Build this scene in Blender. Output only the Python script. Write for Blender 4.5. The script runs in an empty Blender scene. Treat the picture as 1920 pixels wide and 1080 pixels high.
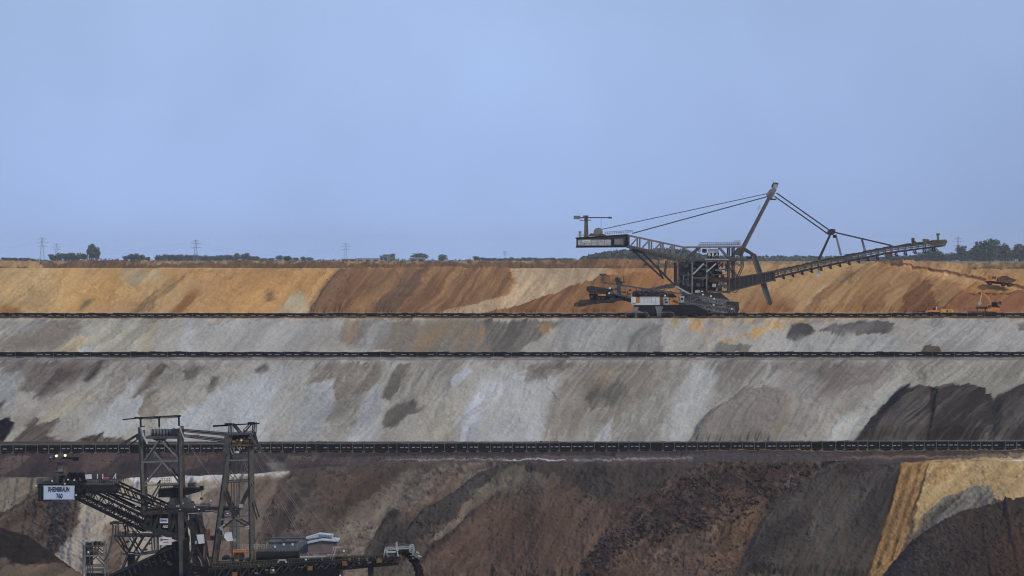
import bpy, math, random
import numpy as np
from mathutils import Vector, Matrix
random.seed(7)
scene = bpy.context.scene
COL = scene.collection
F = 6600.0                      # focal length in photo pixels
TH = math.atan(54.0 / F)
# ---------------------------------------------------------------- camera
cam_d = bpy.data.cameras.new('camera')
cam_d.sensor_width = 36.0
cam_d.lens = 36.0 * F / 1920.0
cam_d.clip_start = 1.0
cam_d.clip_end = 60000.0
cam = bpy.data.objects.new('camera', cam_d)
cam.location = (0, 0, 0)
cam.rotation_euler = (math.radians(90) - TH, 0, 0)
COL.objects.link(cam)
scene.camera = cam
# ---------------------------------------------------------------- sky and sun
SUN_EL, SUN_AZ = math.radians(40), math.radians(125)      # azimuth clockwise from +Y
world = bpy.data.worlds.new('World')
scene.world = world
world.use_nodes = True
wn, wl = world.node_tree.nodes, world.node_tree.links
wn.clear()
out = wn.new('ShaderNodeOutputWorld')
bg = wn.new('ShaderNodeBackground')
bg.inputs['Strength'].default_value = 0.1
sky = wn.new('ShaderNodeTexSky')
sky.sky_type = 'NISHITA'
sky.sun_disc = False
sky.sun_elevation = SUN_EL
sky.sun_rotation = SUN_AZ
sky.air_density = 1.0
sky.dust_density = 2.0
tc = wn.new('ShaderNodeTexCoord')
sep = wn.new('ShaderNodeSeparateXYZ')
wl.new(tc.outputs['Generated'], sep.inputs[0])
ramp = wn.new('ShaderNodeValToRGB')
wl.new(sep.outputs['Z'], ramp.inputs[0])
def lin(c):
    c = c / 255.0
    return c / 12.92 if c <= 0.04045 else ((c + 0.055) / 1.055) ** 2.4
def rgb(r, g, b, k=1.0):
    return (lin(r) * k, lin(g) * k, lin(b) * k, 1)
e = ramp.color_ramp.elements
e[0].position = 0.0; e[0].color = rgb(168, 197, 250)
e[1].position = 1.0; e[1].color = rgb(168, 188, 226)
n_ = ramp.color_ramp.elements.new(0.035); n_.color = rgb(165, 193, 244)
n_ = ramp.color_ramp.elements.new(0.075); n_.color = rgb(168, 195, 242)
n_ = ramp.color_ramp.elements.new(0.4); n_.color = rgb(166, 190, 240)
sc_ = wn.new('ShaderNodeVectorMath'); sc_.operation = 'SCALE'
wl.new(ramp.outputs[0], sc_.inputs[0]); sc_.inputs['Scale'].default_value = 10.0
# a broad, faint unevenness of the high haze
nz = wn.new('ShaderNodeTexNoise'); nz.inputs['Scale'].default_value = 11.0; nz.inputs['Detail'].default_value = 3.0
wl.new(tc.outputs['Generated'], nz.inputs['Vector'])
mr = wn.new('ShaderNodeMapRange'); mr.inputs['From Min'].default_value = 0.3; mr.inputs['From Max'].default_value = 0.7
mr.inputs['To Min'].default_value = 0.88; mr.inputs['To Max'].default_value = 1.05
wl.new(nz.outputs['Fac'], mr.inputs['Value'])
sc2 = wn.new('ShaderNodeVectorMath'); sc2.operation = 'SCALE'
# lens vignetting painted into the sky colour: darker towards the right
mrx = wn.new('ShaderNodeMapRange'); mrx.interpolation_type = 'SMOOTHSTEP'
mrx.inputs['From Min'].default_value = -0.02; mrx.inputs['From Max'].default_value = 0.22
mrx.inputs['To Min'].default_value = 1.0; mrx.inputs['To Max'].default_value = 0.76
wl.new(sep.outputs['X'], mrx.inputs['Value'])
mm_ = wn.new('ShaderNodeMath'); mm_.operation = 'MULTIPLY'
wl.new(mr.outputs[0], mm_.inputs[0]); wl.new(mrx.outputs[0], mm_.inputs[1])
wl.new(sc_.outputs[0], sc2.inputs[0]); wl.new(mm_.outputs[0], sc2.inputs['Scale'])
mx = wn.new('ShaderNodeMix'); mx.data_type = 'RGBA'
mx.inputs[0].default_value = 0.9
wl.new(sky.outputs[0], mx.inputs[6]); wl.new(sc2.outputs[0], mx.inputs[7])
wl.new(mx.outputs[2], bg.inputs['Color'])
wl.new(bg.outputs[0], out.inputs['Surface'])
sd = bpy.data.lights.new('sun', 'SUN')
sd.energy = 2.3
sd.angle = math.radians(14)
sd.color = (1.0, 0.86, 0.64)
sun = bpy.data.objects.new('sun', sd)
dirv = Vector((math.sin(SUN_AZ) * math.cos(SUN_EL), math.cos(SUN_AZ) * math.cos(SUN_EL), math.sin(SUN_EL)))
sun.rotation_euler = dirv.to_track_quat('Z', 'Y').to_euler()
sun.location = (200, 0, 200)
COL.objects.link(sun)
vs = scene.view_settings
vs.view_transform = 'Standard'; vs.look = 'None'; vs.gamma = 1.0; vs.use_curve_mapping = False
vs.exposure = 0.0
scene.cycles.use_denoising = True
scene.cycles.filter_width = 1.15
scene.cycles.volume_bounces = 0
scene.cycles.max_bounces = 5
scene.cycles.volume_step_rate = 4.0

# ---------------------------------------------------------------- materials
def mat(name, col, rough=0.8, spec=0.3, var=0.25, scale=1.0, emit=None, metal=0.0, rust=0.0, bump=0.0):
    m = bpy.data.materials.new(name); m.use_nodes = True
    nt = m.node_tree; b = nt.nodes['Principled BSDF']
    b.inputs['Roughness'].default_value = rough
    b.inputs['Specular IOR Level'].default_value = spec
    b.inputs['Metallic'].default_value = metal
    tcn = nt.nodes.new('ShaderNodeTexCoord')
    geo = nt.nodes.new('ShaderNodeNewGeometry')
    n = nt.nodes.new('ShaderNodeTexNoise'); n.inputs['Scale'].default_value = scale; n.inputs['Detail'].default_value = 5
    nt.links.new(geo.outputs['Position'], n.inputs['Vector'])
    r = nt.nodes.new('ShaderNodeValToRGB')
    nt.links.new(n.outputs['Fac'], r.inputs[0])
    r.color_ramp.elements[0].position = 0.3; r.color_ramp.elements[1].position = 0.7
    r.color_ramp.elements[0].color = (col[0]*(1-var), col[1]*(1-var), col[2]*(1-var), 1)
    r.color_ramp.elements[1].color = (min(1, col[0]*(1+var)), min(1, col[1]*(1+var)), min(1, col[2]*(1+var)), 1)
    last = r.outputs[0]
    if rust > 0:
        n2 = nt.nodes.new('ShaderNodeTexNoise'); n2.inputs['Scale'].default_value = scale*2.3; n2.inputs['Detail'].default_value = 6
        nt.links.new(geo.outputs['Position'], n2.inputs['Vector'])
        mr_ = nt.nodes.new('ShaderNodeMapRange'); mr_.inputs['From Min'].default_value = 0.5; mr_.inputs['From Max'].default_value = 0.68
        mr_.inputs['To Max'].default_value = rust
        nt.links.new(n2.outputs['Fac'], mr_.inputs['Value'])
        mm = nt.nodes.new('ShaderNodeMix'); mm.data_type = 'RGBA'
        nt.links.new(mr_.outputs[0], mm.inputs[0]); nt.links.new(last, mm.inputs[6])
        mm.inputs[7].default_value = (0.14, 0.075, 0.04, 1)
        last = mm.outputs[2]
    nt.links.new(last, b.inputs['Base Color'])
    if emit:
        b.inputs['Emission Color'].default_value = (*emit[:3], 1); b.inputs['Emission Strength'].default_value = emit[3]
    if bump > 0:
        bn = nt.nodes.new('ShaderNodeBump'); bn.inputs['Strength'].default_value = bump; bn.inputs['Distance'].default_value = 0.2
        nt.links.new(n.outputs['Fac'], bn.inputs['Height']); nt.links.new(bn.outputs[0], b.inputs['Normal'])
    return m
M = dict(
    dark=mat('dark_steel', (0.016, 0.018, 0.020), 0.6, 0.3, 0.4, 0.5, rust=0.5),
    black=mat('black_rubber', (0.006, 0.006, 0.007), 0.8, 0.2, 0.3, 0.7),
    blue=mat('blue_grey_steel', (0.045, 0.062, 0.082), 0.55, 0.35, 0.3, 0.6, rust=0.35),
    grey=mat('grey_steel', (0.165, 0.175, 0.17), 0.55, 0.35, 0.3, 0.6, rust=0.45),
    mid=mat('weathered_steel', (0.062, 0.064, 0.059), 0.6, 0.35, 0.35, 0.6, rust=0.5),
    light=mat('galvanised_steel', (0.36, 0.38, 0.38), 0.5, 0.4, 0.25, 0.7, rust=0.2),
    white=mat('white_cladding', (0.66, 0.68, 0.68), 0.5, 0.4, 0.12, 0.4, rust=0.08),
    sign=mat('pale_blue_sign_paint', (0.52, 0.63, 0.80), 0.5, 0.4, 0.08, 0.4),
    rust=mat('rusty_steel', (0.13, 0.07, 0.04), 0.85, 0.2, 0.4, 0.8),
    orange=mat('orange_paint', (0.62, 0.22, 0.04), 0.5, 0.4, 0.25, 0.8),
    yellow=mat('yellow_paint', (0.62, 0.38, 0.05), 0.5, 0.4, 0.25, 0.8),
    ochre=mat('faded_yellow_paint', (0.20, 0.11, 0.03), 0.6, 0.3, 0.35, 0.8, rust=0.5),
    red=mat('faded_red_paint', (0.26, 0.09, 0.08), 0.6, 0.3, 0.25, 0.8),
    shed=mat('grey_cladding', (0.13, 0.15, 0.17), 0.6, 0.3, 0.2, 0.5),
    pink=mat('brownish_cladding', (0.17, 0.13, 0.125), 0.6, 0.3, 0.15, 0.5),
    roof=mat('pale_sheet_roof', (0.42, 0.47, 0.52), 0.5, 0.4, 0.15, 0.5),
    olive=mat('olive_steel', (0.10, 0.105, 0.06), 0.7, 0.3, 0.4, 0.6, rust=0.4),
    lamp=mat('lamp_glass', (0.9, 0.8, 0.5), 0.4, 0.4, 0.02, 1, emit=(1.0, 0.78, 0.42, 1.2)),
    ink=mat('black_lettering', (0.012, 0.012, 0.016), 0.6, 0.3, 0.05, 1),
    inkblue=mat('blue_lettering', (0.03, 0.06, 0.2), 0.6, 0.3, 0.05, 1),
    pylon=mat('pylon_steel', (0.20, 0.22, 0.24), 0.6, 0.3, 0.1, 0.2),
    leaf=mat('dark_foliage', (0.048, 0.075, 0.046), 0.8, 0.2, 0.45, 0.35),
    leaf2=mat('olive_foliage', (0.085, 0.095, 0.050), 0.8, 0.2, 0.4, 0.35),
    bark=mat('bark', (0.05, 0.04, 0.03), 0.9, 0.2, 0.3, 1.0),
    coal=mat('brown_coal', (0.014, 0.012, 0.012), 0.9, 0.15, 0.4, 0.8),
    clod=mat('earth_clods', (0.055, 0.042, 0.036), 0.95, 0.1, 0.6, 0.15),
    spill=mat('carried_overburden', (0.10, 0.09, 0.075), 0.95, 0.1, 0.5, 0.5),
    load=mat('red_earth_load', (0.12, 0.055, 0.032), 0.95, 0.1, 0.4, 0.5),
    housewall=mat('far_house_wall', (0.22, 0.23, 0.25), 0.8, 0.2, 0.15, 0.2),
    glass=mat('window_glass', (0.03, 0.04, 0.05), 0.15, 0.6, 0.1, 1),
)
# ================================================================= terrain
_T = np.random.RandomState(3).rand(8, 256, 256).astype(np.float32)
def vn(x, y, s=0):
    ix = np.floor(x).astype(np.int64); iy = np.floor(y).astype(np.int64)
    fx = (x - ix).astype(np.float32); fy = (y - iy).astype(np.float32)
    fx = fx*fx*(3-2*fx); fy = fy*fy*(3-2*fy)
    T = _T[s % 8]; o = (s*37) % 256
    x0 = (ix+o) & 255; x1 = (ix+o+1) & 255; y0 = iy & 255; y1 = (iy+1) & 255
    a = T[x0, y0]; b = T[x1, y0]; c = T[x0, y1]; d = T[x1, y1]
    return (a + (b-a)*fx)*(1-fy) + (c + (d-c)*fx)*fy
def fbm(x, y, s=0, o=4, g=0.5):
    t = 0; a = 1; w = 0
    for k in range(o):
        t = t + a*vn(x*(2.03**k)+11.3*k, y*(2.03**k)+5.7*k, s+k); w += a; a *= g
    return t / w                                    # 0..1, mean .5
def proj(X, Y, Z):
    """world to photo pixels"""
    d = Y*math.cos(TH) - Z*math.sin(TH)
    u = Y*math.sin(TH) + Z*math.cos(TH)
    return 960 + F*X/d, 540 - F*u/d
def zfor(py, D):                                    # height that shows at row py at distance D
    return -(py-486.0)/F*D
LIN = np.array([lin(i) for i in range(256)])
def alb(c, E):
    return np.array([lin(c[0])/E[0], lin(c[1])/E[1], lin(c[2])/E[2]], np.float32)
def sdpoly(px, py, poly):
    """signed distance to polygon, positive inside"""
    P = np.array(poly, np.float32); n = len(P)
    d = np.full(px.shape, 1e9, np.float32); ins = np.zeros(px.shape, bool)
    for i in range(n):
        ax, ay = P[i]; bx, by = P[(i+1) % n]
        ex, ey = bx-ax, by-ay
        t = np.clip(((px-ax)*ex+(py-ay)*ey)/(ex*ex+ey*ey+1e-9), 0, 1)
        dx = px-(ax+t*ex); dy = py-(ay+t*ey)
        d = np.minimum(d, dx*dx+dy*dy)
        c = (ay > py) != (by > py)
        if ey != 0:
            ins ^= c & (px < (ax+(py-ay)*ex/ey))
    d = np.sqrt(d)
    return np.where(ins, d, -d)
def smooth(t):
    t = np.clip(t, 0, 1); return t*t*(3-2*t)

def paint(px, py, base, patches, E, SK=0.8, SA=1.0, RG=0.0, CT=(0.0, .2), HZ=0.0):
    """albedo and relief for points given by where they show in the photo"""
    S_ = np.interp(px, [-400, 0, 450, 900, 1300, 1700, 2300], [1.2, 1.15, .85, .6, .7, 1.1, 1.2])*SK/0.8
    u = px + S_*(py-500); v = py
    u = u + 34*(fbm(px/95, py/75, 6, 3, .5)-.5) + 9*(fbm(px/24, py/20, 2, 3, .5)-.5)     # runs wander, they are not ruled
    st = fbm(u/26, v/110, 1, 5, 0.6)                  # streaks down the slope
    st2 = fbm(u/7, v/70, 2, 4, 0.6)
    bl = fbm(px/60, py/34, 3, 5, 0.55)
    fine = fbm(px/5, py/4, 4, 3, 0.6)
    wx = (fbm(px/22, py/16, 5, 5, 0.62)-.5)*2; wy = (fbm(px/22+40, py/16+9, 6, 5, 0.62)-.5)*2
    wu = (fbm(u/6, v/90, 7, 5, 0.65)-.5)*2
    wv = (fbm(u/30, v/60, 3, 4, 0.6)-.5)*2
    sn = fbm(px/45, py/30, 2, 3, .6)
    c0, c1, c2 = [alb(c, E) for c in base]
    t = smooth((st*0.55+bl*0.45-0.30)/0.4)[..., None]
    col = c0*(1-t) + c1*t
    t = smooth((st2*0.35+st*0.65-0.54)/0.2)[..., None]*0.6
    col = col*(1-t) + c2*t
    h = np.zeros(px.shape, np.float32); gm = np.full(px.shape, .55, np.float32)
    for p in patches:
        poly, c = p['p'], p['c']
        if E is E_SLOPE and min(c) > 148 and abs(c[0]-c[2]) < 22:
            c = tuple(a_*.66+b_*.34 for a_, b_ in zip(c, (152, 149, 144)))
        soft = p.get('s', 4); wr = p.get('w', 6); op = p.get('o', 1.0); hh = p.get('h', 0); rr = p.get('r', 10)
        P = np.array(poly); mg = soft*2.6+wr*2.4+4
        sel = (px > P[:, 0].min()-mg*1.6) & (px < P[:, 0].max()+mg*1.6) & (py > P[:, 1].min()-mg) & (py < P[:, 1].max()+mg)
        if not sel.any(): continue
        dl = (wu[sel]*1.6+wv[sel]*1.3)*wr*p.get('d', 1)
        qx = px[sel]+wx[sel]*wr*0.9+dl*S_[sel]; qy = py[sel]+wy[sel]*wr*0.7-dl
        sdv = sdpoly(qx, qy, poly)
        so = soft*(1.7 if wr >= 6 else 1.0)*(0.25+2.6*smooth((sn[sel]-.3)/.4))
        m = smooth((sdv+so*0.5)/np.maximum(so, .5))*op
        if wr >= 5: m = m*(0.72+0.28*smooth((st2[sel]*.5+st[sel]*.5-.36)/.2))
        a = alb(c, E); b = alb(p.get('c2', tuple(x*0.86 for x in c)), E)
        if p.get('k') == 'blotch':
            tt = smooth((fbm(px[sel]/16, py[sel]/10, 6, 4, .6)-0.4)/0.2)
            m = m*tt
        tt = smooth((st[sel]*0.4+st2[sel]*0.4+bl[sel]*0.2-0.38)/0.24)[..., None]
        cc = a*(1-tt)+b*tt
        m3 = m[..., None]
        col[sel] = col[sel]*(1-m3)+cc*m3
        gm[sel] = gm[sel]*(1-m)+p.get('g', .55)*m
        if hh: h[sel] = np.maximum(h[sel], 0) * (1 if hh > 0 else 1) + hh*smooth(sdv/rr+0.15)
    # overlapping dump layers: each has a crisp edge on one side and fades to the other
    sw = np.zeros(px.shape, np.float32); shh = np.zeros(px.shape, np.float32)
    for lam, am, sd_ in ((85, .17, 1), (38, .10, 4)):
        t_ = u/lam + 2.0*(fbm(px/95, py/70, sd_, 4, .55)-.5) + 0.35*(fbm(px/14, py/10, sd_+1, 3, .6)-.5)
        c_ = np.floor(t_); fr = t_-c_
        am_ = vn(c_*7.31+.5, py/55+c_*3.1, sd_+2)                 # each layer has a strength of its own
        off = vn(c_*3.77+.5, np.full_like(c_, 2.5), sd_+3)-.5
        edge = np.clip(fr/0.05, 0, 1)
        saw = ((1-fr)**1.6-.36)*edge
        sw += am*(saw*(am_**1.5)*1.9 + off*0.55)
        shh += (lam/62.0)*saw*am_*edge
    sw *= SA
    col *= (1+sw)[..., None]
    # faint bright threads and dark cracks where soil has run
    th = fbm(u/6, v/120, 5, 3, .6); br = smooth((th-.62)/.1)*smooth((fbm(px/70, py/50, 6, 2, .5)-.45)/.15)
    dk = smooth((.40-th)/.06)*smooth((fbm(px/60+9, py/44, 7, 2, .5)-.5)/.12)
    col *= (1+.06*br-.07*dk)[..., None]
    col *= (0.80+0.40*fbm(px/110, py/70, 0, 4, .55))[..., None]
    col *= (0.93+0.14*fine)[..., None]
    if RG:
        g1 = fbm(px/9+fbm(px/30, py/30, 3, 3)*4, py/6, 1, 5, .68); g2 = fbm(px/40, py/26, 5, 3, .5)
        am_ = RG*gm*2*(0.35+1.3*smooth((g2-.35)/.3))
        g3 = fbm(px/3.2, py/2.6, 2, 3, .7)
        col *= np.clip(1+am_*((g1-.5)*2.8+(g3-.5)*1.3), .3, 1.8)[..., None]
    col *= (0.965+0.07*fbm(u/2.5, v/9, 0, 3, .6))[..., None]
    h = h + 0.3*shh - 0.06*dk
    if HZ: col *= (1+HZ*(fbm(px/150+fbm(px/60, py/9, 2, 2), py/1.7, 5, 4, .6)-.5)*2)[..., None]
    if CT[0]:
        lum = col.mean(-1, keepdims=True)
        col = col*(np.clip(lum, .01, CT[1]*1.15)/CT[1])**CT[0]
    if RG: h = h + am_*(g1-.5)*1.6
    return np.clip(col, 0.004, 0.8), h, st, st2, fine

def soil(name, rough=0.95, bump=0.3, sc=0.5):
    m = bpy.data.materials.new(name); m.use_nodes = True
    nt = m.node_tree; b = nt.nodes['Principled BSDF']
    b.inputs['Roughness'].default_value = rough; b.inputs['Specular IOR Level'].default_value = 0.1
    at = nt.nodes.new('ShaderNodeVertexColor'); at.layer_name = 'soil'
    geo = nt.nodes.new('ShaderNodeNewGeometry')
    n = nt.nodes.new('ShaderNodeTexNoise'); n.inputs['Scale'].default_value = sc*2; n.inputs['Detail'].default_value = 6; n.inputs['Roughness'].default_value = 0.7
    nt.links.new(geo.outputs['Position'], n.inputs['Vector'])
    mr_ = nt.nodes.new('ShaderNodeMapRange'); mr_.inputs['From Min'].default_value = 0.3; mr_.inputs['From Max'].default_value = 0.7
    mr_.inputs['To Min'].default_value = 0.9; mr_.inputs['To Max'].default_value = 1.1
    nt.links.new(n.outputs['Fac'], mr_.inputs['Value'])
    s_ = nt.nodes.new('ShaderNodeVectorMath'); s_.operation = 'SCALE'
    nt.links.new(at.outputs['Color'], s_.inputs[0]); nt.links.new(mr_.outputs[0], s_.inputs['Scale'])
    nt.links.new(s_.outputs[0], b.inputs['Base Color'])
    bn = nt.nodes.new('ShaderNodeBump'); bn.inputs['Strength'].default_value = bump; bn.inputs['Distance'].default_value = 0.5
    nt.links.new(n.outputs['Fac'], bn.inputs['Height']); nt.links.new(bn.outputs[0], b.inputs['Normal'])
    return m
SOIL = soil('dumped_soil')

def grid_obj(name, X, Y, Z, colr, kind='structure', label=None):
    ns, nx = X.shape
    me = bpy.data.meshes.new(name)
    co = np.stack([X, Y, Z], -1).reshape(-1, 3).astype(np.float32)
    i = np.arange(ns*nx).reshape(ns, nx)
    q = np.stack([i[:-1, :-1], i[1:, :-1], i[1:, 1:], i[:-1, 1:]], -1).reshape(-1, 4)
    me.vertices.add(len(co)); me.vertices.foreach_set('co', co.ravel())
    me.loops.add(q.size); me.loops.foreach_set('vertex_index', q.ravel().astype(np.int32))
    me.polygons.add(len(q)); me.polygons.foreach_set('loop_start', np.arange(0, q.size, 4, dtype=np.int32))
    me.polygons.foreach_set('loop_total', np.full(len(q), 4, np.int32))
    me.update(calc_edges=True)
    me.polygons.foreach_set('use_smooth', np.ones(len(q), bool))
    ca = me.color_attributes.new('soil', 'FLOAT_COLOR', 'POINT')
    rgba = np.ones((len(co), 4), np.float32); rgba[:, :3] = colr.reshape(-1, 3)
    ca.data.foreach_set('color', rgba.ravel())
    me.materials.append(SOIL)
    o = bpy.data.objects.new(name, me); COL.objects.link(o)
    o['kind'] = kind
    if label: o['label'] = label
    return o

# light-to-picture factors: what an albedo of one shows as, per channel
E_SLOPE = (0.95, 0.93, 0.97)
E_LOW = (1.10, 1.09, 1.12)
E_SAND = (0.98, 0.92, 0.84)
#@CAL
# columns: dense across the frame, coarse beyond it
def columns(D, ppc=1.3, half=985):
    step = ppc*D/F
    xi = np.arange(-half*D/F, half*D/F, step)
    ext = np.geomspace(2, 420, 26)
    return np.concatenate([xi[0]-ext[::-1], xi, xi[-1]+ext])

def build_band(name, keys, rows, base, patches, E, relief=1.0, rough=0.0, nominal=1250, label=None, ppc=1.3, xs=None, SK=0.8, bulge=0.0, endfade=(0.25, 0.25), tuck=None, SA=1.0, RG=0.0, WB=1.0, drip=0.0, CT=(0.0, .2), HZ=0.0):
    """keys: list of functions of photo x giving (D, z); rows: rows between successive keys"""
    X1 = columns(nominal, ppc) if xs is None else xs
    nx = len(X1)
    K = []
    for k in keys:
        D = np.full(nx, float(nominal))
        for _ in range(3):
            px = 960+F*X1/D
            D, z = k(px)
            D = np.broadcast_to(D, (nx,)).astype(float)
        K.append((D, np.broadcast_to(z, (nx,)).astype(float)))
    Ys, Zs = [], []
    for i in range(len(K)-1):
        n = rows[i]
        for j in range(n + (1 if i == len(K)-2 else 0)):
            t = j/n
            b = bulge*math.sin(math.pi*t)
            Ys.append(K[i][0]*(1-t)+K[i+1][0]*t - b*0.57)
            Zs.append(K[i][1]*(1-t)+K[i+1][1]*t + b*0.82)
    if tuck:
        Ys.insert(0, Ys[0]+5.0); Zs.insert(0, Zs[0]-0.12)
        Ys.append(Ys[-1]-0.1*0+tuck[0]); Zs.append(Zs[-1]+tuck[1])
    Y = np.array(Ys); Z = np.array(Zs); X = np.broadcast_to(X1, Y.shape).copy()
    # wander the whole profile a little so that crests and toes are not ruled lines
    wob = (fbm(X/38, Y/38, 2, 4, .6)-.5)
    # profile normal (in the y-z plane), smoothed
    dY = np.gradient(Y, axis=0); dZ = np.gradient(Z, axis=0)
    L = np.sqrt(dY**2+dZ**2)+1e-6
    ny, nz_ = dZ/L, -dY/L
    sg = np.sign(nz_+1e-9); ny *= sg; nz_ *= sg
    for _ in range(3):
        ny[1:-1] = (ny[:-2]+ny[1:-1]*2+ny[2:])/4; nz_[1:-1] = (nz_[:-2]+nz_[1:-1]*2+nz_[2:])/4
    px, py = proj(X, Y, Z)
    colr, h, st, st2, fine = paint(px.astype(np.float32), py.astype(np.float32), base, patches, E, SK, SA, RG, CT, HZ)
    s = np.linspace(0, 1, Y.shape[0])[:, None]
    fade = smooth(s/max(endfade[0], 1e-3))*smooth((1-s)/max(endfade[1], 1e-3))
    fade = (0.12+0.88*fade)*(smooth(s/.03) if tuck else 1)
    if drip:
        Sx = np.interp(px, [-400, 0, 450, 900, 1300, 1700, 2300], [1.2, 1.15, .85, .6, .7, 1.1, 1.2])
        uu = px+Sx*(py-500)+10*(fbm(px/30, py/20, 1, 3)-.5)
        ln = .06+.34*vn(uu/16, np.zeros_like(uu)+3.3, 4)**2
        mk = smooth((fbm(uu/9, s*3+uu*0, 5, 3, .6)-.52)/.12)*smooth((ln-s)/.06)*smooth(s/.01)
        colr = colr*(1-drip*mk)[..., None]
        up_ = smooth((.055-s)/.03)*smooth((fbm(px/24, s*9, 2, 3, .6)-.42)/.1)
        colr = colr*(1+.10*up_)[..., None]
    rid = 1-np.abs(st-0.5)*4
    d = relief*(wob*2.0*WB + (fbm(X/90+7, Y/60, 6, 3, .5)-.5)*3.0*(WB-1) + (st-.5)*1.9 + (st2-.5)*.3 + np.clip(rid, 0, 1)*0.25)*fade
    d += rough*((fine-.5)*1.3)*fade
    d += h*np.where(h < 99, smooth(s/.02)*1.0, 1)
    Y2 = Y+ny*d; Z2 = Z+nz_*d
    print('MEAN', name, colr.mean((0,1)))
    return grid_obj(name, X, Y2, Z2, colr, label=label)

def interp(pts):
    xs = np.array([p[0] for p in pts], float); ys = np.array([p[1] for p in pts], float)
    return lambda px: np.interp(px, xs, ys)
Z1, Z2, Z3, ZF = -23.5, -36.4, -64.1, -108.0

# ---- the plain beyond the rim
gme = bpy.data.meshes.new('plain')
v = [(-9000, 1690, -4.0), (9000, 1690, -4.0), (9000, 11500, -4.0), (-9000, 11500, -4.0)]
gme.from_pydata(v, [], [(0, 1, 2, 3)])
gme.materials.append(mat('stubble_plain', (0.16, 0.13, 0.07), 0.95, 0.1, 0.3, 0.004))
g = bpy.data.objects.new('plain', gme); g['kind'] = 'structure'; g['label'] = 'flat farmland beyond the rim of the pit'; COL.objects.link(g)

# ---- rim: windrow of spoil behind the crest
def Pt(p, c, **k): return dict(p=p, c=c, **k)
crestA = interp([(-900, 502), (0, 503), (300, 502), (620, 503), (900, 503), (1130, 503), (1300, 503), (1400, 497), (1640, 494), (1700, 498), (1790, 506), (1920, 507), (2800, 507)])
rimtop = interp([(-900, 488), (0, 488), (75, 489), (80, 490), (200, 488.5), (600, 490), (950, 489), (1100, 487), (1200, 486), (1400, 491), (1640, 491.5), (1700, 489), (1770, 492), (1800, 493), (2800, 493)])
def kA_back(px): return 1700.0, zfor(503, 1700.0)
def kA_top(px):
    D = 1655.0; return D, zfor(rimtop(px)-2.6*(fbm(px/26, px*0+1.3, 3, 4, .6)-.5)*np.interp(px, [0, 900, 1100, 1400], [.6, 1, 1.6, .5]), D)
def kA_foot(px):
    D = 1630.0; return D, zfor(np.maximum(crestA(px)-0.5, rimtop(px)+3), D)
patchR = [
    Pt([(-500, 485), (75, 485), (82, 502), (-500, 503)], (172, 136, 90), s=3, w=4),
    Pt([(80, 485), (1700, 485), (1700, 492.5), (80, 493)], (176, 142, 96), s=2, w=5, c2=(132, 102, 68), k='blotch'),
    Pt([(1130, 485), (1240, 485), (1210, 502), (1110, 502)], (146, 106, 66), s=3, w=3, c2=(118, 84, 52)),
    Pt([(1380, 488), (1640, 488), (1640, 502), (1380, 502)], (165, 130, 84), s=3, w=4),
    Pt([(1690, 488), (1815, 490), (1815, 512), (1700, 510)], (165, 124, 78), s=3, w=3),
    Pt([(1815, 490), (1920, 490), (1920, 502), (1818, 500)], (112, 92, 60), s=3, w=5, c2=(150, 122, 82)),
]
build_band('spoil_ridge', [kA_back, kA_top, kA_foot, lambda px: (1573.0, zfor(crestA(px), 1570.0)-.35)], [6, 14, 10],
           [(112, 84, 54), (92, 70, 48), (132, 102, 66)], patchR, E_SAND, relief=0.55, rough=1.0, nominal=1650, SK=0.6,
           label='low dark ridge of topsoil along the rim', endfade=(.05, .05))

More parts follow.
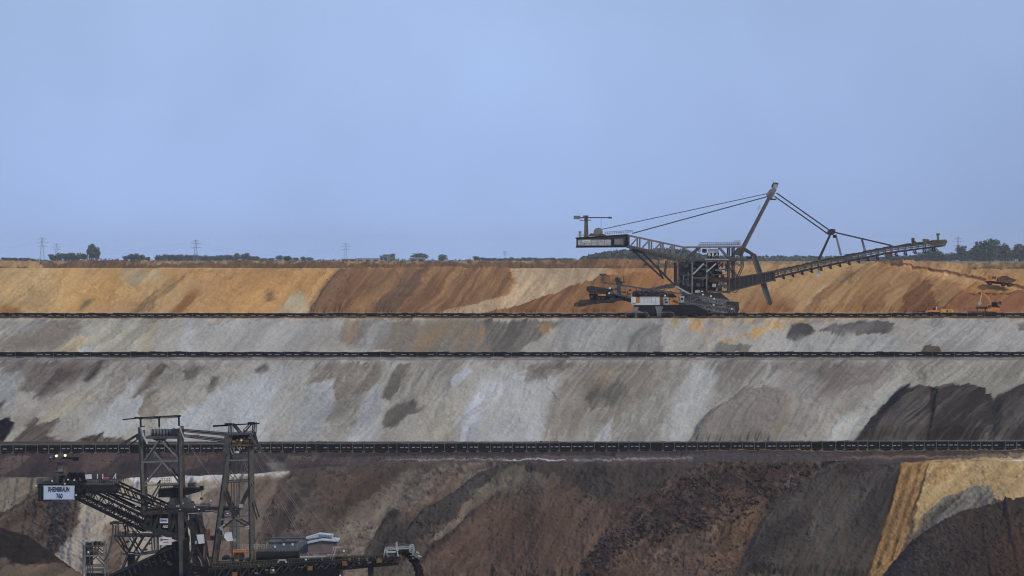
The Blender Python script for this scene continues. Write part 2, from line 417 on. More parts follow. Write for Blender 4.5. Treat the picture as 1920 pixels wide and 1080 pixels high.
# ---- A: ochre sand slope, then bench 1
def kA0(px):
    D = 1570.0; return D, zfor(crestA(px), D)
def kA1(px): return 1541.0, Z1
def kB(px): return 1398.0, Z1
patchA = [
    Pt([(-300, 495), (110, 500), (80, 590), (-300, 590)], (188, 154, 104), s=14, w=10),
    Pt([(0, 590), (0, 568), (30, 572), (50, 590)], (160, 112, 62), s=3),
    Pt([(110, 500), (300, 500), (260, 545), (180, 590), (90, 590)], (176, 134, 76), s=14, w=12, c2=(186, 148, 94)),
    Pt([(230, 503), (300, 503), (300, 524), (250, 534), (228, 530)], (184, 160, 120), s=6, w=5),
    Pt([(330, 515), (350, 520), (290, 565), (280, 585), (240, 590), (285, 550)], (140, 112, 74), s=6, w=5, h=-0.5),
    Pt([(160, 560), (175, 562), (155, 580), (145, 583)], (112, 94, 68), s=4, w=3),
    Pt([(360, 540), (380, 545), (340, 590), (315, 590)], (152, 106, 60), s=8, w=5),
    Pt([(300, 503), (480, 503), (480, 590), (340, 590), (390, 540)], (176, 132, 76), s=12, w=10, c2=(162, 118, 70), o=.7),
    Pt([(480, 503), (650, 503), (600, 550), (580, 590), (440, 590)], (184, 140, 84), s=12, w=10, c2=(168, 124, 74)),
    Pt([(525, 590), (543, 556), (560, 548), (578, 562), (590, 590)], (186, 168, 132), s=6, w=6),
    Pt([(500, 548), (520, 556), (515, 566), (498, 560)], (122, 98, 64), s=6, w=5),
    Pt([(645, 498), (700, 500), (960, 500), (966, 545), (940, 560), (890, 592), (575, 592), (600, 550), (620, 525)], (136, 100, 66), s=4, w=8, c2=(112, 80, 54), h=1.2, r=10),
    Pt([(640, 505), (662, 503), (650, 530), (612, 592), (580, 592), (600, 552), (618, 528)], (98, 78, 62), s=4, w=6, c2=(122, 92, 64), h=.8, r=8),
    Pt([(720, 520), (740, 515), (690, 560), (650, 592), (622, 592), (660, 560)], (108, 80, 58), s=9, w=8),
    Pt([(665, 560), (690, 552), (680, 592), (650, 592)], (170, 128, 74), s=6, w=6, o=.7),
    Pt([(770, 505), (810, 508), (780, 545), (740, 592), (680, 592), (730, 550)], (112, 86, 64), s=12, w=9),
    Pt([(958, 502), (1130, 500), (1130, 518), (1060, 538), (950, 578), (900, 592), (800, 592), (890, 574), (955, 552), (968, 530)], (184, 156, 120), s=3, w=3),
    Pt([(890, 592), (960, 572), (1060, 540), (1120, 520), (1210, 512), (1260, 520), (1260, 592)], (128, 86, 52), s=3, w=5, c2=(108, 74, 46), h=1.4, r=9),
    Pt([(1130, 500), (1330, 500), (1330, 592), (1160, 592), (1180, 530)], (162, 114, 66), s=10, w=9, c2=(140, 96, 56)),
    Pt([(1330, 495), (1560, 492), (1500, 540), (1480, 592), (1330, 592)], (166, 132, 88), s=12, w=10, c2=(150, 114, 72)),
    Pt([(1385, 592), (1400, 570), (1445, 555), (1480, 560), (1490, 592)], (138, 90, 56), s=10, w=8),
    Pt([(1500, 592), (1540, 540), (1600, 510), (1640, 494), (1700, 500), (1760, 525), (1820, 545), (1790, 575), (1760, 592)], (156, 120, 78), s=8, w=8, c2=(138, 102, 64), h=2.0, r=22),
    Pt([(1590, 508), (1605, 514), (1590, 540), (1580, 530)], (104, 84, 56), s=8, w=6),
    Pt([(1600, 592), (1610, 560), (1640, 530), (1660, 540), (1650, 592)], (140, 100, 62), s=12, w=8, o=.7),
    Pt([(1690, 592), (1692, 560), (1720, 528), (1740, 534), (1748, 560), (1772, 592)], (120, 82, 50), s=4, w=5),
    Pt([(1730, 500), (1925, 500), (2500, 500), (2500, 540), (1920, 536), (1860, 525), (1800, 512)], (166, 124, 78), s=4, w=5, c2=(146, 108, 66), h=1.0),
    Pt([(1640, 492), (1700, 495), (1740, 502), (1820, 518), (1920, 536), (2500, 600), (2500, 606), (1920, 542), (1820, 524), (1740, 508), (1640, 496)], (98, 64, 42), s=2, w=2.5, c2=(114, 74, 46), h=.8, r=4),
    Pt([(1640, 496), (1740, 508), (1820, 524), (1920, 542), (2500, 606), (2500, 612), (1920, 547), (1820, 529), (1740, 512)], (184, 142, 96), s=1.5, w=1.5),
    Pt([(1808, 545), (1830, 528), (1920, 547), (1920, 556), (1815, 556)], (166, 116, 66), s=3, w=3, h=1),
    Pt([(1740, 594), (1780, 570), (1806, 547), (1815, 554), (1890, 553), (1905, 545), (1925, 545), (2400, 545), (2400, 594)], (114, 72, 46), s=3, w=5, c2=(128, 84, 54), h=1.6, r=7),
    Pt([(1812, 553), (1895, 552), (1893, 556), (1815, 557)], (66, 46, 32), s=2, w=1.5),
    # bench 1 surface
    Pt([(-900, 588.6), (2900, 588.6), (2900, 600), (-900, 600)], (164, 138, 106), s=1.5, w=1),
    Pt([(-900, 590), (420, 590), (420, 600), (-900, 600)], (128, 116, 104), s=3, w=2, o=.8),
]
build_band('sand_slope', [kA0, kA1], [100], [(176, 140, 92), (164, 127, 84), (188, 158, 114)], patchA, E_SAND,
           relief=0.42, rough=0.25, nominal=1560, label='high ochre and brown sand slope behind the spreader', bulge=0.6, SA=0.5, RG=0.12, WB=1.8, drip=.12, tuck=(-8.0, -5.6))
build_band('upper_bench', [kA1, lambda px: (1397.9, Z1)], [20], [(164, 138, 106), (150, 128, 100), (172, 150, 118)], patchA[-2:], E_SLOPE,
           relief=0.06, nominal=1470, label='narrow sandy bench carrying the topmost conveyor', endfade=(.02, .02), ppc=3)
# ---- slope 2 and bench 2
def kC1(px): return 1379.6, Z2
def kC2(px): return 1277.0, Z2
patch2 = [
    Pt([(-300, 596), (2300, 596), (2300, 599.5), (-300, 599.5)], (176, 160, 134), s=1.5, w=2.5),
    Pt([(0, 662), (0, 628), (40, 620), (100, 600), (150, 599), (156, 615), (125, 645), (95, 662)], (114, 104, 94), s=8, w=7, c2=(130, 122, 112)),
    Pt([(0, 600), (90, 600), (60, 628), (20, 632), (0, 625)], (152, 147, 140), s=9, w=7),
    Pt([(100, 662), (132, 636), (150, 629), (165, 633), (166, 640), (150, 650), (148, 662)], (176, 162, 138), s=2.5, w=2, h=.9, r=7),
    Pt([(143, 662), (155, 650), (170, 651), (177, 662)], (184, 186, 190), s=3, w=2),
    Pt([(180, 610), (290, 600), (270, 662), (170, 662)], (166, 160, 146), s=10, w=8),
    Pt([(280, 600), (300, 602), (285, 662), (262, 662)], (162, 148, 124), s=6, w=5, o=.7),
    Pt([(350, 600), (372, 620), (355, 662), (330, 662)], (178, 180, 184), s=6, w=5),
    Pt([(395, 602), (425, 600), (420, 612), (400, 620)], (118, 112, 106), s=5, w=5),
    Pt([(370, 600), (640, 600), (600, 662), (370, 662)], (160, 158, 156), s=10, w=8, c2=(140, 136, 132)),
    Pt([(645, 602), (720, 601), (1000, 602), (985, 640), (965, 664), (760, 664), (700, 655), (655, 645), (633, 628)], (112, 105, 96), s=5, w=8, c2=(126, 116, 104)),
    Pt([(700, 604), (740, 600), (732, 625), (690, 664), (660, 664)], (150, 148, 144), s=7, w=6),
    Pt([(652, 603), (668, 603), (672, 622), (655, 645)], (160, 128, 88), s=6, w=6, o=.6),
    Pt([(795, 625), (840, 605), (845, 620), (810, 640), (795, 662), (770, 650)], (158, 128, 84), s=8, w=6, o=.5),
    Pt([(860, 612), (880, 605), (885, 625), (865, 650), (850, 660)], (150, 126, 88), s=8, w=6, o=.5),
    Pt([(900, 610), (912, 604), (905, 640), (888, 650)], (160, 128, 80), s=7, w=5, o=.5),
    Pt([(905, 600), (1060, 600), (1040, 612), (985, 645), (975, 664), (920, 664)], (108, 104, 98), s=5, w=6),
    Pt([(1010, 606), (1030, 602), (1040, 615), (1020, 625)], (168, 132, 86), s=6, w=4, o=.6),
    Pt([(1060, 600), (1250, 600), (1240, 664), (1040, 664)], (150, 150, 150), s=10, w=8, c2=(136, 134, 132)),
    Pt([(1180, 630), (1220, 605), (1240, 612), (1240, 664), (1175, 664)], (132, 128, 124), s=4, w=4),
    Pt([(1248, 601), (1300, 602), (1440, 600), (1560, 600), (1640, 600), (1500, 610), (1440, 622), (1415, 640), (1370, 642), (1330, 632), (1305, 632), (1290, 615), (1260, 616)], (188, 150, 92), s=5, w=9, c2=(160, 132, 90), k='blotch'),
    Pt([(1330, 664), (1352, 638), (1370, 648), (1410, 650), (1400, 664)], (128, 122, 116), s=3, w=4),
    Pt([(1474, 634), (1484, 610), (1500, 604), (1518, 606), (1528, 622), (1510, 634), (1494, 642)], (88, 84, 82), s=3, w=3, h=.8, r=8),
    Pt([(1532, 622), (1560, 610), (1600, 606), (1650, 600), (1680, 606), (1672, 622), (1640, 627), (1600, 628), (1560, 626)], (108, 103, 100), s=3, w=4, h=.6, r=7),
    Pt([(1560, 630), (1700, 630), (1700, 664), (1440, 664), (1460, 645)], (158, 158, 158), s=9, w=7),
    Pt([(1740, 602), (1925, 600), (1925, 664), (1720, 664)], (146, 144, 142), s=9, w=7, c2=(130, 126, 122)),
    Pt([(1724, 663), (1732, 650), (1745, 646), (1760, 650), (1767, 662)], (98, 90, 78), s=2, w=2, h=.8, r=6),
    Pt([(1910, 605), (1990, 602), (1990, 622), (1912, 622)], (112, 106, 100), s=5, w=4),
]
build_band('upper_grey_slope', [kB, kC1], [78], [(156, 151, 144), (140, 134, 127), (170, 168, 166)], patch2, E_SLOPE,
           relief=0.42, rough=0.3, nominal=1390, label='pale grey slope with ochre stains below the topmost conveyor', bulge=.3, SA=.7, RG=0.07, WB=1.6, drip=.26, CT=(.22, .26), tuck=(-8.0, -5.6))
patchB2 = [Pt([(-900, 664), (2900, 664), (2900, 676), (-900, 676)], (132, 122, 114), s=2, w=1, c2=(116, 104, 98))]
build_band('middle_bench', [kC1, lambda px: (1276.9, Z2)], [18], [(140, 132, 124), (126, 118, 112), (150, 142, 134)], patchB2, E_SLOPE,
           relief=0.06, nominal=1320, label='flat grey bench carrying the middle conveyor', endfade=(.02, .02), ppc=3)
# ---- slope 3 and bench 3
def kD1(px): return 1237.3, Z3
edge3 = interp([(-900, 905), (0, 897), (90, 896), (150, 902), (250, 897), (400, 891), (500, 886), (560, 880), (700, 869), (950, 866), (1250, 867), (1500, 865), (1700, 866), (1850, 864), (1920, 863), (2800, 862)])
def kD2(px):
    am = np.interp(px, [0, 500, 620], [6.5, 6.5, 2.0])
    e_ = edge3(px)+am*(fbm(px/48, px*0+2.2, 6, 4, .55)-.5)
    return F*(-Z3)/(e_-486.0), Z3
patch3 = [
    Pt([(-100, 672), (2300, 672), (2300, 676), (-100, 676)], (146, 138, 130), s=2, w=2),
    Pt([(-100, 700), (38, 692), (46, 712), (20, 768), (0, 770), (-100, 770)], (154, 156, 160), s=7, w=6),
    Pt([(0, 676), (80, 676), (45, 700), (0, 705)], (128, 122, 116), s=6, w=5),
    Pt([(72, 680), (120, 676), (200, 678), (150, 710), (95, 722), (64, 742), (40, 730), (48, 702)], (98, 88, 84), s=5, w=7, c2=(118, 108, 102)),
    Pt([(62, 745), (100, 700), (160, 690), (115, 735), (70, 752)], (88, 76, 72), s=6, w=6, o=.8),
    Pt([(180, 680), (193, 678), (178, 706), (160, 718), (154, 714)], (86, 78, 76), s=4, w=4),
    Pt([(200, 690), (320, 684), (290, 720), (240, 750), (200, 760)], (122, 114, 108), s=8, w=9, c2=(138, 132, 126)),
    Pt([(255, 735), (300, 680), (312, 686), (280, 728), (248, 748)], (108, 96, 86), s=6, w=5),
    Pt([(340, 698), (365, 684), (386, 684), (366, 704), (346, 708)], (106, 98, 94), s=5, w=4),
    Pt([(384, 728), (396, 708), (412, 706), (404, 730), (390, 738)], (114, 108, 100), s=5, w=4),
    Pt([(60, 800), (100, 765), (170, 728), (200, 735), (120, 780), (70, 815)], (152, 144, 128), s=7, w=6),
    Pt([(150, 822), (200, 770), (250, 712), (262, 720), (245, 745), (295, 738), (300, 768), (250, 800), (200, 822)], (164, 167, 174), s=7, w=7, c2=(150, 150, 150)),
    Pt([(260, 775), (272, 735), (300, 730), (300, 770), (285, 790)], (136, 128, 118), s=4, w=4),
    Pt([(300, 790), (345, 770), (440, 712), (485, 706), (500, 740), (490, 832), (340, 832), (300, 822)], (160, 165, 173), s=9, w=8, c2=(148, 148, 148)),
    Pt([(-60, 832), (-60, 796), (0, 792), (16, 786), (24, 800), (16, 815), (4, 832)], (36, 37, 42), s=3, w=4, h=1.5, r=9),
    Pt([(20, 836), (40, 806), (64, 790), (70, 800), (118, 782), (90, 812), (130, 836)], (78, 68, 62), s=4, w=8, c2=(92, 82, 74)),
    Pt([(128, 836), (165, 822), (190, 813), (222, 824), (300, 836)], (76, 66, 62), s=4, w=5, h=.8),
    Pt([(-60, 742), (0, 758), (10, 752), (0, 768), (-60, 780)], (70, 64, 64), s=3, w=3),
    Pt([(490, 676), (720, 676), (700, 740), (560, 832), (480, 832)], (156, 156, 156), s=9, w=10, c2=(144, 140, 134)),
    Pt([(480, 690), (500, 680), (502, 694), (484, 704)], (110, 104, 98), s=4, w=3),
    Pt([(480, 705), (540, 700), (500, 780), (490, 832), (440, 832)], (166, 170, 178), s=9, w=6, c2=(152, 154, 156)),
    Pt([(574, 718), (592, 680), (718, 678), (716, 700), (715, 715), (690, 735), (655, 742), (640, 756), (624, 735)], (130, 122, 112), s=5, w=8, c2=(118, 110, 100)),
    Pt([(575, 720), (624, 712), (626, 770), (590, 832), (540, 832)], (164, 166, 170), s=8, w=7),
    Pt([(610, 790), (630, 750), (680, 740), (672, 790), (640, 800)], (144, 138, 130), s=6, w=6),
    Pt([(690, 735), (722, 715), (716, 760), (708, 832), (640, 832), (670, 790)], (166, 167, 172), s=7, w=6),
    Pt([(718, 744), (735, 700), (750, 684), (772, 680), (768, 700), (740, 740), (732, 754)], (120, 113, 105), s=4, w=5),
    Pt([(775, 676), (890, 676), (860, 720), (800, 750), (740, 752)], (142, 136, 128), s=8, w=9, c2=(126, 120, 114)),
    Pt([(717, 792), (724, 770), (742, 756), (770, 750), (786, 750), (780, 765), (800, 762), (790, 772), (765, 778), (740, 800), (722, 800)], (110, 104, 98), s=3, w=4, h=-.5),
    Pt([(800, 746), (880, 735), (868, 785), (858, 832), (755, 832)], (152, 146, 136), s=9, w=8, c2=(142, 136, 128)),
    Pt([(845, 712), (880, 682), (885, 700), (850, 730)], (172, 176, 186), s=6, w=5),
    Pt([(874, 760), (895, 726), (950, 690), (1000, 700), (1040, 712), (1034, 760), (1020, 832), (860, 832), (866, 790)], (162, 165, 173), s=7, w=8, c2=(152, 150, 148)),
    Pt([(862, 832), (872, 775), (895, 735), (912, 740), (895, 790), (890, 832)], (176, 180, 192), s=4, w=4),
    Pt([(980, 705), (1000, 682), (1060, 676), (1082, 680), (1062, 694), (1025, 706), (985, 716)], (102, 96, 90), s=5, w=7, c2=(122, 114, 106)),
    Pt([(1070, 680), (1270, 678), (1230, 740), (1190, 760), (1180, 790), (1120, 800), (1060, 832), (1018, 832), (1034, 770), (1048, 720)], (142, 134, 124), s=5, w=9, c2=(126, 118, 110)),
    Pt([(1100, 735), (1125, 722), (1165, 726), (1175, 740), (1160, 755), (1140, 772), (1115, 765), (1095, 755)], (116, 109, 102), s=8, w=7),
    Pt([(1090, 720), (1130, 694), (1150, 700), (1135, 724)], (160, 142, 120), s=8, w=6, o=.7),
    Pt([(1110, 832), (1140, 795), (1152, 782), (1142, 832)], (176, 178, 184), s=4, w=4),
    Pt([(1160, 780), (1230, 745), (1255, 760), (1245, 800), (1200, 832), (1140, 832)], (152, 148, 140), s=8, w=7),
    Pt([(1240, 832), (1255, 780), (1270, 730), (1300, 696), (1340, 690), (1340, 720), (1320, 770), (1290, 832)], (164, 166, 170), s=6, w=7, c2=(152, 150, 146)),
    Pt([(1335, 676), (1440, 676), (1430, 720), (1380, 745), (1345, 750), (1338, 710)], (134, 130, 124), s=5, w=6, c2=(120, 112, 106)),
    Pt([(1286, 834), (1312, 790), (1335, 768), (1372, 750), (1394, 732), (1440, 728), (1470, 736), (1490, 756), (1480, 790), (1450, 834)], (114, 107, 100), s=3, w=5, c2=(126, 118, 112), h=2.0, r=16),
    Pt([(1440, 676), (1700, 676), (1680, 700), (1640, 735), (1590, 780), (1560, 790), (1520, 834), (1450, 834), (1480, 790), (1470, 735)], (124, 117, 111), s=6, w=10, c2=(138, 132, 126)),
    Pt([(1480, 680), (1690, 680), (1640, 715), (1560, 740), (1530, 770), (1540, 720)], (108, 99, 95), s=9, w=10, c2=(122, 112, 106), o=.9),
    Pt([(1485, 720), (1500, 702), (1530, 705), (1530, 740), (1500, 756), (1486, 750)], (146, 144, 140), s=9, w=7, o=.8),
    Pt([(1545, 834), (1570, 790), (1620, 782), (1600, 812), (1580, 834)], (164, 164, 160), s=5, w=6),
    Pt([(1600, 800), (1660, 740), (1690, 722), (1680, 760), (1620, 815)], (156, 155, 150), s=4, w=4, o=.7),
    Pt([(1690, 680), (1930, 676), (2300, 676), (2300, 740), (1920, 740), (1862, 744), (1840, 724), (1690, 726), (1676, 715)], (146, 142, 132), s=5, w=7, c2=(132, 127, 118)),
    Pt([(1740, 724), (1700, 700), (1705, 680), (1730, 680)], (120, 112, 104), s=7, w=5, o=.6),
    Pt([(1596, 834), (1612, 812), (1650, 768), (1680, 738), (1702, 724), (1714, 730), (1724, 726), (1745, 722), (1780, 726), (1810, 720), (1838, 726), (1856, 740), (1866, 752), (1856, 834)], (76, 68, 64), s=4, w=5, c2=(60, 54, 52), h=3.0, r=30),
    Pt([(1648, 770), (1690, 728), (1712, 732), (1690, 760), (1680, 780), (1660, 782)], (48, 45, 46), s=9, w=7, o=.9),
    Pt([(1744, 726), (1752, 724), (1758, 740), (1750, 780), (1740, 834), (1736, 834), (1742, 780)], (50, 46, 44), s=3, w=2, h=-1.0, r=5),
    Pt([(1625, 834), (1640, 812), (1700, 800), (1735, 806), (1736, 834)], (86, 78, 72), s=8, w=6, o=.8),
    Pt([(1856, 834), (1852, 790), (1858, 760), (1872, 740), (1900, 724), (1930, 716), (2040, 700), (2300, 700), (2300, 834)], (62, 56, 53), s=4, w=5, c2=(68, 62, 58), h=3.6, r=30),
    Pt([(1745, 726), (1790, 722), (1785, 790), (1745, 834), (1742, 834)], (80, 72, 68), s=12, w=6, o=.5),
]
build_band('lower_grey_slope', [kC2, kD1], [175], [(148, 144, 138), (134, 128, 121), (162, 161, 160)], patch3, E_SLOPE,
           relief=0.62, rough=0.3, nominal=1257, label='tall grey slope between the middle and the lower conveyor', bulge=.6, SA=.7, RG=0.09, WB=1.8, drip=.26, CT=(.30, .25), endfade=(.12, .12), tuck=(-8.0, -5.6))
patchB3 = [
    Pt([(-900, 825), (2900, 825), (2900, 910), (-900, 910)], (73, 60, 54), s=2, w=1, c2=(63, 50, 45)),
    Pt([(-900, 852), (560, 850), (530, 872), (500, 884), (250, 899), (100, 899), (-900, 910)], (67, 52, 47), s=5, w=4, c2=(55, 41, 38)),
    Pt([(0, 860), (30, 856), (60, 858), (20, 884), (0, 892)], (104, 88, 78), s=4, w=5, d=.35, o=.8),
    Pt([(60, 872), (110, 858), (150, 856), (120, 872), (70, 892), (50, 892)], (50, 38, 35), s=4, w=5, d=.35, o=.85),
    Pt([(160, 852), (225, 852), (210, 866), (180, 880), (150, 888)], (98, 80, 70), s=4, w=5, d=.35, o=.75),
    Pt([(225, 866), (290, 856), (340, 858), (300, 880), (240, 892), (215, 890)], (46, 35, 33), s=4, w=5, d=.35, o=.85),
    Pt([(345, 855), (400, 853), (380, 872), (340, 888), (325, 884)], (96, 78, 68), s=4, w=5, d=.35, o=.7),
    Pt([(400, 870), (450, 856), (500, 856), (470, 872), (430, 884), (395, 886)], (56, 43, 40), s=4, w=5, d=.35, o=.8),
    Pt([(500, 872), (520, 858), (570, 855), (600, 856), (560, 870), (540, 884), (515, 884)], (142, 132, 118), s=3, w=5, d=.4, o=.9),
    Pt([(500, 856), (600, 853), (585, 866), (548, 888), (530, 884)], (107, 96, 84), s=4, w=7, c2=(77, 64, 57)),
    Pt([(520, 855), (540, 852), (535, 866), (515, 868)], (50, 40, 38), s=4, w=4),
    Pt([(620, 850), (1300, 846), (1920, 842), (2900, 842), (2900, 848), (1300, 853), (620, 857)], (62, 49, 45), s=3, w=2),
    Pt([(600, 857), (1300, 853), (1700, 850), (1700, 861), (1300, 870), (600, 870)], (90, 77, 72), s=3, w=2.5, c2=(75, 62, 57)),
    Pt([(950, 860.8), (1060, 861.6), (1062, 863.6), (950, 863)], (190, 188, 188), s=1, w=1.2, o=.8),
    Pt([(720, 862), (950, 860), (950, 862), (760, 864)], (160, 154, 148), s=1.5, w=1.4, o=.7),
    Pt([(1070, 862), (1250, 859), (1330, 857), (1250, 862), (1080, 865)], (150, 144, 140), s=2, w=1.5, o=.8),
    Pt([(1300, 851), (1700, 850), (1640, 862), (1300, 866)], (77, 68, 65), s=3, w=2),
    Pt([(1560, 847), (1920, 844), (2900, 844), (2900, 853), (1920, 853), (1700, 857), (1560, 860)], (72, 57, 49), s=2, w=2),
    Pt([(1580, 858), (1700, 855), (1860, 852), (1925, 848), (2900, 848), (2900, 851), (1860, 855), (1700, 858), (1600, 861)], (142, 118, 90), s=2, w=1.5, o=.8),
    Pt([(1720, 868), (1740, 862), (1850, 857), (1925, 855), (2900, 855), (2900, 870)], (182, 152, 104), s=2, w=2),
    Pt([(1300, 845.5), (1925, 842.5), (2900, 842), (2900, 844), (1925, 844.3), (1300, 847)], (158, 128, 92), s=1, w=.6, o=.6),
]
build_band('lower_bench', [kD1, lambda px: (kD2(px)[0]-0.05, Z3)], [90], [(88, 76, 70), (78, 66, 60), (100, 88, 80)], patchB3, E_LOW,
           relief=0.28, rough=0.7, WB=2.0, nominal=1180, label='dark earth bench with haul track in front of the lower conveyor', endfade=(.02, .02), SK=0.3, RG=.16, HZ=.32, SA=.3)
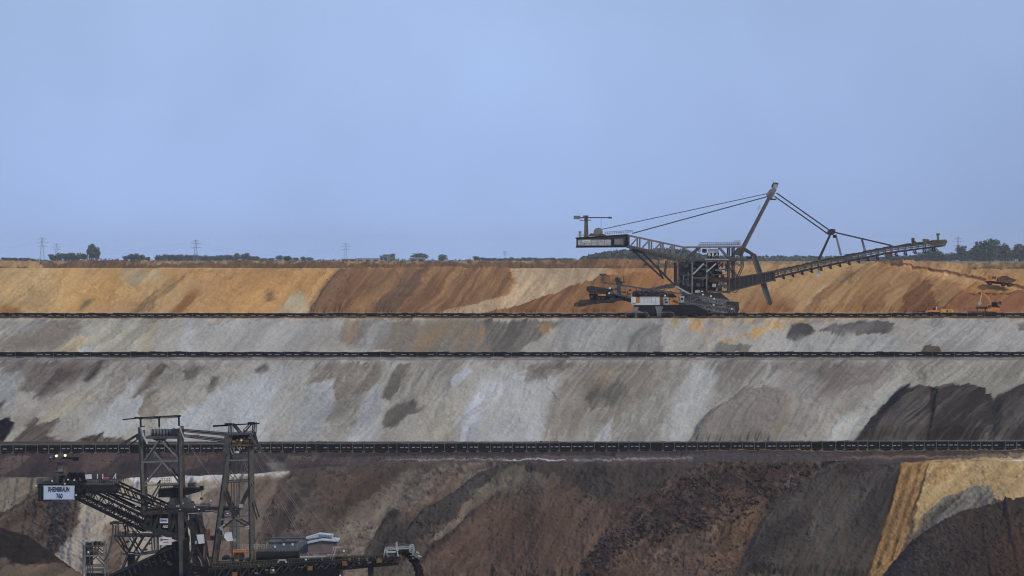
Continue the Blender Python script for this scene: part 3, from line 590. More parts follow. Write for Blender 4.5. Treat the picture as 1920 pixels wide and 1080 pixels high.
# ---- slope 4 down to the pit floor
def kE(px):
    D, z = kD2(px); return D-1.40*(Z3-ZF), np.full_like(D, ZF)
def kF(px): return 640.0, ZF
patch4 = [
    # left ridge
    Pt([(-400, 896), (90, 894), (95, 915), (60, 935), (40, 950), (0, 985), (-400, 1000)], (134, 130, 118), s=6, w=8, c2=(118, 112, 100)),
    Pt([(-300, 1010), (0, 962), (40, 935), (56, 918), (80, 908), (160, 920), (162, 945), (150, 975), (110, 1030), (80, 1082), (-300, 1082)], (92, 79, 71), s=4, w=8, c2=(76, 64, 58), h=.8, r=10, g=.7),
    Pt([(152, 935), (240, 895), (300, 890), (420, 886), (500, 882), (538, 890), (520, 900), (470, 905), (400, 960), (330, 1082), (70, 1082), (105, 1038), (150, 978)], (166, 158, 148), s=4, w=5, c2=(156, 148, 138), h=.5, r=8, g=0.15),
    Pt([(235, 894), (400, 888), (480, 884), (512, 884), (540, 886), (524, 894), (470, 896), (250, 908)], (198, 198, 200), s=2.5, w=2, c2=(186, 184, 182), g=0.1),
    Pt([(200, 985), (225, 975), (240, 1000), (235, 1082), (190, 1082)], (98, 82, 72), s=5, w=7),
    Pt([(378, 925), (430, 900), (500, 896), (520, 900), (515, 930), (505, 1000), (490, 1082), (350, 1082)], (104, 92, 84), s=4, w=5, c2=(112, 100, 92), g=0.2),
    # centre
    Pt([(480, 1082), (486, 1000), (496, 960), (530, 903), (556, 880), (600, 870), (760, 866), (745, 885), (700, 905), (640, 960), (600, 1010), (560, 1050), (540, 1082)], (72, 67, 66), s=3, w=8, c2=(88, 76, 69), h=1.2, r=10, g=1),
    Pt([(590, 945), (620, 915), (680, 885), (700, 885), (670, 915), (610, 960)], (96, 80, 70), s=6, w=8, o=.9),
    Pt([(500, 1000), (560, 930), (590, 900), (560, 960), (520, 1010)], (56, 53, 54), s=6, w=8, o=.8),
    Pt([(735, 890), (790, 872), (960, 866), (900, 890), (840, 925), (800, 955), (760, 965), (700, 1030), (688, 1082), (540, 1082), (600, 1015), (660, 950), (720, 905)], (112, 103, 96), s=5, w=8, c2=(92, 83, 77), g=0.8),
    Pt([(615, 955), (660, 920), (735, 880), (760, 872), (740, 895), (700, 925), (650, 950), (600, 985)], (62, 56, 54), s=5, w=7, c2=(78, 68, 62), h=.5),
    Pt([(700, 960), (740, 900), (760, 890), (740, 950), (715, 1000), (690, 1050)], (124, 115, 104), s=6, w=5, o=.7),
    Pt([(760, 955), (820, 905), (880, 880), (850, 915), (800, 950), (770, 975)], (112, 96, 82), s=8, w=7, o=.8),
    Pt([(676, 1056), (690, 1022), (708, 985), (728, 952), (742, 946), (758, 960), (748, 985), (732, 1015), (716, 1052)], (46, 42, 43), s=5, w=7, c2=(58, 52, 51), h=.5, r=9),
    Pt([(712, 1048), (722, 1012), (760, 985), (790, 950), (840, 925), (880, 892), (930, 872), (1000, 866), (975, 886), (930, 905), (900, 935), (868, 958), (850, 975), (820, 985), (790, 1010), (770, 1050)], (60, 56, 55), s=3, w=6, c2=(72, 66, 62), h=1.4, r=9, g=0.9),
    Pt([(800, 1018), (835, 985), (858, 968), (872, 944), (890, 934), (876, 962), (858, 985), (830, 1008)], (132, 122, 110), s=3, w=4),
    Pt([(880, 958), (895, 920), (940, 890), (1000, 872), (1060, 880), (1040, 910), (960, 930), (900, 960)], (96, 90, 82), s=7, w=8, c2=(106, 100, 90)),
    Pt([(770, 1082), (800, 1030), (850, 990), (886, 955), (930, 925), (1000, 910), (1080, 915), (1130, 935), (1160, 950), (1130, 1000), (1080, 1082)], (102, 83, 71), s=14, w=10, c2=(86, 70, 61), h=1.2, r=14, g=0.22),
    Pt([(810, 1020), (860, 985), (900, 950), (930, 930), (900, 960), (860, 1000), (800, 1050), (780, 1060)], (72, 60, 54), s=5, w=7, o=.85),
    Pt([(960, 870), (1030, 866), (1300, 868), (1320, 880), (1260, 905), (1200, 930), (1150, 945), (1110, 925), (1060, 905), (1020, 890)], (64, 57, 55), s=8, w=9, c2=(76, 68, 62), g=0.4),
    Pt([(1150, 950), (1200, 922), (1300, 880), (1330, 868), (1550, 862), (1500, 910), (1450, 960), (1420, 990), (1330, 1000), (1280, 985), (1220, 1020), (1120, 1082), (1080, 1082), (1130, 1000)], (86, 70, 62), s=6, w=12, c2=(66, 53, 49), h=.8, r=12, g=1.1),
    Pt([(1110, 1082), (1230, 1020), (1300, 975), (1360, 930), (1400, 900), (1440, 905), (1430, 950), (1410, 1010), (1380, 1082)], (100, 80, 66), s=9, w=12, c2=(80, 64, 55), g=0.6),
    Pt([(1380, 905), (1420, 870), (1520, 864), (1480, 900), (1450, 940), (1420, 930)], (64, 48, 44), s=6, w=9, c2=(82, 64, 56), o=.9),
    # right
    Pt([(1376, 1082), (1400, 1030), (1425, 975), (1450, 945), (1500, 905), (1560, 885), (1700, 868), (1716, 872), (1694, 900), (1685, 930), (1660, 1000), (1630, 1082)], (80, 73, 68), s=2.5, w=4, c2=(70, 63, 59), h=2.0, r=18, g=0.25),
    Pt([(1395, 1082), (1400, 1030), (1440, 1000), (1500, 970), (1525, 975), (1500, 1010), (1440, 1060), (1430, 1082)], (50, 46, 45), s=8, w=9, c2=(62, 57, 54), g=0.8),
    Pt([(820, 1082), (850, 1030), (930, 985), (1010, 960), (1030, 985), (960, 1030), (900, 1082)], (82, 65, 57), s=26, w=16, o=.7, g=.3),
    Pt([(930, 930), (980, 905), (1060, 905), (1080, 925), (1010, 950), (950, 960)], (82, 72, 64), s=20, w=14, o=.7, g=.3),
    Pt([(1030, 1082), (1080, 1020), (1130, 970), (1150, 985), (1110, 1040), (1080, 1082)], (112, 90, 76), s=16, w=12, o=.7),
    Pt([(1180, 975), (1240, 935), (1320, 900), (1400, 880), (1420, 900), (1340, 940), (1260, 985), (1200, 1010)], (62, 50, 47), s=14, w=16, o=.65, g=1.3),
    Pt([(1200, 1050), (1290, 1000), (1350, 990), (1330, 1030), (1260, 1070)], (112, 98, 88), s=12, w=14, o=.55, g=1.0),
    Pt([(1330, 1050), (1380, 990), (1420, 940), (1440, 940), (1420, 990), (1385, 1060)], (116, 92, 72), s=10, w=9, o=.7),
    Pt([(1500, 1010), (1560, 960), (1640, 920), (1680, 910), (1660, 980), (1600, 1040), (1540, 1060)], (92, 86, 80), s=24, w=14, o=.6, g=.2),
    Pt([(1620, 940), (1690, 890), (1700, 890), (1670, 970), (1640, 1030), (1600, 1060)], (58, 52, 49), s=20, w=10, o=.7, g=.2),
    Pt([(1530, 1082), (1560, 1040), (1620, 1010), (1630, 1040), (1600, 1082)], (88, 78, 68), s=20, w=10, o=.6),
    Pt([(1450, 905), (1480, 893), (1500, 905), (1470, 925)], (118, 112, 106), s=5, w=10, o=.55),
    # right
    Pt([(1550, 900), (1580, 866), (1620, 862), (1690, 872), (1660, 890), (1600, 905)], (66, 56, 52), s=5, w=6),
    Pt([(1545, 862), (1560, 857), (1590, 856), (1600, 864), (1560, 875), (1540, 880)], (52, 43, 40), s=3, w=4),
    Pt([(1700, 875), (1680, 905), (1665, 960), (1640, 1040), (1620, 1082), (1636, 1082), (1664, 1010), (1690, 930), (1706, 885)], (52, 46, 44), s=2, w=2, h=-.8, r=4),
    Pt([(1692, 868), (1742, 866), (1738, 892), (1722, 945), (1706, 990), (1668, 1082), (1628, 1082), (1652, 1010), (1672, 950), (1688, 893)], (156, 124, 82), s=2.5, w=2, c2=(136, 107, 72), h=-.4, r=6, g=0.3),
    Pt([(1702, 880), (1710, 880), (1692, 940), (1650, 1062), (1642, 1062), (1684, 936)], (116, 90, 60), s=2.5, w=1, o=.8, h=-.4, r=3),
    Pt([(1722, 872), (1728, 872), (1706, 950), (1672, 1050), (1666, 1050), (1700, 945)], (112, 86, 56), s=2.5, w=1, o=.8, h=-.4, r=3),
    Pt([(1738, 872), (1744, 872), (1728, 940), (1706, 985), (1700, 985), (1720, 935)], (106, 84, 58), s=3, w=1.5, h=.4, r=3),
    Pt([(1742, 866), (1930, 860), (2600, 860), (2600, 960), (1920, 940), (1870, 934), (1850, 918), (1800, 922), (1750, 955), (1712, 1000), (1722, 945)], (176, 153, 113), s=2.5, w=3, c2=(162, 139, 101), h=.4, g=0.35),
    Pt([(1742, 868), (1800, 866), (1780, 900), (1740, 925)], (172, 138, 92), s=8, w=5, o=.7),
    Pt([(1725, 1000), (1735, 965), (1770, 935), (1815, 918), (1850, 913), (1868, 930), (1850, 960), (1740, 1010)], (86, 82, 78), s=3, w=4, c2=(120, 116, 110), h=.6, r=6),
    Pt([(1705, 1010), (1735, 965), (1750, 962), (1735, 1010), (1690, 1082), (1670, 1082)], (112, 104, 92), s=4, w=5, o=.8),
    Pt([(1855, 861.5), (1880, 860.2), (1925, 860), (2300, 860), (2300, 864.5), (1925, 864.5), (1880, 863.8)], (214, 224, 240), s=1, w=.4),
]
build_band('lowest_slope', [kD2, kE, kF], [190, 12], [(92, 82, 75), (80, 70, 64), (106, 97, 89)], patch4, E_LOW,
           relief=0.75, rough=0.9, nominal=1105, label='darkest and lowest slope with brown, grey and ochre dumps', bulge=.8, RG=0.28, SA=.7, WB=3.0, drip=.18, CT=(.16, .10), endfade=(.05, .3), tuck=(-1, -.5))
# ---- near side of the pit: floor rises back to the viewpoint
def kN(d, z): return lambda px: (d, z)
build_band('near_wall', [kN(640.0, ZF), kN(520.0, ZF), kN(300.0, -62.0), kN(60.0, -16.0), kN(12.0, -2.2), kN(-40.0, -2.0)], [3, 6, 6, 3, 2], [(88, 78, 70), (78, 68, 62), (100, 90, 82)], [], E_SLOPE,
           relief=0.0, nominal=600, xs=np.linspace(-600, 600, 50), label='near slope and rim under the viewpoint')

# ---- front heaps, each a mound of its own
def heap(name, crest, D0, x0, x1, base, patches, label, relief=0.5, rough=0.6, back=30, foot=ZF, rows=(14, 120)):
    cr = interp(crest)
    xs = np.linspace((x0-960)*D0/F, (x1-960)*D0/F, int((x1-x0)/1.4))
    def kb(px):
        z = zfor(cr(px), D0); return np.full_like(z, D0+back), z-back*0.7
    def kc(px):
        z = zfor(cr(px), D0); return np.full_like(z, float(D0)), z
    def kd(px):
        z = zfor(cr(px), D0); return D0-1.45*(z-foot), np.full_like(z, foot)
    return build_band(name, [kb, kc, kd], list(rows), base, patches, E_LOW, RG=.22, SA=.6, relief=relief, rough=rough, nominal=D0, xs=xs, label=label, bulge=.3, endfade=(.05, .3))
heap('spoil_heap', [(-500, 900), (-100, 975), (0, 990), (28, 997), (38, 1001), (48, 1001), (60, 1010), (100, 1040), (125, 1056), (160, 1085), (300, 1180)], 985, -500, 280,
     [(40, 36, 34), (34, 30, 29), (48, 43, 40)], [
        Pt([(-100, 1045), (0, 1046), (40, 1058), (62, 1066), (80, 1058), (110, 1058), (150, 1070), (170, 1120), (-100, 1120)], (88, 78, 68), s=4, w=5, c2=(104, 92, 80), h=1.2, r=8),
        Pt([(60, 1045), (90, 1045), (110, 1060), (70, 1064)], (58, 44, 38), s=5, w=5)],
     'near black spoil mound at the lower left corner')
heap('spoil_heap', [(1560, 1180), (1640, 1100), (1680, 1050), (1712, 1012), (1745, 990), (1800, 962), (1850, 946), (1880, 942), (1885, 932), (1900, 936), (1930, 930), (2400, 900)], 1035, 1570, 2400,
     [(66, 55, 48), (56, 46, 41), (78, 65, 56)], [
        Pt([(1690, 1060), (1740, 1000), (1800, 975), (1790, 1020), (1720, 1082), (1650, 1100)], (88, 76, 68), s=12, w=9, o=.7),
        Pt([(1880, 1000), (1930, 980), (1930, 1080), (1860, 1082)], (84, 60, 44), s=12, w=9, o=.5)],
     'dark brown spoil mound in front of the yellow sand wall', rough=1.0)

# ---- loose clods lying on the rough slopes
def clods(name, zones, seed, matl, label):
    rs = np.random.RandomState(seed)
    ic = np.array([(1,0,0),(-1,0,0),(0,1,0),(0,-1,0),(0,0,1),(0,0,-1)], float)
    fc = np.array([(0,2,4),(2,1,4),(1,3,4),(3,0,4),(2,0,5),(1,2,5),(3,1,5),(0,3,5)])
    V, Fc = [], []; n = 0
    dg = bpy.context.evaluated_depsgraph_get()
    for (poly, cnt, smin, smax) in zones:
        P = np.array(poly, float); k = 0; tries = 0
        while k < cnt and tries < cnt*9:
            tries += 1
            x = rs.uniform(P[:, 0].min(), P[:, 0].max()); y = rs.uniform(P[:, 1].min(), P[:, 1].max())
            if sdpoly(np.array([x+rs.normal()*5]), np.array([y+rs.normal()*4]), poly)[0] < 0: continue
            dr = Vector((x-960, F*math.cos(TH)+(540-y)*math.sin(TH), -F*math.sin(TH)+(540-y)*math.cos(TH))).normalized()
            hit, loc, nor, idx, ob, mt = scene.ray_cast(dg, (0, 0, 0), dr)
            if not hit: continue
            if fbm(np.array([x/14]), np.array([y/9]), 4, 3, .6)[0] < .5 and rs.rand() < .8: continue
            k += 1
            s = smin+(smax-smin)*rs.rand()**3
            R = np.linalg.qr(rs.normal(size=(3, 3)))[0]
            v_ = (ic*(s*(0.5+rs.rand(6, 1)*0.7)*np.array([1.3, 1, .8]))) @ R
            V.append(v_+np.array(loc)+np.array([0, -0.15*s, 0.1*s])); Fc.append(fc+n); n += 6
    me = bpy.data.meshes.new(name)
    me.from_pydata(np.concatenate(V).tolist(), [], np.concatenate(Fc).tolist())
    me.materials.append(matl)
    o = bpy.data.objects.new(name, me); COL.objects.link(o); o['kind'] = 'stuff'; o['label'] = label
    return o
dgu = bpy.context.view_layer.update()
clods('clods', [
    ([(1330, 870), (1550, 866), (1440, 960), (1330, 990), (1200, 1010), (1100, 1082), (1080, 1075), (1160, 960), (1260, 900)], 2600, .18, .85),
    ([(1110, 1080), (1300, 980), (1430, 950), (1380, 1082)], 350, .15, .6),
    ([(900, 930), (1160, 930), (1080, 1080), (800, 1080)], 90, .12, .5),
    ([(500, 1040), (490, 960), (560, 880), (760, 868), (700, 920), (600, 1010)], 260, .12, .5),
    ([(600, 990), (700, 900), (760, 880), (700, 1000), (600, 1060)], 120, .12, .45),
    ([(700, 1040), (760, 980), (950, 870), (900, 950), (790, 1020)], 220, .12, .5),
    ([(1400, 1080), (1400, 1030), (1520, 970), (1540, 1000), (1450, 1080)], 300, .15, .6),
    ([(1700, 1050), (1800, 965), (1920, 945), (1920, 1080)], 500, .15, .6),
    ([(0, 960), (90, 910), (160, 940), (100, 1030)], 250, .12, .45),
    ([(0, 852), (240, 855), (240, 890), (0, 890)], 120, .15, .5),
    ([(560, 850), (1000, 856), (1000, 868), (560, 870)], 350, .12, .5),
    ([(600, 505), (660, 505), (620, 585), (580, 585)], 160, .1, .34),
    ([(640, 505), (960, 505), (900, 585), (640, 585)], 120, .08, .28),
    ([(900, 575), (1090, 530), (1130, 585), (900, 586)], 90, .08, .28),
    ([(1760, 585), (1810, 550), (1920, 550), (1920, 585)], 90, .08, .36),
], 5, M['clod'], 'loose dark clods of earth scattered over the rough slopes')
# ================================================================= builders
def empty(name, loc, label, cat, group=None):
    o = bpy.data.objects.new(name, None); COL.objects.link(o); o.location = loc
    o['label'] = label; o['category'] = cat
    if group: o['group'] = group
    o.empty_display_size = 1
    return o
def tag(o, label, cat, group=None):
    o['label'] = label; o['category'] = cat
    if group: o['group'] = group
    return o
class MB:
    """collects boxes, beams, drums and plates into one mesh"""
    def __init__(s): s.v = []; s.f = []; s.mi = []; s.mats = []
    def _add(s, vs, fs):
        n = len(s.v); s.v += [tuple(v) for v in vs]; s.f += [tuple(i+n for i in f) for f in fs]; return s
    def beam(s, a, b, w, h=None, up=(0, 0, 1), rot=0.0):
        a, b = Vector(a), Vector(b); d = b-a
        if d.length < 1e-4: return s
        h = w if h is None else h
        z = d.normalized(); u = Vector(up)
        if abs(z.dot(u)) > 0.95: u = Vector((0, 1, 0))
        x = z.cross(u).normalized(); y = x.cross(z).normalized()
        if rot: 
            c, si = math.cos(rot), math.sin(rot); x, y = x*c+y*si, y*c-x*si
        vs = [p+x*sx*w/2+y*sy*h/2 for p in (a, b) for sx, sy in ((-1, -1), (1, -1), (1, 1), (-1, 1))]
        return s._add(vs, [(0, 1, 2, 3), (7, 6, 5, 4), (0, 4, 5, 1), (1, 5, 6, 2), (2, 6, 7, 3), (3, 7, 4, 0)])
    def ibeam(s, a, b, w, h):
        """rolled section: two flanges and a web"""
        a, b = Vector(a), Vector(b); z = (b-a).normalized(); u = Vector((0, 0, 1))
        if abs(z.dot(u)) > .95: u = Vector((0, 1, 0))
        x = z.cross(u).normalized(); y = x.cross(z).normalized()
        t = h*.16
        s.beam(a+y*(h/2-t/2), b+y*(h/2-t/2), w, t, up=y); s.beam(a-y*(h/2-t/2), b-y*(h/2-t/2), w, t, up=y)
        return s.beam(a, b, w*.25, h-2*t, up=y)
    def box(s, c, size, rz=0.0):
        x, y, z = [k/2 for k in size]; c = Vector(c); R = Matrix.Rotation(rz, 3, 'Z')
        vs = [c+R @ Vector((sx*x, sy*y, sz*z)) for sz in (-1, 1) for sx, sy in ((-1, -1), (1, -1), (1, 1), (-1, 1))]
        return s._add(vs, [(3, 2, 1, 0), (4, 5, 6, 7), (0, 1, 5, 4), (1, 2, 6, 5), (2, 3, 7, 6), (3, 0, 4, 7)])
    def cyl(s, a, b, r, n=10, r2=None):
        a, b = Vector(a), Vector(b); z = (b-a).normalized(); r2 = r if r2 is None else r2
        u = Vector((0, 0, 1)) if abs(z.z) < .9 else Vector((1, 0, 0))
        x = z.cross(u).normalized(); y = z.cross(x)
        vs = []
        for p, rr in ((a, r), (b, r2)):
            for k in range(n):
                t = 2*math.pi*k/n; vs.append(p+x*math.cos(t)*rr+y*math.sin(t)*rr)
        fs = [(k, (k+1) % n, n+(k+1) % n, n+k) for k in range(n)] + [tuple(range(n))[::-1], tuple(range(n, 2*n))]
        return s._add(vs, fs)
    def tube(s, pts, r, n=5):
        for a, b in zip(pts[:-1], pts[1:]): s.cyl(a, b, r, n)
        return s
    def prism(s, poly, y0, y1):
        """poly: (x, z) outline pushed from depth y0 to y1"""
        n = len(poly)
        vs = [(x, y0, z) for x, z in poly]+[(x, y1, z) for x, z in poly]
        fs = [tuple(range(n)), tuple(range(2*n-1, n-1, -1))]+[(k, n+k, n+(k+1) % n, (k+1) % n) for k in range(n)]
        return s._add(vs, fs)
    def build(s, name, m, parent=None, label=None, kind=None):
        me = bpy.data.meshes.new(name); me.from_pydata(s.v, [], s.f); me.materials.append(m)
        bm_fix(me)
        o = bpy.data.objects.new(name, me); COL.objects.link(o)
        if parent is not None:
            o.parent = parent
            o.matrix_parent_inverse = Matrix.Identity(4)
            off = Vector(parent.location) if parent.parent is None else Vector(parent['wloc'])
            base = off
            me.transform(Matrix.Translation(-base))
            o['wloc'] = [base.x, base.y, base.z]
        if label: o['label'] = label
        if kind: o['kind'] = kind
        return o
import bmesh
def bm_fix(me):
    bm = bmesh.new(); bm.from_mesh(me); bmesh.ops.recalc_face_normals(bm, faces=bm.faces); bm.to_mesh(me); bm.free()
def copy_tree(o, loc=None, label=None, parent=None, scale=None, rz=None):
    c = o.copy(); COL.objects.link(c); c.parent = parent
    if loc is not None: c.location = loc
    if label: c['label'] = label
    if scale: c.scale = scale if hasattr(scale, '__len__') else (scale,)*3
    if rz is not None: c.rotation_euler[2] = rz
    for ch in o.children:
        copy_tree(ch, parent=c)
    return c
_FONTM = {}
def lettering(txt, name, x, z, y, h, m, parent, width=None, depth=0.03):
    """raised letters facing -Y, centred on (x, z), cap height h"""
    cu = bpy.data.curves.new(name, 'FONT'); cu.body = txt; cu.align_x = 'CENTER'; cu.align_y = 'CENTER'; cu.extrude = depth; cu.offset = 0.03
    to = bpy.data.objects.new(name, cu); COL.objects.link(to)
    bpy.context.view_layer.update()
    me = bpy.data.meshes.new_from_object(to.evaluated_get(bpy.context.evaluated_depsgraph_get()))
    bpy.data.objects.remove(to); me.name = name
    co = np.empty(len(me.vertices)*3, np.float32); me.vertices.foreach_get('co', co); co = co.reshape(-1, 3)
    mn, mx_ = co.min(0), co.max(0)
    sx = sz = h/(mx_[1]-mn[1])
    if width: sx = width/(mx_[0]-mn[0])
    me.transform(Matrix.Translation((-(mn[0]+mx_[0])/2, -(mn[1]+mx_[1])/2, 0)))
    me.transform(Matrix.Diagonal((sx, sz, 1, 1)))
    me.transform(Matrix.Rotation(math.radians(90), 4, 'X'))
    me.transform(Matrix.Translation((x, y, z)))
    base = Vector(parent.location) if parent.parent is None else Vector(parent['wloc'])
    me.transform(Matrix.Translation(-base))
    me.materials.clear(); me.materials.append(m)
    o = bpy.data.objects.new(name, me); COL.objects.link(o); o.parent = parent
    return o
class Rig:
    """a machine drawn to scale: pixel (px, py) of the photo taken on the plane at distance D, plus a depth y in metres"""
    def __init__(s, D): s.D = D; s.k = D/F
    def __call__(s, px, py, y=0.0): return Vector(((px-960)*s.k, s.D+y, -(py-486)*s.k))
    def x(s, px): return (px-960)*s.k
    def z(s, py): return -(py-486)*s.k
    def poly(s, pts): return [(s.x(a), s.z(b)) for a, b in pts]
    def plate(s, mb, pts, y0, y1): return mb.prism(s.poly(pts), s.D+y0, s.D+y1)
    def rect(s, mb, x0, y0, x1, y1, d0, d1): return s.plate(mb, [(x0, y0), (x1, y0), (x1, y1), (x0, y1)], d0, d1)
def truss(R, part_parent, name, m, top, bot, n, ys, cw, bw, skip=False, pattern='N', mb_m=None):
    """lattice girder: chords form one mesh, each brace is its own sub-part"""
    mb = MB()
    for y in ys:
        mb.beam(R(*top[0], y), R(*top[1], y), cw); mb.beam(R(*bot[0], y), R(*bot[1], y), cw)
    for i in range(n+1):
        t = i/n
        for P in (top, bot):
            a = [P[0][k]*(1-t)+P[1][k]*t for k in (0, 1)]
            if len(ys) > 1: mb.beam(R(*a, ys[0]), R(*a, ys[-1]), bw)
    o = mb.build(name, m, part_parent)
    unit = None
    for y in ys:
        for i in range(n+1):
            t = i/n; t1 = (i+1)/n
            a = [top[0][k]*(1-t)+top[1][k]*t for k in (0, 1)]; b = [bot[0][k]*(1-t)+bot[1][k]*t for k in (0, 1)]
            MB().beam(R(*a, y), R(*b, y), bw).build('brace', m, o)
            if i < n:
                if pattern == 'N' or (pattern == 'W' and i % 2):
                    c = [top[0][k]*(1-t1)+top[1][k]*t1 for k in (0, 1)]; MB().beam(R(*b, y), R(*c, y), bw).build('brace', m, o)
                if pattern == 'X' or (pattern == 'W' and not i % 2):
                    c = [bot[0][k]*(1-t1)+bot[1][k]*t1 for k in (0, 1)]; MB().beam(R(*a, y), R(*c, y), bw).build('brace', m, o)
                if pattern == 'X':
                    c = [top[0][k]*(1-t1)+top[1][k]*t1 for k in (0, 1)]; MB().beam(R(*b, y), R(*c, y), bw).build('brace', m, o)
    return o
def railing(R, mb, a, b, y, h=1.1, n=8, t=0.07):
    A, B = R(*a, y), R(*b, y)
    up = Vector((0, 0, h))
    mb.beam(A+up, B+up, t); mb.beam(A+up*.5, B+up*.5, t*.7)
    for i in range(n+1):
        p = A.lerp(B, i/n); mb.beam(p, p+up, t)
    return mb
def members(R, parent, rows, m, name=None, ys=(0,)):
    """rows: (name, (px,py), (px,py), width[, height])"""
    for r in rows:
        for y in ys:
            MB().beam(R(*r[1], y), R(*r[2], y), r[3], r[4] if len(r) > 4 else None).build(r[0], m, parent)
def crawler(R, parent, x0, x1, ytop, ybot, d0, d1, m_track, m_frame):
    """track unit: an oval belt of shoes round a frame with wheels"""
    cx = (x0+x1)/2; L = R.x(x1)-R.x(x0); H = R.z(ytop)-R.z(ybot); r = H/2
    X0, X1, zc = R.x(x0)+r, R.x(x1)-r, (R.z(ytop)+R.z(ybot))/2
    pts = []
    N = 34; per = 2*(X1-X0)+2*math.pi*r
    for i in range(N):
        s_ = per*i/N
        if s_ < X1-X0: pts.append((X0+s_, zc+r, 0))
        elif s_ < X1-X0+math.pi*r: a = (s_-(X1-X0))/r; pts.append((X1+math.sin(a)*r, zc+math.cos(a)*r, a))
        elif s_ < 2*(X1-X0)+math.pi*r: q = s_-(X1-X0)-math.pi*r; pts.append((X1-q, zc-r, math.pi))
        else: a = (s_-2*(X1-X0)-math.pi*r)/r; pts.append((X0-math.sin(a)*r, zc-math.cos(a)*r, math.pi+a))
    mb = MB(); w = per/N*0.86; t = H*.09; yc = R.D+(d0+d1)/2
    for (x, z, a) in pts:
        dx, dz = math.cos(a)*w/2, -math.sin(a)*w/2
        mb.beam((x-dx, yc, z-dz), (x+dx, yc, z+dz), abs(d1-d0), t, up=(math.sin(a), 0, math.cos(a)))
    tr = mb.build('track', m_track, parent)
    fr = MB(); fr.box(((X0+X1)/2, yc, zc+H*.06), (X1-X0, abs(d1-d0)*.7, H*.45))
    f = fr.build('track_frame', m_frame, tr)
    for k in range(5):
        x = X0+(X1-X0)*k/4
        MB().cyl((x, yc-abs(d1-d0)*.42, zc-r*.15*(0 if k in (0, 4) else 1)), (x, yc+abs(d1-d0)*.42, zc-r*.15*(0 if k in (0, 4) else 1)), r*(.78 if k in (0, 4) else .5), 12).build('wheel', m_frame, tr)
    return tr
# ================================================================= belt conveyors
def conveyor(label, A, B, height, spacing, seed, frame_m, jitter=0.0, rail=True, cover=M['black']):
    """A, B: ends on the ground (world). The belt runs from A to B."""
    rs = random.Random(seed)
    A, B = Vector(A), Vector(B); d = (B-A); L = d.length; u = d.normalized(); side = Vector((-u.y, u.x, 0))
    root = empty('belt_conveyor', (A+B)/2, label, 'conveyor')
    h = height; W = h*0.9
    def P(s, off, z): return A+u*s+side*off+Vector((0, 0, z))
    n = int(L/spacing)
    zoff = [0.0]*(n+1)
    for i in range(n+1): zoff[i] = jitter*(fbm(np.array([i*.23]), np.array([seed*3.1]), 2, 3)[0]-.5)*2
    def run(off, z, w, hh, name, m, parent=root, dz=0):
        mb = MB()
        for i in range(n): mb.beam(P(i*spacing, off, z+zoff[i]), P((i+1)*spacing, off, z+zoff[i+1]), w, hh)
        return mb.build(name, m, parent)
    run(0, h*.80, W*.80, h*.10, 'carrying_belt', M['black'])
    sp = MB()
    for i in range(n*3):
        s0 = i*spacing/3; zz = zoff[min(n, i//3)]
        q = rs.random()
        if q < .93:
            hh = h*(.06+.12*rs.random()**2)
            sp.beam(P(s0, 0, h*.85+hh/2+zz), P(s0+spacing/3*1.02, 0, h*.85+hh/2+zz), W*.5, hh)
    sp.build('carried_soil', M['coal'] if not rail else M['spill'], root, kind='stuff')
    run(-W*.45, h*.72, h*.05, h*.30, 'side_rail', cover)
    run(W*.45, h*.72, h*.05, h*.30, 'side_rail', cover)
    run(-W*.46, h*.33, h*.06, h*.22, 'lower_rail', cover)
    run(W*.46, h*.33, h*.06, h*.22, 'lower_rail', cover)
    run(0, h*.30, W*.78, h*.05, 'return_belt', M['black'])
    run(-W*.2, h*.50, W*.1, h*.36, 'cable_tray', M['black'])
    run(0, h*.08, W*.9, h*.16, 'sleeper_bed', M['black'])
    if rail:
        run(-W*.5, h*1.0, h*.025, h*.035, 'handrail', M['grey'])
    # dashes of light: idler rollers seen between the rails
    idl = MB()
    for i in range(n):
        for k in (0.30, 0.70):
            if rs.random() < .85:
                s0 = (i+k)*spacing; ln = spacing*(.10+.05*rs.random())
                idl.beam(P(s0-ln, -W*.49, h*.50+zoff[i]), P(s0+ln, -W*.49, h*.50+zoff[i]), h*.05, h*.08)
    idl.build('return_idlers', M['light'], root, kind='stuff')
    # supporting frames, one object each
    mb = MB(); c = Vector((0, 0, 0))
    t = h*.042
    for sgn in (-1, 1):
        mb.beam(side*W*.52*sgn, side*W*.52*sgn+Vector((0, 0, h*.98)), t, t)
        mb.beam(side*W*.52*sgn+Vector((0, 0, h*.2)), side*W*.30*sgn+Vector((0, 0, h*.62)), t*.7)
    mb.beam(side*W*.52+Vector((0, 0, h*.62)), side*-W*.52+Vector((0, 0, h*.62)), t)
    mb.beam(side*W*.52+Vector((0, 0, h*.2)), side*-W*.52+Vector((0, 0, h*.2)), t)
    mb.box((0, 0, h*.05), (h*.3, W*1.2, h*.10))
    me = bpy.data.meshes.new('support_frame'); me.from_pydata(mb.v, [], mb.f); me.materials.append(frame_m); bm_fix(me)
    for i in range(n+1):
        o = bpy.data.objects.new('support_frame', me); COL.objects.link(o); o.parent = root
        p = P(i*spacing, 0, zoff[i])
        o.location = p-root.location+u*rs.uniform(-.12, .12)*spacing; o.scale = (1, 1, 1+rs.uniform(-.05, .06)); o.rotation_euler = (rs.uniform(-.02, .02), 0, rs.uniform(-.03, .03))
    return root
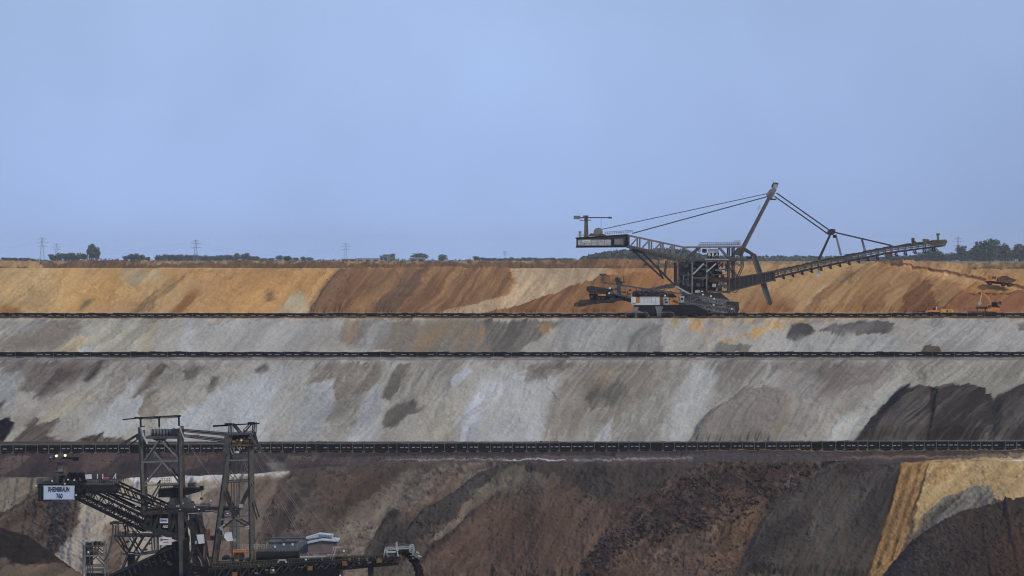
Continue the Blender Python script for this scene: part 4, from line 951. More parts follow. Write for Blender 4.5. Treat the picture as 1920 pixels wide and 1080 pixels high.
# topmost: bottom y 596 (left a little lower), 8 px high
def gp(px, D, z): return ((px-960)*D/F, D, z)
conveyor('black belt conveyor along the sandy topmost bench, passing in front of the spreader', gp(-330, 1413, Z1), gp(2250, 1413, Z1), 2.0, 7.4, 1, M['grey'], jitter=0.18, rail=False)
conveyor('black belt conveyor along the grey middle bench, between the two pale slopes', gp(-330, 1306, Z2), gp(2250, 1306, Z2), 2.1, 7.1, 2, M['grey'], jitter=0.15, rail=False)
conveyor('lowest and largest belt conveyor, its pale posts standing on the dark bench behind the excavator', gp(-330, 1156, Z3), gp(2300, 1192, Z3), 3.15, 3.85, 3, M['grey'], jitter=0.15, rail=True)
# ================================================================= spreader on the upper bench
R = Rig(1485.0)
SP = empty('spreader', R(1325, 586, 0), 'huge grey spreader with a leaning mast and long discharge boom standing on the topmost bench', 'spreader')
# counterweight end
mb = MB(); R.plate(mb, [(1081, 447), (1175, 440), (1178, 459), (1173, 463), (1081, 463.5)], -5, 5)
cwb = mb.build('counterweight_box', M['mid'], SP)
mb = MB(); R.plate(mb, [(1079.5, 445.5), (1176, 439), (1176, 441.2), (1079.5, 447.7)], -5.8, 5.8); R.plate(mb, [(1080, 461.5), (1174, 460.5), (1172, 463.8), (1080, 464.5)], -5.6, 5.6)
for x in (1081, 1146, 1150, 1172.5): R.rect(mb, x-.8, 447, x+.8, 462, -5.5, -5)
mb.build('box_frame', M['black'], cwb)
for i in range(5):
    x = 1083+i*12.6
    mb = MB(); R.rect(mb, x, 449.5, x+12.0, 460.3, -5.35, -5.0); mb.build('cladding_panel', M['light'], cwb)
mb = MB(); R.rect(mb, 1151, 448, 1168, 459, -5.3, -5.0); mb.build('cladding_panel', M['grey'], cwb)
mb = MB(); R.rect(mb, 1091.5, 449.8, 1106, 455, -5.6, -5.4); nb = mb.build('name_board', M['white'], cwb)
mb = MB(); mb.beam(R(1095, 451.5, -5.65), R(1099, 453.6, -5.65), .25, .05); mb.beam(R(1099, 453.6, -5.65), R(1103, 451.8, -5.65), .2, .05); mb.build('mark', M['ink'], cwb)
mb = MB(); railing(R, mb, (1135, 440.5), (1186, 437), -5, 1.2, 12, .12); railing(R, mb, (1135, 440.5), (1186, 437), 5, 1.2, 12, .12); railing(R, mb, (1083, 445), (1094, 444.5), -5, 1.2, 3, .12)
mb.build('railing', M['grey'], cwb)
mb = MB(); R.rect(mb, 1085, 435, 1089.5, 445, -3, -1.5); R.rect(mb, 1084, 433.6, 1090.5, 435.2, -3.4, -1.1); mb.build('cable_booth', M['light'], SP)
# service crane on the box
mb = MB(); R.plate(mb, [(1096, 407), (1102, 407), (1103.5, 445), (1095, 445)], -1.2, 1.2); cr_ = mb.build('crane_column', M['olive'], SP)
mb = MB(); R.rect(mb, 1086, 407, 1146, 409, -.6, .6); R.rect(mb, 1141, 406.4, 1147, 410, -.8, .8); mb.build('crane_jib', M['mid'], SP)
mb = MB(); R.rect(mb, 1075.5, 404.5, 1088, 411, -1.3, 1.3); mb.build('crane_counterweight', M['grey'], SP)
mb = MB(); R.rect(mb, 1093.5, 404, 1103, 408.5, -1.6, 1.6); R.rect(mb, 1087, 412.3, 1108, 413.6, -1.6, 1.6); railing(R, mb, (1087, 413), (1108, 413), -1.6, 1.0, 5, .1); mb.build('crane_head', M['mid'], SP)
MB().cyl(R(1127, 409), R(1127, 438), .06, 4).build('hoist_rope', M['dark'], SP)
# winch
mb = MB(); mb.cyl(R(1121.5, 435.5, -2.5), R(1121.5, 435.5, 2.5), 1.55, 16); wd = mb.build('winch_drum', M['dark'], SP)
mb = MB(); 
for y in (-2.6, 2.6): mb.cyl(R(1121.5, 435.5, y-.1), R(1121.5, 435.5, y+.1), 1.9, 16)
mb.build('drum_flange', M['grey'], wd)
mb = MB(); R.plate(mb, [(1103, 443), (1107, 437.5), (1115, 438), (1118, 440), (1128, 437.5), (1137, 441.5)], -3, 3); mb.build('winch_base', M['rust'], SP)
# stays to the mast head
for y in (-1.2, 1.2):
    MB().cyl(R(1126, 430.5, y*2), R(1441, 362.5, y), .16, 5).build('stay_rope', M['mid'], SP)
    MB().cyl(R(1186, 437.5, y*3), R(1441, 368, y), .24, 5).build('stay_rope', M['mid'], SP)
# rear boom
for y in (-4.5, 4.5):
    tr = MB().beam(R(1176, 441, y), R(1288, 465, y), .65).build('boom_chord', M['grey'], SP)
    lo = MB().beam(R(1176, 461, y), R(1296, 489, y), .9).build('boom_chord', M['mid'], SP)
    for x in (1195, 1199.5, 1217, 1221.5, 1239, 1243, 1260, 1264, 1282.5):
        yt = 441+(x-1176)*24/112; yb = 461+(x-1176)*28/120
        MB().beam(R(x, yt, y), R(x, yb, y), .38).build('brace', M['grey'], tr)
    for x0, x1 in ((1181, 1196), (1202, 1218), (1223, 1240), (1245, 1261), (1268, 1283)):
        MB().beam(R(x0, 461+(x0-1176)*28/120, y), R(x1, 441+(x1-1176)*24/112, y), .42).build('brace', M['grey'], tr)
mb = MB(); R.plate(mb, [(1172, 440), (1180, 442), (1180, 466), (1172, 463)], -5, 5); mb.build('boom_end_plate', M['mid'], SP)
mb = MB()
for k, y in enumerate((-3.6, -2.2, -.6, 1.0, 2.4)):
    mb.beam(R(1180, 463+k*1.6, y), R(1302, 489+k*2.0, y), .35)
mb.build('walkway_girders', M['mid'], SP)
mb = MB(); railing(R, mb, (1182, 466), (1300, 493), -4.9, 1.3, 26, .13); mb.build('railing', M['grey'], SP)
mb = MB(); R.rect(mb, 1185, 467, 1204, 470.5, -3, 3); mb.build('pivot_block', M['dark'], SP)
for y in (-3.4, 3.4):
    for a, b in (((1187, 470), (1240, 519)), ((1201, 470), (1262, 532)), ((1262, 532), (1300, 550)), ((1233, 498), (1243, 523))):
        MB().beam(R(*a, y), R(*b, y), .62).build('strut', M['dark'], SP)
mb = MB(); R.rect(mb, 1207, 494, 1216, 498, -4, 4); mb.build('strut_joint', M['dark'], SP)
# upper platform over the slewing tower
up = MB()
for y in (-6, 6): up.beam(R(1286, 463.5, y), R(1392, 463, y), .75); up.beam(R(1310, 459.5, y), R(1386, 459, y), .4)
for x in (1290, 1312, 1340, 1366, 1390): up.beam(R(x, 463, -6), R(x, 463, 6), .5)
up_o = up.build('upper_deck', M['grey'], SP)
mb = MB(); railing(R, mb, (1312, 460.5), (1386, 460), -6, 1.3, 18, .12); railing(R, mb, (1312, 460.5), (1386, 460), 6, 1.3, 18, .12); railing(R, mb, (1375, 458.5), (1388, 458), -4, 1.6, 6, .12); mb.build('railing', M['grey'], up_o)
mid_ = MB()
for y in (-6.4, 6.4): mid_.beam(R(1296, 487.5, y), R(1396, 486.5, y), .95)
R.rect(mid_, 1303, 485, 1366, 489.5, -4.5, 5.5)
mid_.build('middle_deck', M['mid'], SP)
mb = MB(); mb.beam(R(1320, 486.6, -6.9), R(1364, 486.6, -6.9), .45); mb.build('deck_edge', M['light'], SP)
for y in (-6.2, 6.2):
    for a, b, w, m in (((1287, 487), (1311, 463.5), 1.0, 'mid'), ((1311, 463), (1311, 473), .6, 'grey'), ((1347, 463), (1366, 484), .7, 'grey'), ((1367, 489), (1388, 463), .9, 'mid'),
                    ((1296.5, 489), (1296.5, 551), .75, 'grey'), ((1323.5, 490), (1323.5, 545), .55, 'grey'), ((1366, 463), (1366, 550), .85, 'mid'), ((1374.5, 463), (1374.5, 530), .8, 'dark'),
                    ((1389, 463), (1392, 500), .75, 'mid'), ((1390, 462), (1413, 477), .6, 'mid'), ((1372, 489), (1390, 499), .6, 'grey'), ((1392, 500), (1383, 520), .55, 'mid'),
                    ((1298, 514), (1318, 494), .8, 'light'), ((1318, 494), (1337, 519), .6, 'mid'), ((1323, 510), (1341, 494), .7, 'light'), ((1298, 521), (1323, 521), .4, 'grey'),
                    ((1366, 500), (1388, 525), .55, 'mid'), ((1375, 488), (1389, 499), .5, 'grey'), ((1323, 545), (1367, 549), .6, 'mid'), ((1346, 528), (1362, 541), .5, 'grey'), ((1350, 528), (1366, 540), .4, 'grey'),
                    ((1266, 492), (1266, 532), .75, 'dark'), ((1270, 497), (1271, 540), .5, 'mid'), ((1250, 488), (1246, 516), .6, 'mid'), ((1235, 484), (1236, 506), .5, 'grey'), ((1276, 545), (1297, 552), .55, 'light'), ((1265, 536), (1292, 551), .8, 'light')):
        MB().beam(R(*a, y), R(*b, y), w*.8).build('tower_brace', M[m], SP)
mb = MB(); R.plate(mb, [(1323, 492), (1346, 490), (1350, 512), (1344, 545), (1323, 547)], 3.5, 5.5); mb.build('slewing_house', M['dark'], SP)
mb = MB(); R.rect(mb, 1323, 520, 1366, 529, -4, 5); mb.build('lower_deck', M['rust'], SP)
rs = random.Random(4)
mb = MB(); R.plate(mb, [(1272, 492), (1296, 489), (1322, 490), (1322, 548), (1296, 550), (1276, 540)], 1, 5.5); mb.build('slewing_tower', M['mid'], SP)
for i in range(85):
    x = rs.uniform(1272, 1360); y0 = rs.uniform(490, 545); w = rs.uniform(2, 9); h = rs.uniform(2, 7); d = rs.uniform(-5.5, 2)
    if x > 1326 and rs.random() < .25 and y0 < 515: continue
    mb = MB(); R.rect(mb, x, y0, x+w, y0+h, d, d+rs.uniform(1, 3)); mb.build('machinery_box', M[rs.choice(['dark', 'mid', 'black', 'grey', 'blue', 'rust', 'dark'])], SP)
for (x0, y0, x1, y1, m) in ((1302, 543.5, 1311, 550, 'light'), (1334, 532, 1341, 538, 'light'), (1313, 545, 1317, 547, 'white'), (1352, 506, 1358, 510, 'light'), (1320, 545, 1366, 547, 'mid'), (1337, 514, 1360, 516, 'mid'), (1340, 505, 1352, 508, 'grey')):
    mb = MB(); R.rect(mb, x0, y0, x1, y1, -5.8, -4.6); mb.build('switch_box', M[m], SP)
for i in range(40):
    a = (rs.uniform(1262, 1368), rs.uniform(492, 545)); l = rs.uniform(8, 22); an = rs.choice([0, 90, 45, -45, 90, 0])
    b = (a[0]+l*math.cos(math.radians(an)), a[1]+l*math.sin(math.radians(an)))
    d = rs.uniform(-5, 3); MB().beam(R(*a, d), R(*b, d), rs.uniform(.25, .5)).build('pipe', M[rs.choice(['mid', 'grey', 'rust', 'grey'])], SP)
# lettering board on the tower
mb = MB(); R.rect(mb, 1326, 467, 1346.5, 473.5, -5.2, -4.9); lb = mb.build('letter_board', M['white'], SP)
mb = MB(); R.rect(mb, 1325, 473.7, 1347, 484, -4.6, -4.4); mb.build('letter_backing', M['black'], SP)
lettering('B E A', 'letters', R.x(1336.5), R.z(477.3), R.D-5.2, 1.45, M['white'], SP, width=4.3)
for i, (x0, x1) in enumerate(((1329, 1330), (1333, 1336), (1339, 1337), (1343, 1343))):
    MB().beam(R(x0, 480, -5), R(x1, 486, -5), .18).build('board_post', M['grey'], SP)
mb = MB(); R.rect(mb, 1315.5, 466.5, 1324, 474, -4.5, -4.0); mb.build('cab', M['blue'], SP)
# mast
for sgn in (-1, 1):
    ms = MB().beam(R(1386, 478, sgn*5), R(1447, 361, sgn*1.1), 1.25, 1.0).build('mast_leg', M['mid'], SP)
    mb = MB()
    for k in range(12):
        t = (k+.5)/12; p = R(1386, 478, sgn*5).lerp(R(1447, 361, sgn*1.1), t)
        mb.box(p+Vector((.55, 0, .35)), (.9, .5, .25), 0)
    mb.build('rungs', M['grey'], ms)
for k in range(7):
    t = (k+.5)/7; a = R(1386, 478, -5).lerp(R(1447, 361, -1.1), t); b = R(1386, 478, 5).lerp(R(1447, 361, 1.1), t)
    MB().beam(a, b, .45).build('mast_crossbeam', M['mid'], SP)
mb = MB(); R.plate(mb, [(1384, 462), (1392, 460), (1396, 468), (1390, 480), (1381, 478)], -6, 6); mb.build('mast_foot', M['mid'], SP)
mb = MB(); R.plate(mb, [(1437, 364), (1444, 355), (1451, 352), (1456, 355), (1451, 366), (1447, 373), (1438, 369)], -1.6, 1.6); hd = mb.build('mast_head', M['grey'], SP)
mb = MB(); mb.cyl(R(1454, 349, -1.3), R(1454, 349, 1.3), 1.0, 14); sh_ = mb.build('head_sheave', M['light'], SP)
mb = MB()
for k in range(7):
    a0 = math.radians(200-k*32); a1 = math.radians(200-(k+1)*32)
    if k < 5: mb.beam(R(1454+6.5*math.cos(a0), 350-7*math.sin(a0), -1.3), R(1454+6.5*math.cos(a1), 350-7*math.sin(a1), -1.3), .45)
    if k < 5: mb.beam(R(1454+6.5*math.cos(a0), 350-7*math.sin(a0), 1.3), R(1454+6.5*math.cos(a1), 350-7*math.sin(a1), 1.3), .45)
mb.build('sheave_guard', M['dark'], SP)
mb = MB(); R.rect(mb, 1440, 372.5, 1455, 375, -2, 2); mb.beam(R(1449, 338, 0), R(1451, 346, 0), .15); mb.build('mast_platform', M['dark'], SP)
mb = MB(); railing(R, mb, (1420, 397), (1424, 391), -3.2, 1.5, 2, .1); mb.build('railing', M['grey'], SP)
# stays to the discharge boom
for y in (-1.3, 1.3):
    MB().beam(R(1456, 362, y), R(1557, 433, y*1.3), .36).build('stay_bar', M['dark'], SP)
    MB().beam(R(1452, 368, y), R(1553, 439, y*1.3), .36).build('stay_bar', M['dark'], SP)
    MB().beam(R(1562, 435, y*1.3), R(1670, 460, y*2), .48).build('stay_bar', M['dark'], SP)
    MB().beam(R(1556, 441, y*1.3), R(1535, 487, y*2.2), .55).build('boom_strut', M['dark'], SP)
    MB().beam(R(1567, 440, y*1.3), R(1577, 479, y*2.2), .4).build('boom_strut', M['grey'], SP)
    MB().beam(R(1616, 449, y*1.6), R(1622, 471, y*2.2), .4).build('boom_strut', M['mid'], SP)
mb = MB(); R.plate(mb, [(1552, 433), (1558, 429), (1565, 430), (1566, 436), (1560, 441), (1553, 440)], -2.4, 2.4); R.rect(mb, 1548, 436, 1553, 438, -2, 2); R.rect(mb, 1562, 440, 1568, 446, -1.2, 1.2); mb.build('stay_joint', M['dark'], SP)
# discharge boom
solid = MB(); R.plate(solid, [(1366, 523), (1440, 510), (1452, 512), (1452, 524), (1368, 546)], -3.5, 3.5); gd = solid.build('boom_girder', M['dark'], SP)
mb = MB()
for k in range(11):
    x = 1370+k*8; yt = 523-(x-1366)*.165; yb = 546-(x-1368)*.26
    mb.beam(R(x, yt, -3.6), R(x, yb, -3.6), .3, .25)
mb.beam(R(1366, 522.5, -3.7), R(1450, 508.5, -3.7), .5); mb.beam(R(1368, 546, -3.7), R(1452, 524.5, -3.7), .5)
mb.build('girder_stiffener', M['mid'], gd)
def by(x, off=0): return float(np.interp(x, [1380, 1440, 1534, 1665, 1765], [529, 515, 494, 467.5, 455]))+off
bt = MB()
BX = [1440, 1534, 1665, 1766]
for y in (-3, 3):
    for a, b in zip(BX[:-1], BX[1:]): bt.beam(R(a, by(a, -2), y), R(b, by(b, -2), y), .75)
bt_o = bt.build('boom_top_chord', M['mid'], SP)
bb = MB()
for y in (-3, 3):
    for a, b in zip(BX[:-1], BX[1:]): bb.beam(R(a, by(a, 8-(a-1440)/160), y), R(b, by(b, 8-(b-1440)/160), y), .7)
bb_o = bb.build('boom_bottom_chord', M['dark'], SP)
mb = MB()
for a, b in zip(BX[:-1], BX[1:]): mb.beam(R(a, by(a, -3.6), 0), R(b, by(b, -3.6), 0), 3.6, .5)
mb.build('boom_belt', M['black'], SP)
mb = MB()
for i in range(150):
    x = 1441+i*2.16; hh = rs.uniform(.15, .8)
    a = R(x, by(x, -4.5), rs.uniform(-.6, .6)); mb.box(a+Vector((0, 0, hh/2-.3)), (rs.uniform(.5, 1.2), rs.uniform(1.6, 2.8), hh))
mb.build('carried_soil', M['spill'], SP, kind='stuff')
for i in range(26):
    x = 1446+i*12.5
    for y in (-3, 3):
        MB().beam(R(x, by(x, -2), y), R(x, by(x, 6), y), .38).build('boom_post', M['mid'], bt_o)
    if i % 1 == 0:
        MB().beam(R(x+4, by(x+4, -2), -3), R(x+12.5, by(x+12.5, 6.5), -3), .28).build('boom_brace', M['grey'], bt_o)
for i in range(18):
    x = 1450+i*17.6
    mb = MB(); mb.beam(R(x, by(x, 5), -3.2), R(x+2.4, by(x, 14), -3.2), .5); mb.beam(R(x+2.4, by(x, 14), -3.2), R(x-5.5, by(x, 11), -3.2), .28); mb.beam(R(x+2.4, by(x, 14), 3.2), R(x+2.4, by(x, 14), -3.2), .4); mb.beam(R(x, by(x, 5), 3.2), R(x+2.4, by(x, 14), 3.2), .5)
    mb.build('belt_hanger', M['dark'], bb_o)
mb = MB()
for i in range(60):
    x = 1443+i*5.35; mb.cyl(R(x, by(x, 2.0), -3.15), R(x, by(x, 2.0), 3.15), .32, 6)
mb.build('idler_rollers', M['grey'], SP, kind='stuff')
mb = MB(); railing(R, mb, (1452, by(1452, 9)), (1534, by(1534, 9)), -4.1, 1.3, 14, .1); railing(R, mb, (1534, by(1534, 9)), (1665, by(1665, 8)), -4.1, 1.3, 22, .1); mb.build('walkway_railing', M['mid'], SP)
mb = MB(); mb.cyl(R(1766, 455, -2.6), R(1766, 455, 2.6), 1.15, 14); mb.build('discharge_drum', M['olive'], SP)
mb = MB(); R.plate(mb, [(1745, 459), (1749, 450), (1772, 449), (1775, 453), (1770, 462), (1757, 462)], -3.2, 3.2); mb.build('boom_head', M['olive'], SP)
mb = MB(); R.rect(mb, 1757, 438.5, 1760, 450, -1, 1); R.rect(mb, 1756, 437.5, 1761.5, 441, -1.2, 1.2); mb.build('boom_head_post', M['olive'], SP)
for (x0, y0, x1, y1, m) in ((1708, 446, 1713, 456, 'rust'), (1709, 452, 1716, 460, 'olive'), (1729, 448, 1737, 457, 'olive'), (1738, 449, 1741, 455, 'rust'), (1660, 484-9, 1672, 484-2, 'rust')):
    mb = MB(); R.rect(mb, x0, y0, x1, y1, -3.6, -1.5); mb.build('drive_box', M[m], SP)
mb = MB(); R.rect(mb, 1530, 511, 1535.5, 517, -2.2, -.8); mb.beam(R(1534, 503, -1.5), R(1536, 515, -1.5), .5); mb.build('boom_cab', M['white'], SP)
# sloping support leg
mb = MB(); R.plate(mb, [(1408, 479), (1411, 475), (1417, 476), (1448, 568), (1445, 573), (1439, 570)], -1.6, 1.6); mb.build('pendulum_leg', M['mid'], SP)
mb = MB(); mb.beam(R(1417.5, 478, -1.75), R(1447.5, 567, -1.75), .35, .3); mb.beam(R(1409, 479, -1.75), R(1439.5, 569, -1.75), .3, .3); mb.build('leg_flange', M['grey'], SP)
for y in (-4.5, 4.5):
    MB().beam(R(1393, 468, y), R(1411, 478, y*.3), .5).build('leg_tie', M['dark'], SP)
mb = MB(); R.rect(mb, 1400, 481, 1409, 486.5, -2, 2); mb.build('tie_block', M['dark'], SP)
MB().tube([R(1376+6*math.cos(math.radians(a)), 542-6*math.sin(math.radians(a)), -3.7) for a in range(180, 361, 20)], .18).build('cable_loop', M['dark'], SP)
# feeding conveyor coming up from the left
R2 = R
mb = MB(); R.plate(mb, [(1195, 552), (1195, 546), (1292, 524), (1292, 531)], -2, 2); fb = mb.build('feed_boom', M['olive'], SP)
mb = MB()
for x in range(1198, 1290, 9):
    y = 546-(x-1195)*22/97.0; mb.beam(R(x, y-.5, -2.1), R(x, y+6.5, -2.1), .3)
mb.beam(R(1195, 546, -2.2), R(1292, 524, -2.2), .4); mb.beam(R(1215, 551, -2.2), R(1292, 531, -2.2), .35)
mb.build('feed_boom_ribs', M['grey'], fb)
# undercarriage
mb = MB(); R.plate(mb, [(1282, 548), (1350, 549), (1366, 562), (1370, 574), (1280, 574), (1274, 560)], -6, 6); mb.build('undercarriage', M['dark'], SP)
for x0, x1 in ((1268, 1318), (1326, 1376)):
    for d0, d1 in ((-7.5, -4.5), (4.5, 7.5)): crawler(R, SP, x0, x1, 572, 590.6, d0, d1, M['black'], M['mid'])

# ================================================================= crawler-mounted tripper car in front of it
R = Rig(1418.0)
TC = empty('tripper_car', R(1235, 595.5), 'low dark tripper car on crawlers with white cabins, below and left of the spreader tower', 'tripper car')
mb = MB(); R.plate(mb, [(1100, 538), (1106, 536), (1122, 538), (1146, 543), (1146, 551), (1130, 550), (1106, 550), (1099, 544)], -3, 3); mb.build('receiving_hopper', M['dark'], TC)
mb = MB(); R.plate(mb, [(1104, 550.5), (1150, 551), (1186, 561), (1184, 567), (1160, 562), (1128, 565), (1106, 561)], -1.4, 2.8); mb.build('hopper_underside', M['black'], TC)
for y in (-3.2, 3.2):
    MB().beam(R(1132, 530, y), R(1255, 548, y), .6, .55).build('long_beam', M['blue'], TC)
    MB().beam(R(1143, 549, y), R(1186, 559, y), .55).build('long_beam', M['blue'], TC)
    MB().beam(R(1255, 548, y), R(1330, 556, y), .5).build('long_beam', M['blue'], TC)
mb = MB(); R.plate(mb, [(1186, 548), (1240, 550), (1262, 552), (1262, 557), (1186, 557)], -1, 3); mb.build('engine_deck', M['dark'], TC)
# little lattice conveyor at far left
mb = MB()
for k in range(5): mb.beam(R(1077+k*2, 574-k*2.4, -4+k), R(1168, 562-k*1.6, -4+k), .42)
R.plate(mb, [(1077, 568), (1086, 570), (1088, 574), (1076, 574.5)], -2, 2)
tl = mb.build('tail_conveyor', M['dark'], TC)
for k in range(14):
    x = 1080+k*6.5; MB().beam(R(x, 566-k*.5, -4.2), R(x+3, 576-k*1.1, -4.2), .4).build('brace', M['dark' if k % 3 else 'rust'], tl)
mb = MB(); R.plate(mb, [(1092, 566), (1096, 561.5), (1108, 562), (1110, 566)], -1.5, 1.5); mb.build('tail_drum_cover', M['rust'], TC)
# posts and small boxes at the left
for a, b, w, m in (((1130, 513), (1130, 531), .9, 'mid'), ((1124, 515), (1136, 515), .7, 'dark'), ((1136, 516), (1142, 516), .3, 'rust'), ((1142, 516), (1142, 530), .3, 'rust'), ((1109, 533), (1109, 527), .2, 'mid'),
                   ((1155, 521), (1164, 534), 1.4, 'dark'), ((1160, 520), (1168, 533), .5, 'grey'), ((1170, 517), (1168, 530), .4, 'rust'), ((1152, 526), (1172, 530), .5, 'rust'), ((1160, 534), (1160, 552), 1.6, 'blue'), ((1163, 530), (1163, 556), .4, 'grey')):
    MB().beam(R(*a, -1), R(*b, -1), w).build('post', M[m], TC)
mb = MB(); R.rect(mb, 1155, 522, 1162, 533, -2, 2); mb.build('drive_house', M['dark'], TC)
mb = MB(); R.rect(mb, 1121, 551.5, 1136, 554.5, -3.3, -3); mb.build('warning_strip', M['orange'], TC)
mb = MB(); mb.cyl(R(1143, 540, -3.6), R(1143, 540, -3.2), .45, 8); mb.cyl(R(1142, 549.5, -3.6), R(1142, 549.5, -3.2), .4, 8); mb.build('work_lights', M['white'], TC)
# cabins
for x0, x1, y0, y1, m in ((1183, 1191.5, 556.5, 570, 'white'), (1199, 1236, 556.5, 568.3, 'white'), (1185, 1236, 568.3, 571.5, 'white'), (1236.5, 1242.5, 557, 571, 'rust'), (1243.5, 1253, 558, 571, 'light'), (1274, 1282, 555, 567, 'light')):
    mb = MB(); R.rect(mb, x0, y0, x1, y1, -4.6, -2.2); c_ = mb.build('cabin', M[m], TC)
    if x1-x0 > 20 and y1-y0 > 8:
        mb = MB(); R.rect(mb, x0-.6, y0-1.0, x1+.6, y0, -4.8, -2); mb.build('cabin_roof', M['grey'], c_)
        for i in range(5): mb = MB(); R.rect(mb, x0+1.2+i*7.1, y0+1, x0+7.6+i*7.1, y1-.8, -4.68, -4.6); mb.build('cladding_panel', M['white'], c_)
        for i in range(1, 5): mb = MB(); R.rect(mb, x0+.7+i*7.1, y0+1, x0+1.1+i*7.1, y1-.8, -4.66, -4.6); mb.build('panel_joint', M['grey'], c_)
for x0, y0, x1, y1 in ((1245, 560, 1249, 563), (1246, 565, 1251, 568), (1276, 558, 1280, 562)):
    mb = MB(); R.rect(mb, x0, y0, x1, y1, -4.7, -4.6); mb.build('cabin_window', M['black'], TC)
mb = MB(); R.plate(mb, [(1188, 571.5), (1300, 571.5), (1320, 580), (1330, 590), (1212, 588), (1192, 580)], -8.2, 5.5); mb.build('chassis', M['black'], TC)
mb = MB(); R.plate(mb, [(1226, 574), (1242, 574), (1240, 580), (1236, 594), (1231, 594), (1229, 580)], -8.4, -7.6); mb.build('track_bracket', M['grey'], TC)
mb = MB(); R.plate(mb, [(1185, 575), (1196, 575), (1192, 594), (1187, 594)], -8.4, -7.6); mb.build('track_bracket', M['grey'], TC)
for x0, x1 in ((1171, 1192), (1190, 1214), (1236, 1262)):
    crawler(R, TC, x0, x1, 584.5, 596.6, -11.5, -8.5, M['grey'], M['dark'])
    crawler(R, TC, x0, x1, 585, 595.6, 3.6, 6, M['mid'], M['black'])
mb = MB(); R.rect(mb, 1270, 573, 1281, 581.5, -5, -3.4); rb = mb.build('red_cabinet', M['red'], TC)
mb = MB(); R.plate(mb, [(1289, 588), (1294, 588), (1295, 591.5), (1304, 592), (1304, 594.5), (1289, 594)], -5.4, -4); R.rect(mb, 1291, 584, 1293.5, 588, -5, -4.5); mb.build('orange_step', M['orange'], TC)
# right-hand descending lattice girders
for y in (-4, 0.5):
    truss(R, TC, 'side_girder', M['grey'], [(1284, 567), (1376, 579)], [(1288, 572), (1378, 590)], 11, (y,), .5, .28, pattern='N')
truss(R, TC, 'rear_girder', M['grey'], [(1310, 556), (1384, 567)], [(1318, 563), (1384, 578)], 9, (-1.5, 3), .45, .28, pattern='W')
mb = MB(); railing(R, mb, (1284, 568), (1376, 580), -4.4, 1.4, 20, .1); railing(R, mb, (1290, 561), (1380, 569), -1, 1.4, 20, .1); mb.build('railing', M['grey'], TC)
rs = random.Random(12)
for i in range(26):
    x = rs.uniform(1240, 1372); y0 = 555+(x-1240)*.09+rs.uniform(0, 22); w = rs.uniform(2, 8); h = rs.uniform(1.5, 5); d = rs.uniform(-3.4, 2)
    mb = MB(); R.rect(mb, x, y0, x+w, min(y0+h, 592), d, d+rs.uniform(1, 2.5)); mb.build('machinery_box', M[rs.choice(['dark', 'black', 'mid', 'dark', 'olive', 'rust'])], TC)
for i in range(40):
    a = (rs.uniform(1110, 1260), rs.uniform(538, 557)); l = rs.uniform(5, 16); an = rs.choice([5, 90, 50, -45, 8])
    d = rs.uniform(-3, 3); MB().beam(R(*a, d), R(a[0]+l*math.cos(math.radians(an)), a[1]+l*math.sin(math.radians(an))*.7, d), rs.uniform(.2, .45)).build('pipe', M[rs.choice(['mid', 'grey', 'rust', 'olive'])], TC)
for x, y in ((1337, 571.5), (1246, 554), (1317, 552), (1371, 579), (1338, 560), (1332, 555), (1300, 589)):
    MB().cyl(R(x, y, -4.6), R(x, y, -4.2), .38, 8).build('work_light', M['white'], TC)
mb = MB(); R.plate(mb, [(1362, 566), (1384, 566), (1386, 580), (1380, 592), (1362, 592)], -2, 3); mb.build('end_frame', M['dark'], TC)

rs = random.Random(45)
for i in range(120):
    x = rs.uniform(1104, 1262); y0 = np.interp(x, [1100, 1130, 1186, 1262], [545, 538, 541, 546])+rs.uniform(0, 20 if x < 1185 else 9); w = rs.uniform(2, 8); h = rs.uniform(1.2, 4); d = rs.uniform(-3.4, 2.4)
    mb = MB(); R.rect(mb, x, y0, x+w, y0+h, d, d+rs.uniform(.6, 1.6)); mb.build('machinery_box', M[rs.choice(['dark', 'black', 'blue', 'dark', 'rust', 'mid'])], TC)
for i in range(20):
    x = rs.uniform(1078, 1150); y0 = np.interp(x, [1078, 1160], [571, 562])+rs.uniform(-5, 4); d = rs.uniform(-4, 2)
    MB().beam(R(x, y0, d), R(x+rs.uniform(6, 16), y0-rs.uniform(0, 2), d), rs.uniform(.25, .6)).build('pipe', M[rs.choice(['dark', 'mid', 'rust', 'black'])], TC)
for i in range(26):
    x = rs.uniform(1258, 1384); y0 = rs.uniform(562, 586); d = rs.uniform(-4.2, 3)
    MB().beam(R(x, y0, d), R(min(1388, x+rs.uniform(4, 18)), y0+rs.uniform(-6, 8), d), rs.uniform(.18, .4)).build('pipe', M[rs.choice(['grey', 'mid', 'grey', 'black', 'olive', 'light'])], TC)
# ================================================================= bucket-wheel excavator, lower left
R = Rig(930.0)
EX = empty('bucket_wheel_excavator', (R.x(370), R.D, ZF), 'dark bucket wheel excavator with two lattice towers and pale board at its tail', 'excavator')
def mem(a, b, w, m, name, y=0, h=None, parent=None):
    return MB().beam(R(*a, y), R(*b, y), w, h).build(name, M[m], parent or EX)
def boxp(x0, y0, x1, y1, d0, d1, m, name, parent=None):
    mb = MB(); R.rect(mb, x0, y0, x1, y1, d0, d1); return mb.build(name, M[m], parent or EX)
